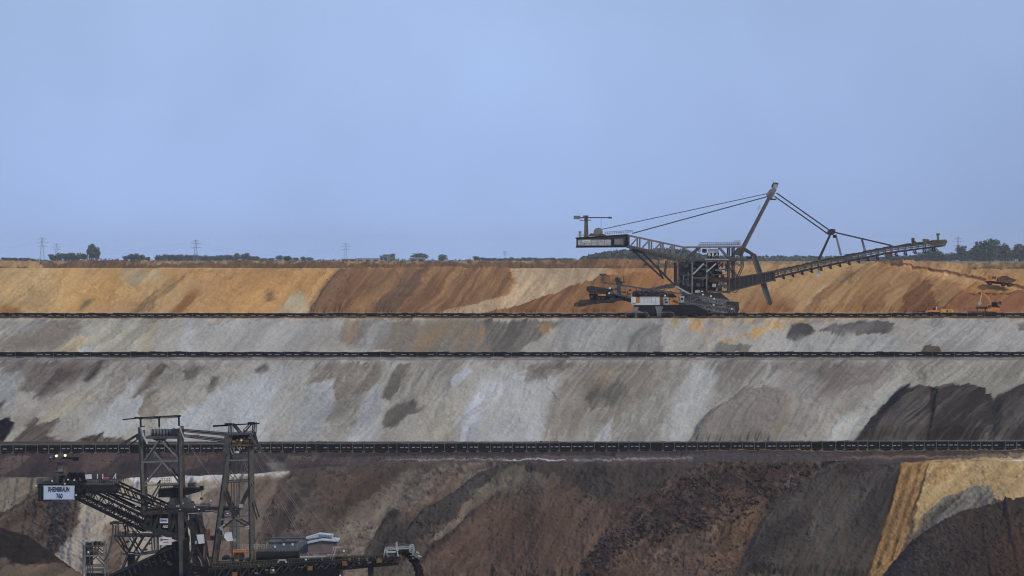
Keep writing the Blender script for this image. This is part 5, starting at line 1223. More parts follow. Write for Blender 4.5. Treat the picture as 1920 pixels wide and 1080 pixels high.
# tail: counterweight with its board
mb = MB(); R.plate(mb, [(77, 905), (148, 903), (152, 906), (152, 934), (78, 936)], -7, 7); cw = mb.build('counterweight_box', M['black'], EX)
for i in range(3): boxp(78+i*3, 907, 80+i*3, 935, -7.15, -7, 'dark', 'box_rib', cw)
boxp(87.6, 907.2, 146, 934.2, -7.5, -7.2, 'light', 'board_frame', cw)
bd = boxp(88.9, 908.6, 144.8, 932.8, -7.62, -7.5, 'sign', 'name_board', cw)
lettering('RHEINBRAUN', 'letters', R.x(117), R.z(914.2), R.D-7.64, 1.3, M['ink'], cw, width=5.5)
lettering('760', 'letters', R.x(118), R.z(926.4), R.D-7.64, 1.35, M['ink'], cw, width=1.65)
for x, y in ((74.5, 907.5), (104.5, 898.5), (145.5, 897), (149, 925), (128, 904), (134, 896)):
    MB().cyl(R(x, y, -7.9), R(x, y, -7.5), .22, 8).build('work_light', M['white'], EX)
# service crane
mb = MB(); R.plate(mb, [(110, 867), (116, 867), (117, 889), (109, 889)], -.6, .6); mb.build('crane_column', M['grey'], EX)
boxp(103, 866.5, 124, 868, -1.6, 1.6, 'dark', 'crane_platform'); boxp(104, 884, 122, 886, -1.8, 1.8, 'dark', 'crane_platform')
boxp(106, 857, 147, 861, -.5, .5, 'black', 'crane_jib'); boxp(136, 858, 146, 864, -.8, .8, 'black', 'crane_trolley'); boxp(92, 854.5, 101, 862.5, -1, 1, 'dark', 'crane_counterweight')
boxp(93.5, 856, 99, 858, -1.1, -1.0, 'light', 'crane_plate'); boxp(105, 852, 118, 862, -.8, .8, 'mid', 'crane_head')
mb = MB(); mb.beam(R(117, 845, 0), R(117, 856, 0), .1); mb.beam(R(104, 868, -1.6), R(104, 874, -1.6), .12); mb.beam(R(122, 879, -1.6), R(122, 886, -1.6), .3); mb.beam(R(124, 876, -1.6), R(124, 886, -1.6), .25); mb.build('crane_rail', M['ochre'], EX)
for x, y in ((106.5, 854.5), (123, 853.6)): MB().cyl(R(x, y, -1.5), R(x, y, -1.0), .33, 8).build('lit_lamp', M['lamp'], EX)
# machinery on top of the box
rs = random.Random(31)
for i in range(26):
    x = rs.uniform(98, 160); y1 = 904; h = rs.uniform(3, 13); w = rs.uniform(2, 7); d = rs.uniform(-6, 4)
    boxp(x, y1-h, x+w, y1, d, d+rs.uniform(1, 2), rs.choice(['black', 'dark', 'dark', 'mid', 'black']), 'machinery_box')
for x in (133, 142, 152): MB().cyl(R(x, 890, -2), R(x, 890, 2), .75, 14).build('winch_drum', M['black'], EX)
for a, b in (((128, 904), (150, 886)), ((150, 886), (165, 896)), ((140, 904), (152, 888))): mem(a, b, .35, 'black', 'winch_brace', -2.4)
mb = MB(); R.plate(mb, [(162, 889), (173.5, 888), (174.5, 897), (163, 898)], -3, -2.8); mb.build('notice_board', M['white'], EX)
mb = MB(); railing(R, mb, (76, 903), (100, 903), -6, 1.1, 8, .1); railing(R, mb, (165, 905), (235, 905), -4, 1.2, 20, .1); railing(R, mb, (165, 903), (235, 903), 4, 1.2, 20, .1); mb.build('railing', M['dark'], EX)
mb = MB()
for x in (194, 218, 184): mb.beam(R(x, 888, -2), R(x, 897, -2), .22)
mb.beam(R(213, 897, -2), R(219, 887, -2), .18); mb.build('marker_post', M['white'], EX)
boxp(192, 895, 204, 899, -2, 0, 'red', 'red_cabinet')
# enclosed conveyor behind the tail
mb = MB(); mb.cyl(R(150, 913, 0), R(222, 913, 0), 1.75, 14); R.rect(mb, 150, 906, 222, 909, -2.4, 2.4); mb.build('enclosed_conveyor', M['mid'], EX)
# tail boom: two side trusses
for y in (-6.5, 6.5):
    t1 = mem((150, 904), (278, 967), .62, 'black', 'boom_chord', y)
    t2 = mem((150, 932), (275, 992), .85, 'black', 'boom_chord', y)
    t3 = mem((218, 905), (330, 955), .5, 'black', 'boom_chord', y*.6)
    t4 = mem((160, 912), (300, 978), .4, 'dark', 'boom_chord', y*.5)
    N = 8
    for i in range(N):
        x0 = 150+i*16; x1 = x0+16
        ya = lambda x: 904+(x-150)*.492; yb = lambda x: 932+(x-150)*.48
        mem((x0, yb(x0)), (x1, ya(x1)), .27, 'black', 'boom_brace', y, parent=t2)
        if y < 0: mem((x0, ya(x0)), (x1, yb(x1)), .22, 'dark', 'boom_brace', y, parent=t2)
        mem((x1, ya(x1)), (x1, yb(x1)), .2, 'dark', 'boom_brace', y, parent=t1)
    for i in range(7):
        x0 = 218+i*15; yc = lambda x: 905+(x-218)*.446; yd = lambda x: 925+(x-218)*.36
        mem((x0, yd(x0)), (x0+8, yc(x0+8)), .26, 'black', 'boom_brace', y*.6, parent=t3)
        mem((x0+8, yc(x0+8)), (x0+15, yd(x0+15)), .26, 'black', 'boom_brace', y*.6, parent=t3)
    mem((215, 924), (330, 965), .4, 'black', 'boom_chord', y*.6)
for i in range(9):
    x = 152+i*15.5; y_ = 932+(x-150)*.48
    MB().beam(R(x, y_, -6.5), R(x, y_, 6.5), .35).build('cross_beam', M['dark'], EX)
    MB().beam(R(x, y_, -6.5), R(x+15, y_+7.4, 6.5), .26).build('cross_beam', M['dark'], EX)
mb = MB(); mb.beam(R(200, 945, 0), R(300, 992, 0), 3.0, .35); mb.build('boom_belt', M['black'], EX)
# main girder
mb = MB(); R.plate(mb, [(268, 956), (386, 951), (388, 958), (268, 964)], -5.2, -4.2); R.plate(mb, [(268, 956), (386, 951), (388, 958), (268, 964)], 4.2, 5.2); g1 = mb.build('girder_top_chord', M['dark'], EX)
for d0, d1 in ((-5.4, -4.0), (4.0, 5.4)):
    mb = MB(); R.plate(mb, [(264, 978), (274, 981), (340, 999), (352, 1008), (352, 1020), (336, 1011), (290, 996), (268, 986)], d0, d1); mb.build('girder_bottom_chord', M['dark'], EX)
mb = MB(); R.plate(mb, [(270, 958), (352, 958), (352, 1012), (336, 1003), (272, 982)], -1.6, -1.0); mb.build('girder_back_plate', M['black'], EX)
for a, b in (((286, 961), (286, 990)), ((272, 984), (286, 964)), ((290, 990), (302, 963)), ((302, 961), (302, 994)), ((321, 998), (333, 962)), ((334, 960), (334, 1003)), ((321, 961), (321, 998)), ((346, 958), (346, 1010))):
    for y in (-5, 5): mem(a, b, .75, 'dark', 'girder_web', y)
boxp(303.5, 969.5, 318.8, 978, -5.9, -5.8, 'white', 'maker_board')
lettering('DEMAG', 'letters', R.x(311), R.z(972.8), R.D-5.95, .55, M['inkblue'], EX, width=1.75)
lettering('AEG', 'letters', R.x(312.8), R.z(984.5), R.D-5.3, .75, M['white'], EX, width=1.3)
wb = boxp(302.5, 1004.5, 325.5, 1018.5, -6.3, -6.1, 'white', 'advertising_board')
boxp(305, 1006.2, 309, 1010.5, -6.4, -6.3, 'red', 'red_mark', wb); boxp(310, 1013, 320, 1013.8, -6.38, -6.3, 'inkblue', 'print_line', wb); boxp(309.5, 1007.5, 320, 1009, -6.38, -6.3, 'red', 'print_line', wb)
# left tower: two masts turned so that two faces show
def mast(a, b, w, name='mast'):
    return MB().beam(R(*a, 0), R(*b, 0), w, w, up=(0, 1, 0), rot=math.radians(38)).build(name, M['mid'], EX)
for y in (-3.5, 3.5):
    for a, b in (((265, 800), (271, 956)), ((338, 800), (341, 940))):
        MB().beam(R(*a, y), R(*b, y), .82, .82, up=(0, 1, 0), rot=math.radians(38)).build('tower_mast', M['mid'], EX)
tw = mem((270, 865.5), (341, 862.5), .4, 'grey', 'tower_crossbar', -3.5); mem((270, 865.5), (341, 862.5), .4, 'grey', 'tower_crossbar', 3.5)
mem((271, 909), (342, 905.5), .35, 'grey', 'tower_crossbar', -3.5)
for y in (-3.5, 3.5):
    for a, b in (((300, 824), (273, 862)), ((303, 824), (338, 860)), ((306, 866), (274, 905)), ((290, 845), (338, 902)), ((320, 878), (341, 910))):
        mem(a, b, .36, 'grey' if y < 0 else 'mid', 'tower_brace', y)
mem((301, 824), (337, 858), .3, 'rust', 'tower_brace', -3.2)
mb = MB(); R.rect(mb, 276, 817, 338, 821.5, -4, 4); R.plate(mb, [(285, 821), (318, 821), (306, 827), (297, 827)], -3, 3); mb.build('tower_top_beam', M['mid'], EX)
mb = MB(); mb.cyl(R(283, 811, 0), R(322, 811, 0), .95, 14); wdr = mb.build('rope_drum', M['black'], EX)
for i in range(14):
    x = 284+i*2.75
    MB().cyl(R(x, 811, 0), R(x+1.0, 811, 0), 1.08, 14).build('drum_groove', M['light'], wdr)
mb = MB(); R.plate(mb, [(322, 805), (332, 803), (334, 816), (324, 816)], -3, 3); mb.build('winch_house', M['mid'], EX)
boxp(268.5, 800.2, 276.5, 804.4, -4.6, -3.6, 'white', 'white_hood'); boxp(331.5, 797.6, 340, 802, -4.6, -3.6, 'white', 'white_hood')
for k, (x, ym) in enumerate(((266.5, 800), (268.5, 803))):
    mb = MB()
    for i in range(5):
        t0, t1 = i/5, (i+1)/5
        f = lambda t: (x+1+10*t**1.7, ym+27*t)
        a, b = f(t0), f(t1); mb.beam(R(*a, -4.7), R(*b, -4.7), .34+.25*t0*(1-k*.5), .3)
    mb.build('sheave_guard', M['sign' if k else 'light'], EX)
mem((340, 799), (349, 823), .3, 'light', 'sheave_guard', -4.7)
for x, y in ((301.5, 801), (306, 801)): MB().cyl(R(x, y+2, -2.5), R(x, y-1.4, -2.5), .26, 8).build('beacon', M['white'], EX)
for x0, y0, yb in ((265.5, 781, 801), (300, 780, 800), (337, 778, 798)):
    mem((x0, y0), (x0+.5, yb), .45, 'black', 'rail_post', -3)
mem((232, 786), (266, 782.5), .32, 'black', 'crane_rail', -3); mem((256, 783), (340, 778.5), .38, 'dark', 'crane_rail', -3); mem((262, 785.5), (336, 781.5), .2, 'dark', 'crane_rail', -2)
boxp(254, 781, 270, 784.2, -3.5, -2.5, 'black', 'rail_trolley'); boxp(290, 779.5, 303, 782.5, -3.5, -2.5, 'black', 'rail_trolley'); boxp(328, 777.5, 341, 780.4, -3.5, -2.5, 'black', 'rail_trolley')
for y in (-2.5, 2.5):
    for a, b in (((322, 804), (430, 813)), ((322, 806.5), (430, 816.5)), ((326, 814), (430, 825)), ((345, 818), (430, 828.5)), ((259, 815), (228, 836)), ((263, 820), (240, 836)), ((259, 813), (222, 836))):
        MB().cyl(R(*a, y), R(*b, y), .13, 5).build('hoist_rope', M['dark'], EX)
mb = MB(); R.plate(mb, [(256, 815), (262, 812), (263, 821), (257, 822)], -3, 3); mb.build('rope_sheave', M['blue'], EX)
mb = MB(); R.rect(mb, 360, 816, 372, 819, -3, 3); mb.beam(R(358, 815, -3), R(366, 820, -3), .3); mb.build('rope_spreader', M['rust'], EX)
# right tower
for y in (-4, 4):
    MB().beam(R(434, 814, y), R(400, 1070, y), 1.05, .85, up=(0, 1, 0), rot=math.radians(34)).build('tower_leg', M['mid'], EX)
    MB().beam(R(470, 832, y), R(473, 1062, y), 0.80, .75, up=(0, 1, 0), rot=math.radians(38)).build('tower_leg', M['mid'], EX)
    for a, b, w, m in (((429, 862), (471, 861), .35, 'grey'), ((423, 903), (472, 901), .35, 'mid'), ((413, 972.5), (474, 969), .4, 'grey'), ((418, 912), (442, 968), .75, 'dark'), ((473, 905), (440, 970), .7, 'dark'),
                    ((443, 972), (470, 988), .4, 'dark'), ((440, 972), (418, 990), .4, 'dark'), ((436, 903), (438, 1040), .3, 'mid'), ((446, 903), (446, 1040), .22, 'mid'), ((430, 884), (444, 902), .25, 'grey'), ((458, 885), (447, 902), .25, 'grey'),
                    ((474, 940), (484, 972), .35, 'dark'), ((412, 985), (474, 985), .25, 'mid')):
        mem(a, b, w, m, 'tower_brace', y)
mb = MB(); R.plate(mb, [(424, 815), (476, 811), (482, 834), (476, 836), (428, 832)], -1, 5.5); hdx = mb.build('tower_head', M['black'], EX)
mb = MB(); R.plate(mb, [(427, 812), (474, 810), (476, 813.5), (427, 815)], -5, 5.5); mb.build('tower_head_beam', M['mid'], hdx)
mb = MB(); R.plate(mb, [(468, 811), (474, 811), (484, 833), (480, 834)], -5.4, -4.6); mb.build('head_gusset', M['mid'], hdx)
mb = MB(); R.plate(mb, [(424, 814), (431, 814), (431, 850), (420, 850)], -5.4, -4.6); mb.build('head_gusset', M['mid'], hdx)
for i in range(20):
    x = rs.uniform(436, 476); y0 = rs.uniform(817, 833); boxp(x, y0, x+rs.uniform(1.5, 6), y0+rs.uniform(1, 3), -4.5, -3, rs.choice(['ochre', 'rust', 'rust', 'light', 'mid', 'black']), 'head_machinery')
mb = MB(); mb.beam(R(438, 833, -4.8), R(482, 833, -4.8), .3); railing(R, mb, (438, 833), (482, 832), -4.9, 1.2, 10, .1); mb.build('head_railing', M['ochre'], EX)
for i in range(10):
    a = (rs.uniform(432, 452), rs.uniform(832, 842)); mem(a, (a[0]+rs.uniform(-2, 5), a[1]+rs.uniform(3, 9)), .18, 'light', 'rope_socket', -4.4)
for x, y in ((446, 846), (449, 846), (455, 824)): MB().cyl(R(x, y, -5), R(x, y, -4.6), .28, 8).build('work_light', M['white'], EX)
for a, b, w in (((431, 795), (430, 814), .28), ((435, 795), (436, 813), .22), ((436, 794), (452, 812), .42), ((440, 795), (448, 806), .2), ((476, 792), (474, 812), .3), ((480, 792), (479, 814), .22), ((474, 793), (458, 811), .3), ((470, 793), (460, 803), .2)):
    mem(a, b, w, 'dark', 'head_frame', -3); mem(a, b, w*.8, 'dark', 'head_frame', 2)
mem((401, 797.5), (488, 793), .32, 'black', 'crane_rail', -3); mem((401, 799), (430, 797), .25, 'black', 'crane_rail', -3)
boxp(423, 792.5, 437, 796, -3.6, -2.4, 'black', 'rail_trolley'); boxp(466, 790.5, 480, 793.5, -3.6, -2.4, 'black', 'rail_trolley')
for i in range(10):
    x = rs.uniform(456, 472); mem((x, 811), (x+rs.uniform(-3, 3), rs.uniform(802, 808)), .14, 'ochre', 'head_handrail', -3)
for y in (-2, 2):
    for a, b in (((480, 832), (640, 1022)), ((466, 836), (570, 1016)), ((450, 840), (528, 1046)), ((476, 836), (612, 1030)), ((448, 848), (468, 1010)), ((350, 828), (410, 910)), ((452, 846), (500, 1050))):
        MB().cyl(R(*a, y), R(b[0], b[1], y*1.5), .045, 4).build('suspension_rope', M['grey'], EX)
for x0, y0, x1, y1 in ((414, 984, 421, 992), (461, 983, 470, 990)):
    mb = MB(); R.plate(mb, [(x0, y0+2), (x1-2, y0), (x1, y1-1), (x0+2, y1)], -5.2, -4.8); mb.build('white_bracket', M['light'], EX)
mem((463, 986), (470, 984), .3, 'light', 'bracket_arm', -5.2); mem((414, 988), (424, 980), .25, 'light', 'bracket_arm', -5.2); mem((419, 992), (424, 1001), .25, 'light', 'bracket_arm', -5.2)
# mid deck with loading crane
mb = MB(); R.plate(mb, [(298, 917), (330, 914), (378, 915), (378, 920), (340, 931), (298, 932)], -2.6, 2.6); dk = mb.build('crane_deck', M['black'], EX)
boxp(302, 931.5, 320, 933, -2.8, 2.8, 'light', 'deck_edge')
mb = MB(); railing(R, mb, (330, 914), (376, 914), -2.6, 1.1, 14, .1); railing(R, mb, (298, 915), (330, 914), -2.6, 1.3, 8, .12); mb.build('railing', M['mid'], EX)
boxp(353, 905, 366, 914, -1.5, 1.5, 'mid', 'cab'); boxp(355, 906, 358, 911, -1.6, -1.5, 'black', 'cab_window'); boxp(360, 906, 364, 911, -1.6, -1.5, 'black', 'cab_window'); boxp(374, 911, 381, 919, -1, 1, 'black', 'crane_nose'); boxp(325, 905, 336, 916, -2, 0, 'olive', 'winch_frame')
mem((377, 920), (377, 934), .08, 'dark', 'hoist_rope'); boxp(375, 933, 380, 937, -.5, .5, 'rust', 'hook_block')
mem((296, 907), (302, 900), .4, 'black', 'deck_post', -2); mem((301, 907), (301, 899), .3, 'rust', 'deck_post', -2)
mb = MB(); railing(R, mb, (303, 905), (322, 905), -2, 1.3, 6, .1); mb.build('railing', M['ochre'], EX)
mem((300, 908), (275, 950), .38, 'dark', 'deck_strut', -3); mem((305, 908), (283, 950), .3, 'dark', 'deck_strut', -3); mem((275, 908.5), (335, 908.5), .3, 'mid', 'deck_beam', -3)
mb = MB(); R.plate(mb, [(320, 933), (345, 932), (362, 945), (366, 952), (318, 952)], -3, 4); mb.build('slew_house', M['mid'], EX)
for i in range(48):
    x = rs.uniform(272, 400); y0 = rs.uniform(938, 953); w = rs.uniform(1.5, 7); h = rs.uniform(1.2, 4); d = rs.uniform(-5, 3)
    boxp(x, y0, x+w, y0+h, d, d+rs.uniform(.6, 2), rs.choice(['dark', 'mid', 'light', 'olive', 'rust', 'black', 'grey', 'ochre']), 'deck_equipment')
for x, y in ((257, 947), (251, 955), (282, 944), (340, 953), (367, 948), (374, 952.5), (397, 936)):
    boxp(x, y-1, x+rs.uniform(1.5, 4), y+1, -5.6, -5.3, 'white', 'work_light')
mb = MB(); railing(R, mb, (272, 955), (392, 951), -5.3, 1.2, 30, .09); mb.build('railing', M['mid'], EX)
# beams running right from the girder
for y in (-3.5, 3.5):
    mem((345, 964), (402, 960), .3, 'light', 'service_pipe', y); mem((402, 960), (470, 955.5), .22, 'grey', 'service_pipe', y)
mb = MB(); R.rect(mb, 385, 950, 440, 955, -3, 3); mb.build('rear_deck', M['dark'], EX)
boxp(424, 958, 432, 964, -4.5, -3.5, 'blue', 'blue_cabinet'); boxp(427, 959.5, 431, 962, -4.6, -4.5, 'sign', 'cabinet_plate'); boxp(450, 943, 457, 950, -4.6, -4, 'light', 'switch_box')
# central columns and legs
for x0, x1, xb0, xb1, yt, yb, m, y in ((337, 347, 340, 352, 958, 1085, 'mid', -5), (357, 370, 366, 382, 962, 1085, 'dark', -4), (372, 380, 392, 400, 966, 1085, 'mid', -2), (348, 352, 352, 358, 1000, 1085, 'dark', 1)):
    mb = MB(); R.plate(mb, [(x0, yt), (x1, yt), (xb1, yb), (xb0, yb)], y-.8, y+.8); mb.build('column', M[m], EX)
mb = MB(); R.plate(mb, [(366, 965), (378, 965), (386, 1010), (386, 1045), (372, 1040)], -1, 1); mb.build('side_plate', M['grey'], EX)
mb = MB(); R.plate(mb, [(427, 968), (446, 968), (450, 1030), (430, 1030)], 2, 3); mb.build('side_plate', M['grey'], EX)
for a, b, w, m in (((346, 960), (366, 998), .8, 'dark'), ((372, 965), (391, 998), .6, 'dark'), ((362, 968), (345, 1002), .7, 'dark'), ((368, 1020), (349, 1066), .9, 'dark'), ((352, 1008), (352, 1080), 1.4, 'black'), ((395, 968), (388, 1002), .3, 'grey'), ((370, 1020), (390, 1060), .6, 'dark'), ((388, 998), (384, 1060), .5, 'rust'), ((389, 1000), (396, 1000), 3.0, 'rust')):
    mem(a, b, w, m, 'strut', -5.2)
for pts in ([(372, 999.5), (386, 998.5), (388.5, 1015), (376, 1016.5)], [(426, 995.5), (437.5, 994.5), (440, 1010.5), (430, 1012), (423, 1004)]):
    mb = MB(); R.plate(mb, pts, -6.4, -6.1); mb.build('white_panel', M['white'], EX)
boxp(369, 1011, 373, 1017, -6.3, -6, 'light', 'small_panel'); boxp(441, 1007, 446, 1012, -6.3, -6, 'light', 'small_panel')
mb = MB(); R.plate(mb, [(388, 1004), (428, 1004), (428, 1012), (390, 1012)], -3, 0); mb.build('connecting_beam', M['mid'], EX)
for x, dx in ((375, 8), (391, 6)):
    MB().tube([R(x+dx*math.sin(t*.5), 1040+t*7, -6.6) for t in range(0, 5)], .16, 5).build('hose', M['grey'], EX)
mem((385, 1058), (398, 1076), .35, 'grey', 'step_rail', -6.6); mem((400, 1060), (392, 1078), .3, 'grey', 'step_rail', -6.6)
# lower body
mb = MB(); R.plate(mb, [(196, 1084), (240, 1066), (280, 1048), (300, 1030), (322, 1018), (345, 1012), (352, 1020), (352, 1092), (196, 1100)], -3.5, 3.5); lw = mb.build('wheel_boom', M['black'], EX)
for i in range(16):
    x = 205+i*9.5; yy = 1082-(x-205)*.44; mem((x, yy), (x+5, yy+13), .35, 'dark', 'boom_rib', -3.8, parent=lw)
mem((200, 1080), (330, 1022), .5, 'dark', 'boom_rail', -3.9, parent=lw)
for i in range(22):
    x = rs.uniform(205, 345); yy = 1082-(x-205)*.42+rs.uniform(0, 22); boxp(x, yy, x+rs.uniform(2, 8), yy+rs.uniform(1, 4), -4.6, -3.6, rs.choice(['black', 'dark', 'mid', 'dark']), 'boom_fitting')
mb = MB(); mb.cyl(R(312, 1032, -3), R(312, 1032, 3), 1.2, 16); mb.build('belt_drum', M['olive'], EX)
mb = MB(); R.plate(mb, [(352, 1060), (420, 1056), (640, 1060), (640, 1094), (352, 1094)], -7, 7); mb.build('main_platform', M['black'], EX)
for i in range(70):
    x = rs.uniform(355, 520); y0 = rs.uniform(1040, 1082); boxp(x, y0, x+rs.uniform(2, 10), y0+rs.uniform(1.2, 6), rs.uniform(-7.6, -6.8) if y0 > 1058 else rs.uniform(-6, 3), rs.uniform(-6.6, -6) if y0 > 1058 else 4, rs.choice(['black', 'dark', 'dark', 'mid', 'rust', 'ochre', 'black']), 'platform_equipment')
mb = MB(); R.rect(mb, 440, 1028.5, 463, 1032.5, -6.5, -3.5); R.plate(mb, [(440, 1032.5), (443, 1032.5), (442, 1037), (440, 1037)], -6.6, -6.3); R.plate(mb, [(460, 1032.5), (463, 1032.5), (463, 1037), (461, 1037)], -6.6, -6.3); cn = mb.build('orange_canopy', M['orange'], EX)
boxp(442, 1033, 461, 1046, -6, -3.6, 'mid', 'canopy_back', cn)
mem((451, 1036), (452, 1078), .2, 'ochre', 'canopy_post', -7.4)
for x0, y0, x1, y1 in ((439.5, 1056.5, 444.5, 1061.5), (452, 1058, 455, 1062), (448, 1072, 456, 1080)): boxp(x0, y0, x1, y1, -7.9, -7.5, 'yellow', 'yellow_box')
mb = MB()
for k, yy in enumerate((1037, 1058, 1070)): railing(R, mb, (395, yy), (520, yy-2), -7.2, 1.1, 26, .09)
mb.build('platform_railing', M['rust'], EX)
mb = MB(); railing(R, mb, (446, 1029), (500, 1029), -1, 1.1, 12, .12); mb.build('platform_railing', M['light'], EX)
for k in range(4): mem((478+k*6, 1040-k*2), (492+k*8, 1018+k), .22, 'grey', 'ladder_rail', -3+k)
# crawlers, mostly below the picture
mb = MB(); R.rect(mb, 330, 1094, 430, 1180, -7, 7); mb.build('undercarriage', M['dark'], EX)
base_py = 486+(-ZF)/R.k
for x0, x1 in ((270, 360), (380, 470)):
    for d0, d1 in ((-11, -6), (6, 11)): crawler(R, EX, x0, x1, base_py-34, base_py, d0, d1, M['black'], M['dark'])
mb = MB(); R.rect(mb, 300, base_py-60, 440, base_py-30, -9, 9); mb.build('undercarriage', M['dark'], EX)

# ---- machine houses standing on the platform
H1 = empty('machine_house', R(530, 1040), 'grey flat-roofed machine house with two small white windows on the excavator platform', 'machine house')
mb = MB(); R.plate(mb, [(503, 1018), (557, 1016), (557, 1041), (503, 1042)], 1, 8); w_ = mb.build('wall', M['shed'], H1)
mb = MB(); R.plate(mb, [(502, 1017), (558, 1014.5), (558, 1017), (502, 1019)], .7, 8.3); mb.build('roof', M['mid'], H1)
for x, y in ((514.5, 1026), (531, 1021.5), (555-7.5, 1021.5)):
    w2 = boxp(x-1.5, y-2, x+1.5+.8*(x > 520), y+2.2, .85, 1.0, 'white', 'window', H1)
for i in range(10): boxp(504+i*5.3, 1020, 504.4+i*5.3, 1041, .93, 1.0, 'mid', 'wall_rib', H1)
mb = MB(); mb.cyl(R(497, 1011.5, 3), R(572, 1011, 3), .28, 8); R.rect(mb, 527, 1010, 534, 1017, 2, 4); mb.build('roof_pipe', M['blue'], H1)
H2 = empty('machine_house', R(598, 1040), 'brownish machine house with a pale blue ridged roof beside the grey one', 'machine house')
mb = MB(); R.plate(mb, [(577, 1018), (603, 1013.5), (632, 1015), (632, 1036), (577, 1038)], 0, 9); mb.build('wall', M['pink'], H2)
mb = MB(); R.plate(mb, [(576, 1017), (603, 1011.5), (634, 1014), (634, 1016), (603, 1014), (576, 1019.5)], -.6, 9.6); rf = mb.build('roof', M['roof'], H2)
mb = MB(); R.plate(mb, [(566, 1013), (596, 1003.5), (622, 1006), (622, 1011), (600, 1009), (575, 1013)], 4, 9); mb.build('roof_lantern', M['roof'], rf)
for i in range(9): mb = MB(); R.rect(mb, 597+i*2.8, 1004+i*.25, 597.6+i*2.8, 1009.5+i*.25, 3.8, 4.0); mb.build('roof_rib', M['grey'], rf)
mb = MB(); R.rect(mb, 557, 1018, 577, 1040, 3, 8); mb.build('wall', M['shed'], H2)
boxp(576, 1035.5, 632, 1037, -.2, 0, 'red', 'wall_base', H2); boxp(627, 1019, 631, 1020.5, -.12, 0, 'mid', 'vent', H2)
# big tank-like conveyor cover before the houses
# ================================================================= discharge conveyor
R = Rig(915.0)
DC = empty('discharge_conveyor', R(600, 1075), 'long dark discharge conveyor with ochre boxes reaching right from the excavator', 'conveyor')
def dy(x): return 1063-(x-430)*(1063-1045)/320.0
mb = MB(); mb.beam(R(400, dy(400)-5, 0), R(752, dy(752)-4, 0), 3.4, .6); mb.build('belt', M['black'], DC)
for y in (-2.6, 2.6):
    tc_ = mem((400, dy(400)), (752, dy(752)), .7, 'dark', 'top_chord', y, parent=DC)
    bc_ = mem((400, dy(400)+22), (748, dy(748)+10), .8, 'black', 'bottom_chord', y, parent=DC)
    for i in range(22):
        x = 405+i*15.6; t = (x-400)/348
        mem((x, dy(x)), (x, dy(x)+22-12*t), .32, 'dark', 'brace', y, parent=tc_)
        mem((x, dy(x)+22-12*t), (x+15.6, dy(x+15.6)), .28, 'mid', 'brace', y, parent=tc_)
mb = MB(); R.plate(mb, [(400, dy(400)+2), (748, dy(748)+2), (748, dy(748)+8), (400, dy(400)+16)], -1.5, 2); mb.build('inner_plating', M['black'], DC)
mb = MB(); railing(R, mb, (400, dy(400)-2), (735, dy(735)-2), -3.2, 1.15, 66, .08); mb.build('railing', M['olive'], DC)
mb = MB()
for i in range(60): x = 402+i*5.8; mb.cyl(R(x, dy(x)-2.5, -2.7), R(x, dy(x)-2.5, 2.7), .18, 6)
mb.build('idler_rollers', M['olive'], DC, kind='stuff')
rs = random.Random(8)
for i in range(34):
    x = rs.uniform(470, 735); yy = dy(x)+rs.uniform(-6, 12); boxp(x, yy, x+rs.uniform(2, 7), yy+rs.uniform(1, 3), -3.5, -2.9, rs.choice(['dark', 'mid', 'olive', 'rust', 'grey', 'black']), 'fitting', DC)
for x, dy_ in ((437, 12), (508, 10), (578, 8), (643, 3), (707, 1)):
    boxp(x, dy(x)+dy_-3, x+9, dy(x)+dy_+4.5, -4, -2.8, 'ochre', 'ochre_box', DC)
for x, dy_ in ((688, -1), (655, -2), (672, -2)): boxp(x, dy(x)+dy_-3, x+3, dy(x)+dy_+2, -4, -3, 'ochre', 'small_ochre_box', DC)
for x, y in ((639, 1077), (575, 1047), (514, 1067), (646, 1031)): MB().cyl(R(x, y, -4.2), R(x, y, -3.8), .26, 8).build('work_light', M['white'], DC)
mem((564, 1042), (612, 1041), .35, 'light', 'pipe_rack', -4, parent=DC); mem((575, 1036), (640, 1031), .2, 'grey', 'pipe_rack', -3.5, parent=DC); mem((567, 1038), (640, 1035), .2, 'mid', 'pipe_rack', -3.5, parent=DC)
for x in (580, 605, 625): mem((x, 1037), (x, 1048), .25, 'grey', 'rack_post', -4, parent=DC)
mem((624, 1046), (632, 1024.5), .25, 'light', 'davit', -3.5, parent=DC); mem((620, 1046), (627, 1026), .2, 'light', 'davit', -3.5, parent=DC); mem((625, 1024.5), (643, 1024), .22, 'light', 'davit', -3.5, parent=DC)
mb = MB(); mb.cyl(R(480, 1044, 1), R(560, 1043, 1), 1.25, 12); mb.build('dark_tank', M['black'], DC)
mb = MB(); R.plate(mb, [(521, 1053), (524, 1047), (537, 1047), (540, 1053), (537, 1053), (535, 1049.5), (526, 1049.5), (524, 1053)], -3.8, -3.4); mb.build('white_arch', M['light'], DC)
boxp(630, 1040, 642, 1042, -3.6, -3, 'rust', 'belt_scraper', DC); boxp(630, 1042, 642, 1045, -3.4, -3, 'black', 'belt_scraper', DC)
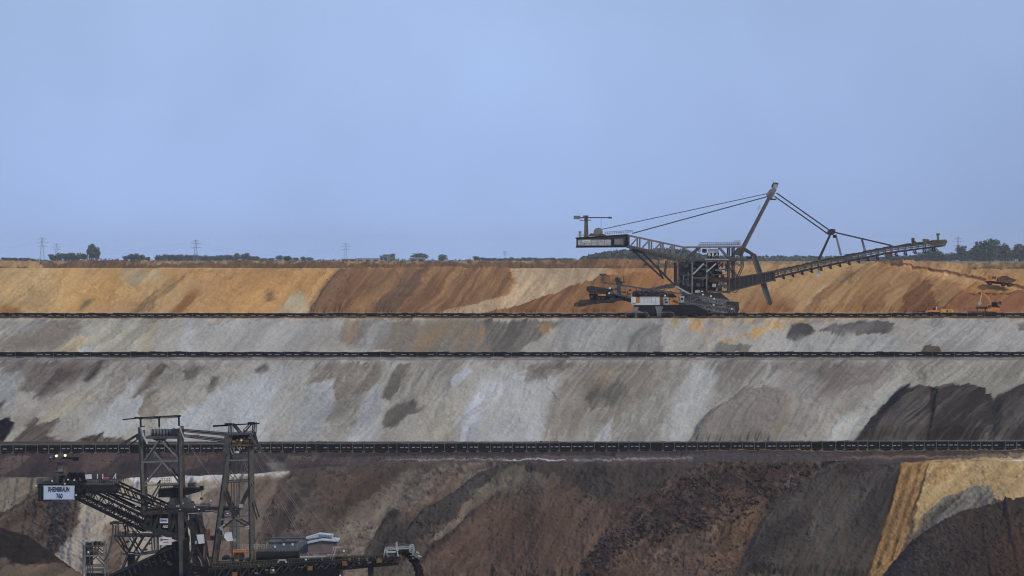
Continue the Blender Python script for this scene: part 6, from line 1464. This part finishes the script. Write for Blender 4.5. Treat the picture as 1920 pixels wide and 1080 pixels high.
# head frame
for a, b, w, m in (((724, 1028.5), (776, 1026.5), .3, 'light'), ((743, 1017.5), (747, 1042), .32, 'light'), ((722, 1028), (720, 1044), .22, 'light'), ((724, 1028), (728, 1044), .3, 'light'), ((768, 1024), (775, 1023.5), .3, 'light'),
                ((768, 1024), (769, 1034), .25, 'light'), ((775, 1024), (777, 1036), .25, 'light'), ((724, 1028), (743, 1019), .08, 'grey'), ((743, 1019), (768, 1024), .08, 'grey'), ((769, 1034), (778, 1034), .25, 'light')):
    for y in (-2.8, 2.8): mem(a, b, w, m, 'head_frame', y, parent=DC)
boxp(728, 1035, 741, 1045, -2.6, 0, 'blue', 'drive_cabinet', DC); boxp(727, 1034, 742, 1035.2, -2.9, .3, 'light', 'cabinet_lid', DC)
mb = MB(); mb.cyl(R(748, 1046, -2.6), R(748, 1046, 2.6), 1.1, 14); mb.build('head_drum', M['rust'], DC)
for i in range(12):
    x = rs.uniform(768, 788); y = rs.uniform(1034, 1047); boxp(x, y, x+rs.uniform(1, 4), y+rs.uniform(.8, 2), -2.5, 1, rs.choice(['light', 'grey', 'light', 'white', 'mid']), 'head_fitting', DC)
boxp(769, 1040, 784, 1041.2, -2.6, 2.6, 'grey', 'head_platform', DC)
mb = MB(); R.rect(mb, 690, 1062, 700, 1400, -1.5, 1.5); R.rect(mb, 470, 1080, 484, 1400, -1.5, 1.5); mb.build('support_leg', M['dark'], DC)
mem((728, 1028), (680, 1000), .05, 'grey', 'guy_rope', 0, parent=DC)
# stream of brown coal leaving the head drum
rs = np.random.RandomState(2)
path = [(744, 1047), (752, 1038), (760, 1035.5), (768, 1040), (776, 1050), (783, 1064), (788, 1080), (792, 1100), (795, 1140), (797, 1200), (798, 1253)]
V, Fc = [], []; n = 0
ic = [(1,0,0),(-1,0,0),(0,1,0),(0,-1,0),(0,0,1),(0,0,-1)]
fc = [(0,2,4),(2,1,4),(1,3,4),(3,0,4),(2,0,5),(1,2,5),(3,1,5),(0,3,5)]
seg = np.cumsum([0]+[math.dist(path[i], path[i+1]) for i in range(len(path)-1)])
for i in range(2600):
    s_ = rs.rand()**1.15*seg[-1]
    x = np.interp(s_, seg, [p[0] for p in path]); y = np.interp(s_, seg, [p[1] for p in path])
    sp_ = min(4.8, 3.0+s_*.03)
    p = R(x+rs.normal()*sp_*.55, y+rs.normal()*sp_*.5, rs.uniform(-1.8, 1.8)); s0 = .12+.42*rs.rand()**2
    for c in ic: V.append((p.x+c[0]*s0*(.5+rs.rand()), p.y+c[1]*s0*(.5+rs.rand()), p.z+c[2]*s0*(.5+rs.rand())*1.6))
    Fc += [tuple(k+n for k in f) for f in fc]; n += 6
me = bpy.data.meshes.new('falling_coal'); me.from_pydata(V, [], Fc); me.materials.append(M['coal'])
o = bpy.data.objects.new('falling_coal', me); COL.objects.link(o); o['kind'] = 'stuff'; o['label'] = 'black stream of soil pouring off the end of the discharge conveyor'

# ================================================================= small lattice tower and truss bridge at lower left
R = Rig(905.0)
LT = empty('lattice_tower', R(180, 1085), 'small square lattice tower with a cluttered top deck, left of the truss bridge', 'tower')
for y in (-2.5, 2.5):
    lf = [mem((160, 1022), (163, 1100), .4, 'grey', 'tower_leg', y, parent=LT), mem((196, 1022), (200, 1100), .4, 'grey', 'tower_leg', y, parent=LT)]
    for yy, m in ((1023, 'mid'), (1041, 'grey'), (1061, 'grey'), (1069, 'mid')): mem((160, yy), (198+(yy == 1041)*12, yy-(yy == 1041)), .36, m, 'deck_beam', y, parent=LT)
    for a, b in (((163, 1040), (179, 1026)), ((179, 1026), (196, 1040)), ((163, 1060), (181, 1043)), ((181, 1043), (198, 1060)), ((158, 1020), (157, 1085))): mem(a, b, .26, 'mid', 'brace', y, parent=LT)
    mem((169, 1023), (172, 1100), .28, 'mid', 'tower_leg', y, parent=LT)
rs = random.Random(3)
for i in range(30):
    x = rs.uniform(159, 196); h = rs.uniform(1.5, 7); boxp(x, 1022-h, x+rs.uniform(1, 4), 1022, rs.uniform(-2, 0), rs.uniform(.5, 2), rs.choice(['black', 'dark', 'olive', 'mid', 'grey']), 'deck_equipment', LT)
boxp(175, 1029, 184, 1041, -1, 1, 'olive', 'cabinet', LT); boxp(166, 1032, 169, 1036, -2.7, -2.5, 'white', 'notice', LT); boxp(159, 1023, 172, 1060, -1, 2, 'dark', 'rear_panel', LT)
MB().tube([R(x, y, -2.7) for x, y in ((214, 983), (213, 1000), (210, 1018), (206, 1034), (200, 1047), (197, 1051))], .26, 6).build('drop_pipe', M['mid'], LT)
boxp(160, 1075, 200, 1250, -2, 2, 'dark', 'tower_base', LT)
R = Rig(950.0)
TB = empty('truss_bridge', R(255, 1060), 'weathered conveyor truss bridge under the tail boom, beside the small lattice tower', 'bridge')
for y in (-3, 3):
    ch = mem((218, 1004), (300, 1002), .42, 'mid', 'bridge_chord', y, parent=TB); mem((232, 1037), (262, 1040), .4, 'mid', 'bridge_chord', y, parent=TB); mem((262, 1039), (298, 1034), .45, 'grey', 'bridge_chord', y, parent=TB)
    for a, b, m in (((216, 1006), (240, 1037), 'mid'), ((240, 1037), (256, 1006), 'mid'), ((244, 1006), (264, 1038), 'mid'), ((264, 1038), (286, 1006), 'grey'), ((286, 1004), (287, 1036), 'grey'), ((292, 1003), (292, 1035), 'grey'), ((232, 980), (240, 1000), 'rust'),
                    ((208, 980), (240, 980), 'dark'), ((240, 980), (262, 1004), 'rust'), ((237, 982), (237, 1004), 'black'), ((219, 983), (219, 1004), 'mid'), ((226, 1006), (236, 1030), 'dark'), ((270, 1004), (252, 1036), 'mid'), ((299, 1003), (299, 1032), 'grey'), ((240, 1040), (226, 1075), 'mid'), ((262, 1040), (240, 1078), 'rust')):
        mem(a, b, .34, m, 'bridge_brace', y, parent=TB)
mb = MB(); R.plate(mb, [(208, 977), (214, 977), (214, 983), (208, 982)], -3.4, -2.6); R.rect(mb, 216, 976, 224, 980, -3.4, -2.6); mb.build('cable_sheave', M['mid'], TB)
for i in range(36):
    x = rs.uniform(214, 298); y = 999+rs.uniform(-5, 4) if i % 2 else rs.uniform(985, 1036); boxp(x, y, x+rs.uniform(1.5, 6), y+rs.uniform(1, 3), rs.uniform(-3.2, 1), rs.uniform(1.2, 3), rs.choice(['black', 'dark', 'rust', 'mid', 'mid', 'olive']), 'bridge_equipment', TB)
mb = MB(); R.rect(mb, 214, 1003, 300, 1006, -2, 2.6); mb.build('bridge_deck', M['dark'], TB)
mb = MB(); R.rect(mb, 240, 1040, 252, 1300, -2, 2); mb.build('bridge_pier', M['dark'], TB)
# ================================================================= trees beyond the rim
def crown_mesh(name, seed, n, w=1.0, h=1.0, lobes=9, leaf=.085, m=None, flat=.0, trunk_gap=.12):
    """unit-size crown (about 1 wide, 1 high) made of many small leaf clumps on an uneven set of boughs"""
    rs = np.random.RandomState(seed)
    L = []
    for i in range(lobes):
        a = rs.uniform(0, 2*math.pi); r = rs.uniform(.0, .30); z = rs.uniform(trunk_gap+.15, .82)
        sz = rs.uniform(.14, .27)*(1-.45*abs(z-.5))
        L.append((math.cos(a)*r*(1.2-z*.6), math.sin(a)*r*(1.2-z*.6), z, sz*1.15, sz))
    L.append((0, 0, .55, .30, .33))
    wts = np.array([l[3]**2 for l in L]); wts /= wts.sum()
    V = np.empty((n, 4, 3)); 
    for i in range(n):
        l = L[rs.choice(len(L), p=wts)]
        d = rs.normal(size=3); d /= np.linalg.norm(d); rr = rs.uniform(.55, 1.08)
        c = np.array([l[0]+d[0]*l[3]*rr, l[1]+d[1]*l[3]*rr, l[2]+d[2]*l[4]*rr])
        u = rs.normal(size=3); u /= np.linalg.norm(u); v = np.cross(u, rs.normal(size=3)); v /= np.linalg.norm(v)+1e-9
        s = leaf*rs.uniform(.4, 1.1)
        V[i] = [c-u*s, c+v*s*.6, c+u*s, c-v*s*.6]
    V[:, :, 0] *= w; V[:, :, 1] *= w; V[:, :, 2] *= h
    me = bpy.data.meshes.new(name)
    me.from_pydata(V.reshape(-1, 3).tolist(), [], np.arange(n*4).reshape(-1, 4).tolist()); me.materials.append(m)
    return me
CR = [crown_mesh('crown', 20+i, 700, lobes=8+i, m=M['leaf' if i % 3 else 'leaf2']) for i in range(6)]
def tmesh(seed):
    rs = random.Random(seed); mb = MB()
    mb.cyl((0, 0, -.05), (.01, 0, .45), .03, 7, .018)
    for k in range(5):
        a = k*1.3+rs.random(); mb.cyl((0, 0, .22+k*.05), (math.cos(a)*.2, math.sin(a)*.2, .45+k*.07), .014, 5, .006)
    me = bpy.data.meshes.new('trunk'); me.from_pydata(mb.v, [], mb.f); me.materials.append(M['bark']); return me
TM = [tmesh(i) for i in range(3)]
_tn = 0
def tree(px, ptop, pw, D, label, group=None, var=None, base=487.5):
    """tree whose top shows at row ptop, crown about pw pixels wide, standing on the plain"""
    global _tn
    D = D*1.3
    _tn += 1; rs = random.Random(_tn*17)
    H = (base+1.5-ptop)*D/F+ (-4.0+ (base+1.5-486)*D/F)*0; z0 = -4.0
    H = -(ptop-486)*D/F - z0
    W = pw*D/F
    r = empty('tree', ((px-960)*D/F, D, z0), label, 'tree', group)
    v = rs.randrange(6) if var is None else var
    c = bpy.data.objects.new('crown', CR[v]); COL.objects.link(c); c.parent = r
    c.scale = (W*1.25, W*1.25, H*1.06); c.rotation_euler[2] = rs.uniform(0, 6.28); c.location = (0, 0, -.02*H)
    t = bpy.data.objects.new('trunk', TM[v % 3]); COL.objects.link(t); t.parent = r; t.scale = (W, W, H)
    return r
ORD = ['leftmost', 'second from left', 'third from left', 'fourth from left', 'fifth from left', 'sixth from left', 'seventh from left', 'eighth from left', 'ninth from left', 'tenth from left']
def nth(i, n):
    if i < 10: return ORD[i]
    if n-1-i < 10: return ORD[n-1-i].replace('left', 'right')
    return '%dth from left' % (i+1)
def tree_row(items, D, text, group):
    """items: (x, top, width) in any order; each tree gets the place it has in its row"""
    items = sorted(items)
    for i, (x, t, w) in enumerate(items): tree(x, t, w, D, nth(i, len(items))+' '+text, group)
tree(172, 455, 24, 4500, 'tall rounded tree standing clear above the dark clump at the left', var=1)
tree(183, 463, 15, 4500, 'lower shoulder tree leaning against the tall rounded tree', var=2)
tree_row([(97, 475, 14), (108, 473, 20), (121, 474, 18), (134, 472.5, 22), (148, 474, 18), (158, 476, 14)], 4600, 'of the dark bushy trees in the clump beside the tall rounded tree', 'trees in the left clump')
tree_row([(235, 479, 12), (245, 476, 18), (256, 475, 18), (267, 477, 16), (277, 481, 12)], 4700, 'of the dark trees in the small isolated clump at the left', 'trees in the isolated clump')
rs = random.Random(77)
x = 297
row = []
while x < 480:
    w = rs.uniform(11, 20); row.append((x, (479 if x < 350 else 480)-rs.uniform(0, 3.5)-(3 if 440 < x < 465 else 0), w)); x += w*.62
tree_row(row, 4800, 'in the long tree row under the clearest pylon', 'trees in the long row')
x = 482
row = []
while x < 590:
    w = rs.uniform(9, 18); row.append((x, 484-rs.uniform(0, 5), w)); x += w*.95
tree_row(row, 5200, 'of the small far trees in the thinning row', 'trees in the thinning row')
tree(538, 480.5, 18, 3800, 'larger round far tree in the thinning row, near its middle', var=4)
tree(788, 474, 32, 5000, 'broad pale round tree behind the long white building', var=0)
tree(779, 477, 20, 5000, 'lower left neighbour of the broad pale round tree', var=3)
tree(831, 476.5, 22, 5000, 'pale dome-shaped tree alone right of the white building', var=3)
tree(893, 479.5, 16, 5000, 'small dark tree at the left end of the low far hedge', var=1)
tree_row([(x, 484-rs.uniform(0, 2), 15) for x in range(905, 1075, 11)], 5200, 'in the low far hedge left of the wooded hill', 'trees in the low hedge')
tree_row([(x, 484.5-rs.uniform(0, 2), 14) for x in (8, 18, 28, 38, 50, 60)], 5000, 'of the low far trees at the left edge of the picture', 'trees at the left edge')
tree_row([(x, 483-rs.uniform(0, 4)+(x < 1440), 18) for x in range(1385, 1650, 11)], 6500, 'of the hazy blue far trees behind the discharge boom', 'hazy trees behind the boom')
# right-hand group
for x, t, w, D, l, v in ((1856, 444.5, 42, 4000, 'largest round dark tree, tallest of the group at the right', 1), (1834, 452, 30, 4000, 'round tree leaning on the left of the largest tree', 2), (1885, 455.5, 30, 4050, 'rounded tree right of the largest tree', 0),
                   (1803, 461, 24, 4200, 'small round dark tree standing left of the largest tree', 4), (1752, 461, 34, 4200, 'bushy tree just beyond the tip of the discharge boom', 5), (1912, 456, 34, 4100, 'hazy brownish tree at the right edge of the picture', 3), (1935, 452, 40, 4100, 'tree half outside the right edge of the picture', 2)):
    tree(x, t, w, D, l, var=v)
x = 1640
row = []
while x < 1925:
    w = rs.uniform(16, 28); tt = np.interp(x, [1640, 1700, 1740, 1780, 1830, 1925], [483, 478, 472, 476, 469, 466]); row.append((x, tt+rs.uniform(-2, 3), w)); x += w*.55
tree_row(row, 4600, 'in the low wood below the larger round trees at the right', 'trees in the low wood')

def wood(name, outline, D, depth, n, label, m, leaf=4.2):
    """a far wood that reads as one mass: leaf clumps over the tops and the front of its trees"""
    rs = np.random.RandomState(9)
    f = interp(outline); x0, x1 = outline[0][0], outline[-1][0]
    T = []
    for i in range(int((x1-x0)/3.0)*3):
        x = rs.uniform(x0, x1); dd = rs.uniform(0, depth); top = (486-f(x))*D/F+4
        T.append((x, dd, max(4, top*rs.uniform(.82, 1.03)), rs.uniform(4.5, 8)))
    V = []
    for i in range(n):
        x, dd, H, r = T[rs.randint(len(T))]
        d = rs.normal(size=3); d /= np.linalg.norm(d)
        z = -4+H-r*.8+d[2]*r*.9 if rs.rand() < .6 else -4+rs.uniform(0, max(1, H-r))
        c = np.array([(x-960)*D/F+d[0]*r, D+dd+d[1]*r, z])
        u = rs.normal(size=3); u /= np.linalg.norm(u); v = np.cross(u, rs.normal(size=3)); v /= np.linalg.norm(v)+1e-9
        s = leaf*rs.uniform(.3, .9)
        V += [c-u*s, c+v*s*.7, c+u*s, c-v*s*.7]
    me = bpy.data.meshes.new(name); me.from_pydata([tuple(v) for v in V], [], np.arange(len(V)).reshape(-1, 4).tolist()); me.materials.append(m)
    o = bpy.data.objects.new(name, me); COL.objects.link(o); o['kind'] = 'stuff'; o['label'] = label
wood('wooded_hill', [(1092, 485.5), (1110, 479), (1140, 474), (1170, 470.5), (1220, 468.5), (1260, 468), (1290, 470), (1310, 475), (1330, 480), (1370, 483)], 5200, 160, 9000, 'dense wood on a low hill behind the spreader tail', M['leaf'], 5.5)
wood('far_wood', [(1300, 481), (1500, 480), (1660, 483), (1700, 481), (1760, 478), (1830, 474), (1960, 468), (2200, 470)], 6800, 200, 8000, 'hazy blue wood along the horizon at the right', M['leaf'], 5.0)
wood('far_wood', [(-200, 486.2), (0, 485.8), (300, 486), (600, 486), (900, 485.8), (1100, 485.5)], 7200, 150, 5000, 'thin hazy line of woodland along the left horizon', M['leaf'], 3.2)

# ================================================================= pylons and wires
def pylon(px, ptop, D, label, arms=(.93, .80, .64), aw=(.16, .24, .20), s=1.0, w=.26):
    z0 = -4.0; H = -(ptop-486)*D/F - z0
    r = empty('pylon', ((px-960)*D/F, D, z0), label, 'pylon', 'pylons beyond the rim')
    mb = MB(); bw = H*.09
    def wd(t): return bw*(1-t)**1.15+.5
    for sx in (-1, 1):
        for sy in (-1, 1):
            N = 8
            for k in range(N):
                t0, t1 = k/N, (k+1)/N
                mb.beam((sx*wd(t0), sy*wd(t0), t0*H), (sx*wd(t1), sy*wd(t1), t1*H), w)
    for k in range(12):
        t0, t1 = k/12, (k+1)/12
        for sy in (-1, 1):
            sg = 1 if k % 2 else -1
            mb.beam((sg*wd(t0), sy*wd(t0), t0*H), (-sg*wd(t1), sy*wd(t1), t1*H), w*.6)
    for f in mb.v[:0]: pass
    me = MB(); me.v, me.f = mb.v, mb.f
    def raw(mb_, name):
        m_ = bpy.data.meshes.new(name); m_.from_pydata(mb_.v, [], mb_.f); m_.materials.append(M['pylon']); o = bpy.data.objects.new(name, m_); COL.objects.link(o); o.parent = r; return o
    raw(mb, 'mast')
    for t, a in zip(arms, aw):
        am = MB(); L = H*a*s
        for sx in (-1, 1):
            am.beam((0, 0, t*H), (sx*L, 0, t*H), w); am.beam((0, 0, (t+.035)*H), (sx*L, 0, t*H+.1), w*.8)
            for q in (.5, 1.0): am.beam((sx*L*q, 0, t*H), (sx*L*q, 0, t*H-1.8), w*.7)
        raw(am, 'cross_arm')
    return r
pylon(79, 445, 5200, 'tall hazy pylon at the far left, left of the tall tree')
pylon(367, 449, 5200, 'clearest pylon, three cross arms, above the long row of trees', w=.34)
pylon(648, 455, 6000, 'hazy pylon in the middle, left of the grey farm building')
pylon(1796, 444, 6500, 'hazy pylon behind the tip of the discharge boom', w=.34)
pylon(947, 470, 8200, 'faintest and smallest pylon, above the low hedge', w=.3)
pylon(106, 456, 8200, 'small faint pylon between the far left pylon and the tall tree', w=.3)
def wire(a, b, sag, label):
    mb = MB(); A, B = Vector(a), Vector(b); N = 24; pts = [A.lerp(B, i/N)-Vector((0, 0, sag*4*(i/N)*(1-i/N))) for i in range(N+1)]
    for p, q in zip(pts[:-1], pts[1:]): mb.beam(p, q, .12)
    o = mb.build('power_line', M['pylon']); tag(o, label, 'cable', 'power lines')
def at(px, py, D): return ((px-960)*D/F, D, -(py-486)*D/F)
wire(at(79, 452, 5200), at(367, 453, 5200), 12, 'upper power line sagging between the two left pylons')
wire(at(83, 461, 5200), at(362, 460, 5200), 12, 'lower power line sagging between the two left pylons')
wire(at(367, 455, 5200), at(648, 462, 6000), 12, 'upper power line between clearest pylon and middle pylon')
wire(at(372, 463, 5200), at(652, 467, 6000), 12, 'lower power line between clearest pylon and middle pylon')
wire(at(79, 456, 5200), at(-260, 450, 5000), 12, 'power line leaving the far left pylon towards the left')

# ================================================================= far buildings
def building(px0, px1, ptop, D, dep, label, wallm, roofm, floors=2, flat=True, name='building'):
    x0, x1 = (px0-960)*D/F, (px1-960)*D/F; zt = -(ptop-486)*D/F; z0 = -4.0
    r = empty(name, ((x0+x1)/2, D, z0), label, 'building')
    w, h = x1-x0, zt-z0
    def raw(mb_, nm, m_): 
        me = bpy.data.meshes.new(nm); me.from_pydata(mb_.v, [], mb_.f); me.materials.append(m_); bm_fix(me); o = bpy.data.objects.new(nm, me); COL.objects.link(o); o.parent = r; return o
    mb = MB(); mb.box((0, dep/2, h/2), (w, dep, h)); wl_ = raw(mb, 'wall', wallm)
    mb = MB()
    if flat: mb.box((0, dep/2, h+.25), (w+.6, dep+.6, .5))
    else: mb.prism([(-w/2-.5, h), (w/2+.5, h), (w/2, h+h*.35), (-w/2, h+h*.35)], -.5, dep+.5)
    raw(mb, 'roof', roofm)
    n = max(2, int(w/6))
    for f in range(floors):
        for i in range(n):
            mb = MB(); mb.box((-w/2+(i+.5)*w/n, -.06, h*(f+.62)/floors), (w/n*.55, .12, h/floors*.35)); raw(mb, 'window', M['glass'])
    return r
building(712, 726, 480, 4100, 14, 'low left wing of the grey far building', M['housewall'], M['mid'], 1)
building(718, 740, 478, 4120, 16, 'grey far block with a dark flat roof in the middle', M['housewall'], M['dark'], 2)
building(733, 740, 476.5, 4090, 10, 'small dark tower at the right end of the grey far block', M['shed'], M['dark'], 2)
building(668, 712, 485, 3300, 14, 'very low pale far shed left of the grey block', M['light'], M['light'], 1)
building(768, 797, 484.3, 3000, 12, 'long low white building below the broad pale tree', M['housewall'], M['white'], 1)
building(640, 668, 486, 3400, 14, 'low pale roof below the middle pylon', M['housewall'], M['light'], 1)

# ================================================================= small vehicles
def local(r):
    def raw(mb_, nm, m_, parent=None):
        me = bpy.data.meshes.new(nm); me.from_pydata(mb_.v, [], mb_.f); me.materials.append(m_); bm_fix(me)
        o = bpy.data.objects.new(nm, me); COL.objects.link(o); o.parent = parent or r; return o
    return raw
def PR(pts, y0, y1): return MB().prism(pts, y0, y1)
def ground(px, py, D): return Vector(((px-960)*D/F, D, -(py-486)*D/F))
dg_ = bpy.context.evaluated_depsgraph_get()
def on_ground(x, y, z_hint=20):
    hit, loc, *_ = scene.ray_cast(dg_, (x, y, 50), (0, 0, -1)); return loc.z if hit else z_hint
# dump truck on the haul ramp
def wheel(raw, x, z, r, y0, y1):
    mb = MB().cyl((x, y0, z), (x, y1, z), r, 14); w_ = raw(mb, 'wheel', M['black'])
    raw(MB().cyl((x, y0-.05, z), (x, y0+.05, z), r*.45, 10), 'rim', M['mid'], w_)
D = 1556.0
tx, tz = (1876-960)*D/F, -(536.5-486)*D/F
DT = empty('dump_truck', (tx, D-3.0, tz), 'orange-brown articulated dump truck heaped with red earth on the sloping haul road', 'dump truck')
raw = local(DT)
raw(PR([(-7, 1.0), (-5.4, .8), (5.2, .8), (5.2, 1.5), (-5, 1.9), (-7, 1.9)], -1.1, 1.1), 'chassis', M['black'])
cb = raw(PR([(-4.9, 1.9), (-2.6, 1.9), (-2.4, 4.2), (-4.4, 4.3), (-4.9, 3.0)], -1.4, 1.4), 'cab', M['orange'])
raw(PR([(-4.7, 3.0), (-3.0, 3.0), (-3.0, 3.9), (-4.4, 3.9)], -1.46, -1.4), 'cab_window', M['glass'], cb)
raw(PR([(-4.8, 4.25), (-2.2, 4.2), (-2.2, 4.4), (-4.8, 4.5)], -1.5, 1.5), 'cab_roof', M['light'], cb)
raw(PR([(-7.2, 1.6), (-5.0, 1.9), (-5.0, 3.0), (-7.0, 2.7)], -1.3, 1.3), 'bonnet', M['orange'])
raw(PR([(-2.1, 2.0), (4.6, 2.0), (6.4, 3.3), (6.2, 3.5), (-2.2, 3.5)], -1.7, 1.7), 'dump_body', M['rust'])
raw(PR([(-2.0, 3.5), (.2, 4.6), (1.6, 4.8), (3.6, 3.9), (6.1, 3.5)], -1.5, 1.5), 'heaped_earth', M['load'])
for x in (-5.3, .7, 3.3): wheel(raw, x, .95, .95, -1.7, -1.0); wheel(raw, x, .95, .95, 1.0, 1.7)
DT.rotation_euler = (0, math.radians(5), 0)
# hydraulic excavator
D = 1503.0
HX = empty('hydraulic_excavator', ((1858-960)*D/F, D, Z1), 'orange crawler excavator with raised bent boom behind the topmost conveyor at the right', 'excavator')
raw = local(HX)
for y in (-1.5, 1.5):
    tk = raw(PR([(-2.4, .5), (-2.0, 0), (2.0, 0), (2.4, .5), (2.0, 1.1), (-2.0, 1.1)], y-.35, y+.35), 'track', M['black'])
    for k in range(5): raw(MB().cyl((-1.8+k*.9, y-.4, .5), (-1.8+k*.9, y+.4, .5), .32, 10), 'track_wheel', M['mid'], tk)
up_ = raw(PR([(-2.2, 1.3), (3.4, 1.3), (3.6, 2.0), (3.4, 2.8), (.2, 3.0), (-2.0, 2.2)], -1.5, 1.5), 'upper_body', M['orange'])
raw(PR([(1.2, 2.8), (3.5, 2.6), (3.5, 3.4), (1.4, 3.6)], -1.4, 1.4), 'engine_cover', M['black'])
raw(PR([(-1.6, 2.2), (.0, 2.6), (.0, 4.2), (-1.4, 4.2)], -1.5, -.3), 'cab', M['orange']); raw(PR([(-1.4, 2.8), (-.2, 2.9), (-.2, 4.0), (-1.3, 4.0)], -1.56, -1.5), 'cab_window', M['glass'])
bm_ = raw(PR([(-.6, 2.6), (.2, 2.6), (.1, 5.6), (-1.2, 8.0), (-3.4, 9.2), (-4.0, 8.9), (-1.6, 7.4), (-.6, 5.4)], -.3, .3), 'boom', M['orange'])
raw(PR([(-4.1, 9.4), (-3.5, 9.2), (-4.4, 5.4), (-4.9, 5.2)], -.25, .25), 'stick', M['yellow'])
raw(PR([(-5.4, 5.4), (-4.3, 5.4), (-4.0, 4.4), (-4.8, 3.7), (-5.6, 4.1)], -.7, .7), 'bucket', M['light'])
raw(MB().cyl((-.2, 0, 4.0), (-2.0, 0, 7.4), .14, 8), 'boom_cylinder', M['light']); raw(MB().cyl((-1.6, 0, 8.3), (-3.9, 0, 9.6), .12, 8), 'stick_cylinder', M['black'])
raw(PR([(.2, 3.0), (3.0, 3.0), (2.6, 5.0), (1.6, 5.4), (.4, 5.0)], -1.0, 1.0), 'machinery_guard', M['black'])
raw(PR([(2.6, 4.2), (4.6, 4.0), (4.4, 5.6), (3.0, 5.7)], -.8, .8), 'rear_frame', M['rust'])
mb = MB(); mb.beam((2.7, -1, 4.2), (3.2, -1, 6.0), .14); mb.beam((4.6, -1, 4.2), (4.2, -1, 6.0), .14); mb.beam((3.0, -1, 5.8), (4.4, -1, 5.8), .12); raw(mb, 'guard_rail', M['orange'])
TP = empty('trailer', ((1838-960)*D/F, D+1.5, Z1), 'low flat trailer with a dark ribbed pallet left of the orange excavator', 'trailer'); raw = local(TP)
raw(PR([(-5, .5), (5, .5), (5, 1.1), (-5, 1.3)], -1.3, 1.3), 'trailer_bed', M['rust']); raw(PR([(-1.6, 2.4), (3.4, 2.2), (3.4, 3.3), (-1.6, 3.1)], -1.2, 1.2), 'pallet', M['dark'])
raw(PR([(-1.2, 1.2), (-.8, 1.2), (-.8, 2.4), (-1.2, 2.4)], -1, 1), 'stanchion', M['mid']); raw(PR([(2.4, 1.2), (2.8, 1.2), (2.8, 2.3), (2.4, 2.3)], -1, 1), 'stanchion', M['mid'])
for x in (-3, 3, 4): wheel(raw, x, .45, .45, -1.3, -.9); wheel(raw, x, .45, .45, .9, 1.3)
# yellow-orange service vehicle
SV = empty('pipe_layer', ((1752-960)*D/F, D, Z1), 'orange tracked pipelayer with white exhaust next to a yellow generator trailer', 'tractor'); raw = local(SV)
raw(PR([(-3, .2), (-2.6, 0), (2.0, 0), (2.4, .4), (2.2, 1.0), (-2.6, 1.0)], -1.2, 1.2), 'track', M['black'])
raw(PR([(-4.0, .9), (2.3, .9), (2.4, 1.6), (1.0, 1.9), (-1.0, 1.8), (-3.8, 1.4)], -1.1, 1.1), 'body', M['orange'])
raw(PR([(-3.0, 1.5), (-1.6, 1.6), (-1.6, 2.7), (-2.9, 2.7)], -.9, .9), 'cab', M['orange']); raw(PR([(-2.8, 1.8), (-1.8, 1.8), (-1.8, 2.5), (-2.8, 2.5)], -.96, -.9), 'cab_window', M['glass'])
raw(MB().cyl((.9, 0, 1.8), (1.0, 0, 3.3), .2, 8), 'exhaust', M['white']); raw(PR([(-.6, 1.8), (.4, 1.9), (.2, 2.8), (-.5, 2.5)], -.5, .5), 'engine_block', M['black'])
raw(PR([(-7.6, .9), (-4.0, 1.0), (-4.0, 1.4), (-7.6, 1.2)], -.6, .6), 'side_boom', M['dark'])
GT = empty('generator_trailer', ((1775-960)*D/F, D+.4, Z1), 'yellow boxy generator trailer with grey roof, right of the orange pipelayer', 'trailer'); raw = local(GT)
gb = raw(PR([(-2.6, .5), (2.8, .5), (2.9, 1.6), (2.4, 2.1), (-2.6, 2.1)], -1.1, 1.1), 'housing', M['yellow'])
raw(PR([(-2.5, 2.1), (2.2, 2.1), (2.0, 2.35), (-2.4, 2.35)], -1.1, 1.1), 'roof', M['grey'], gb)
raw(PR([(-.2, .9), (.5, .9), (.5, 1.9), (-.2, 1.9)], -1.16, -1.1), 'door', M['mid'], gb); raw(PR([(.9, .9), (1.9, .9), (1.9, 1.9), (.9, 1.9)], -1.16, -1.1), 'door', M['orange'], gb)
for x in (-1.5, 1.4): wheel(raw, x, .4, .4, -1.1, -.7); wheel(raw, x, .4, .4, .7, 1.1)

# ================================================================= haze
hm = bpy.data.materials.new('haze_air'); hm.use_nodes = True; hn = hm.node_tree
for n_ in list(hn.nodes):
    if n_.type != 'OUTPUT_MATERIAL': hn.nodes.remove(n_)
pv = hn.nodes.new('ShaderNodeVolumePrincipled')
pv.inputs['Color'].default_value = (0.95, 0.97, 1.0, 1); pv.inputs['Density'].default_value = 3.8e-5; pv.inputs['Anisotropy'].default_value = 0.2
hn.links.new(pv.outputs[0], hn.nodes['Material Output'].inputs['Volume'])
mb = MB(); mb.box((0, 5700, (-111+75)/2), (19000, 12600, 186))
me = bpy.data.meshes.new('haze'); me.from_pydata(mb.v, [], mb.f); me.materials.append(hm); bm_fix(me)
o = bpy.data.objects.new('haze', me); COL.objects.link(o); o['kind'] = 'stuff'; o['label'] = 'thin bluish haze over the whole pit'
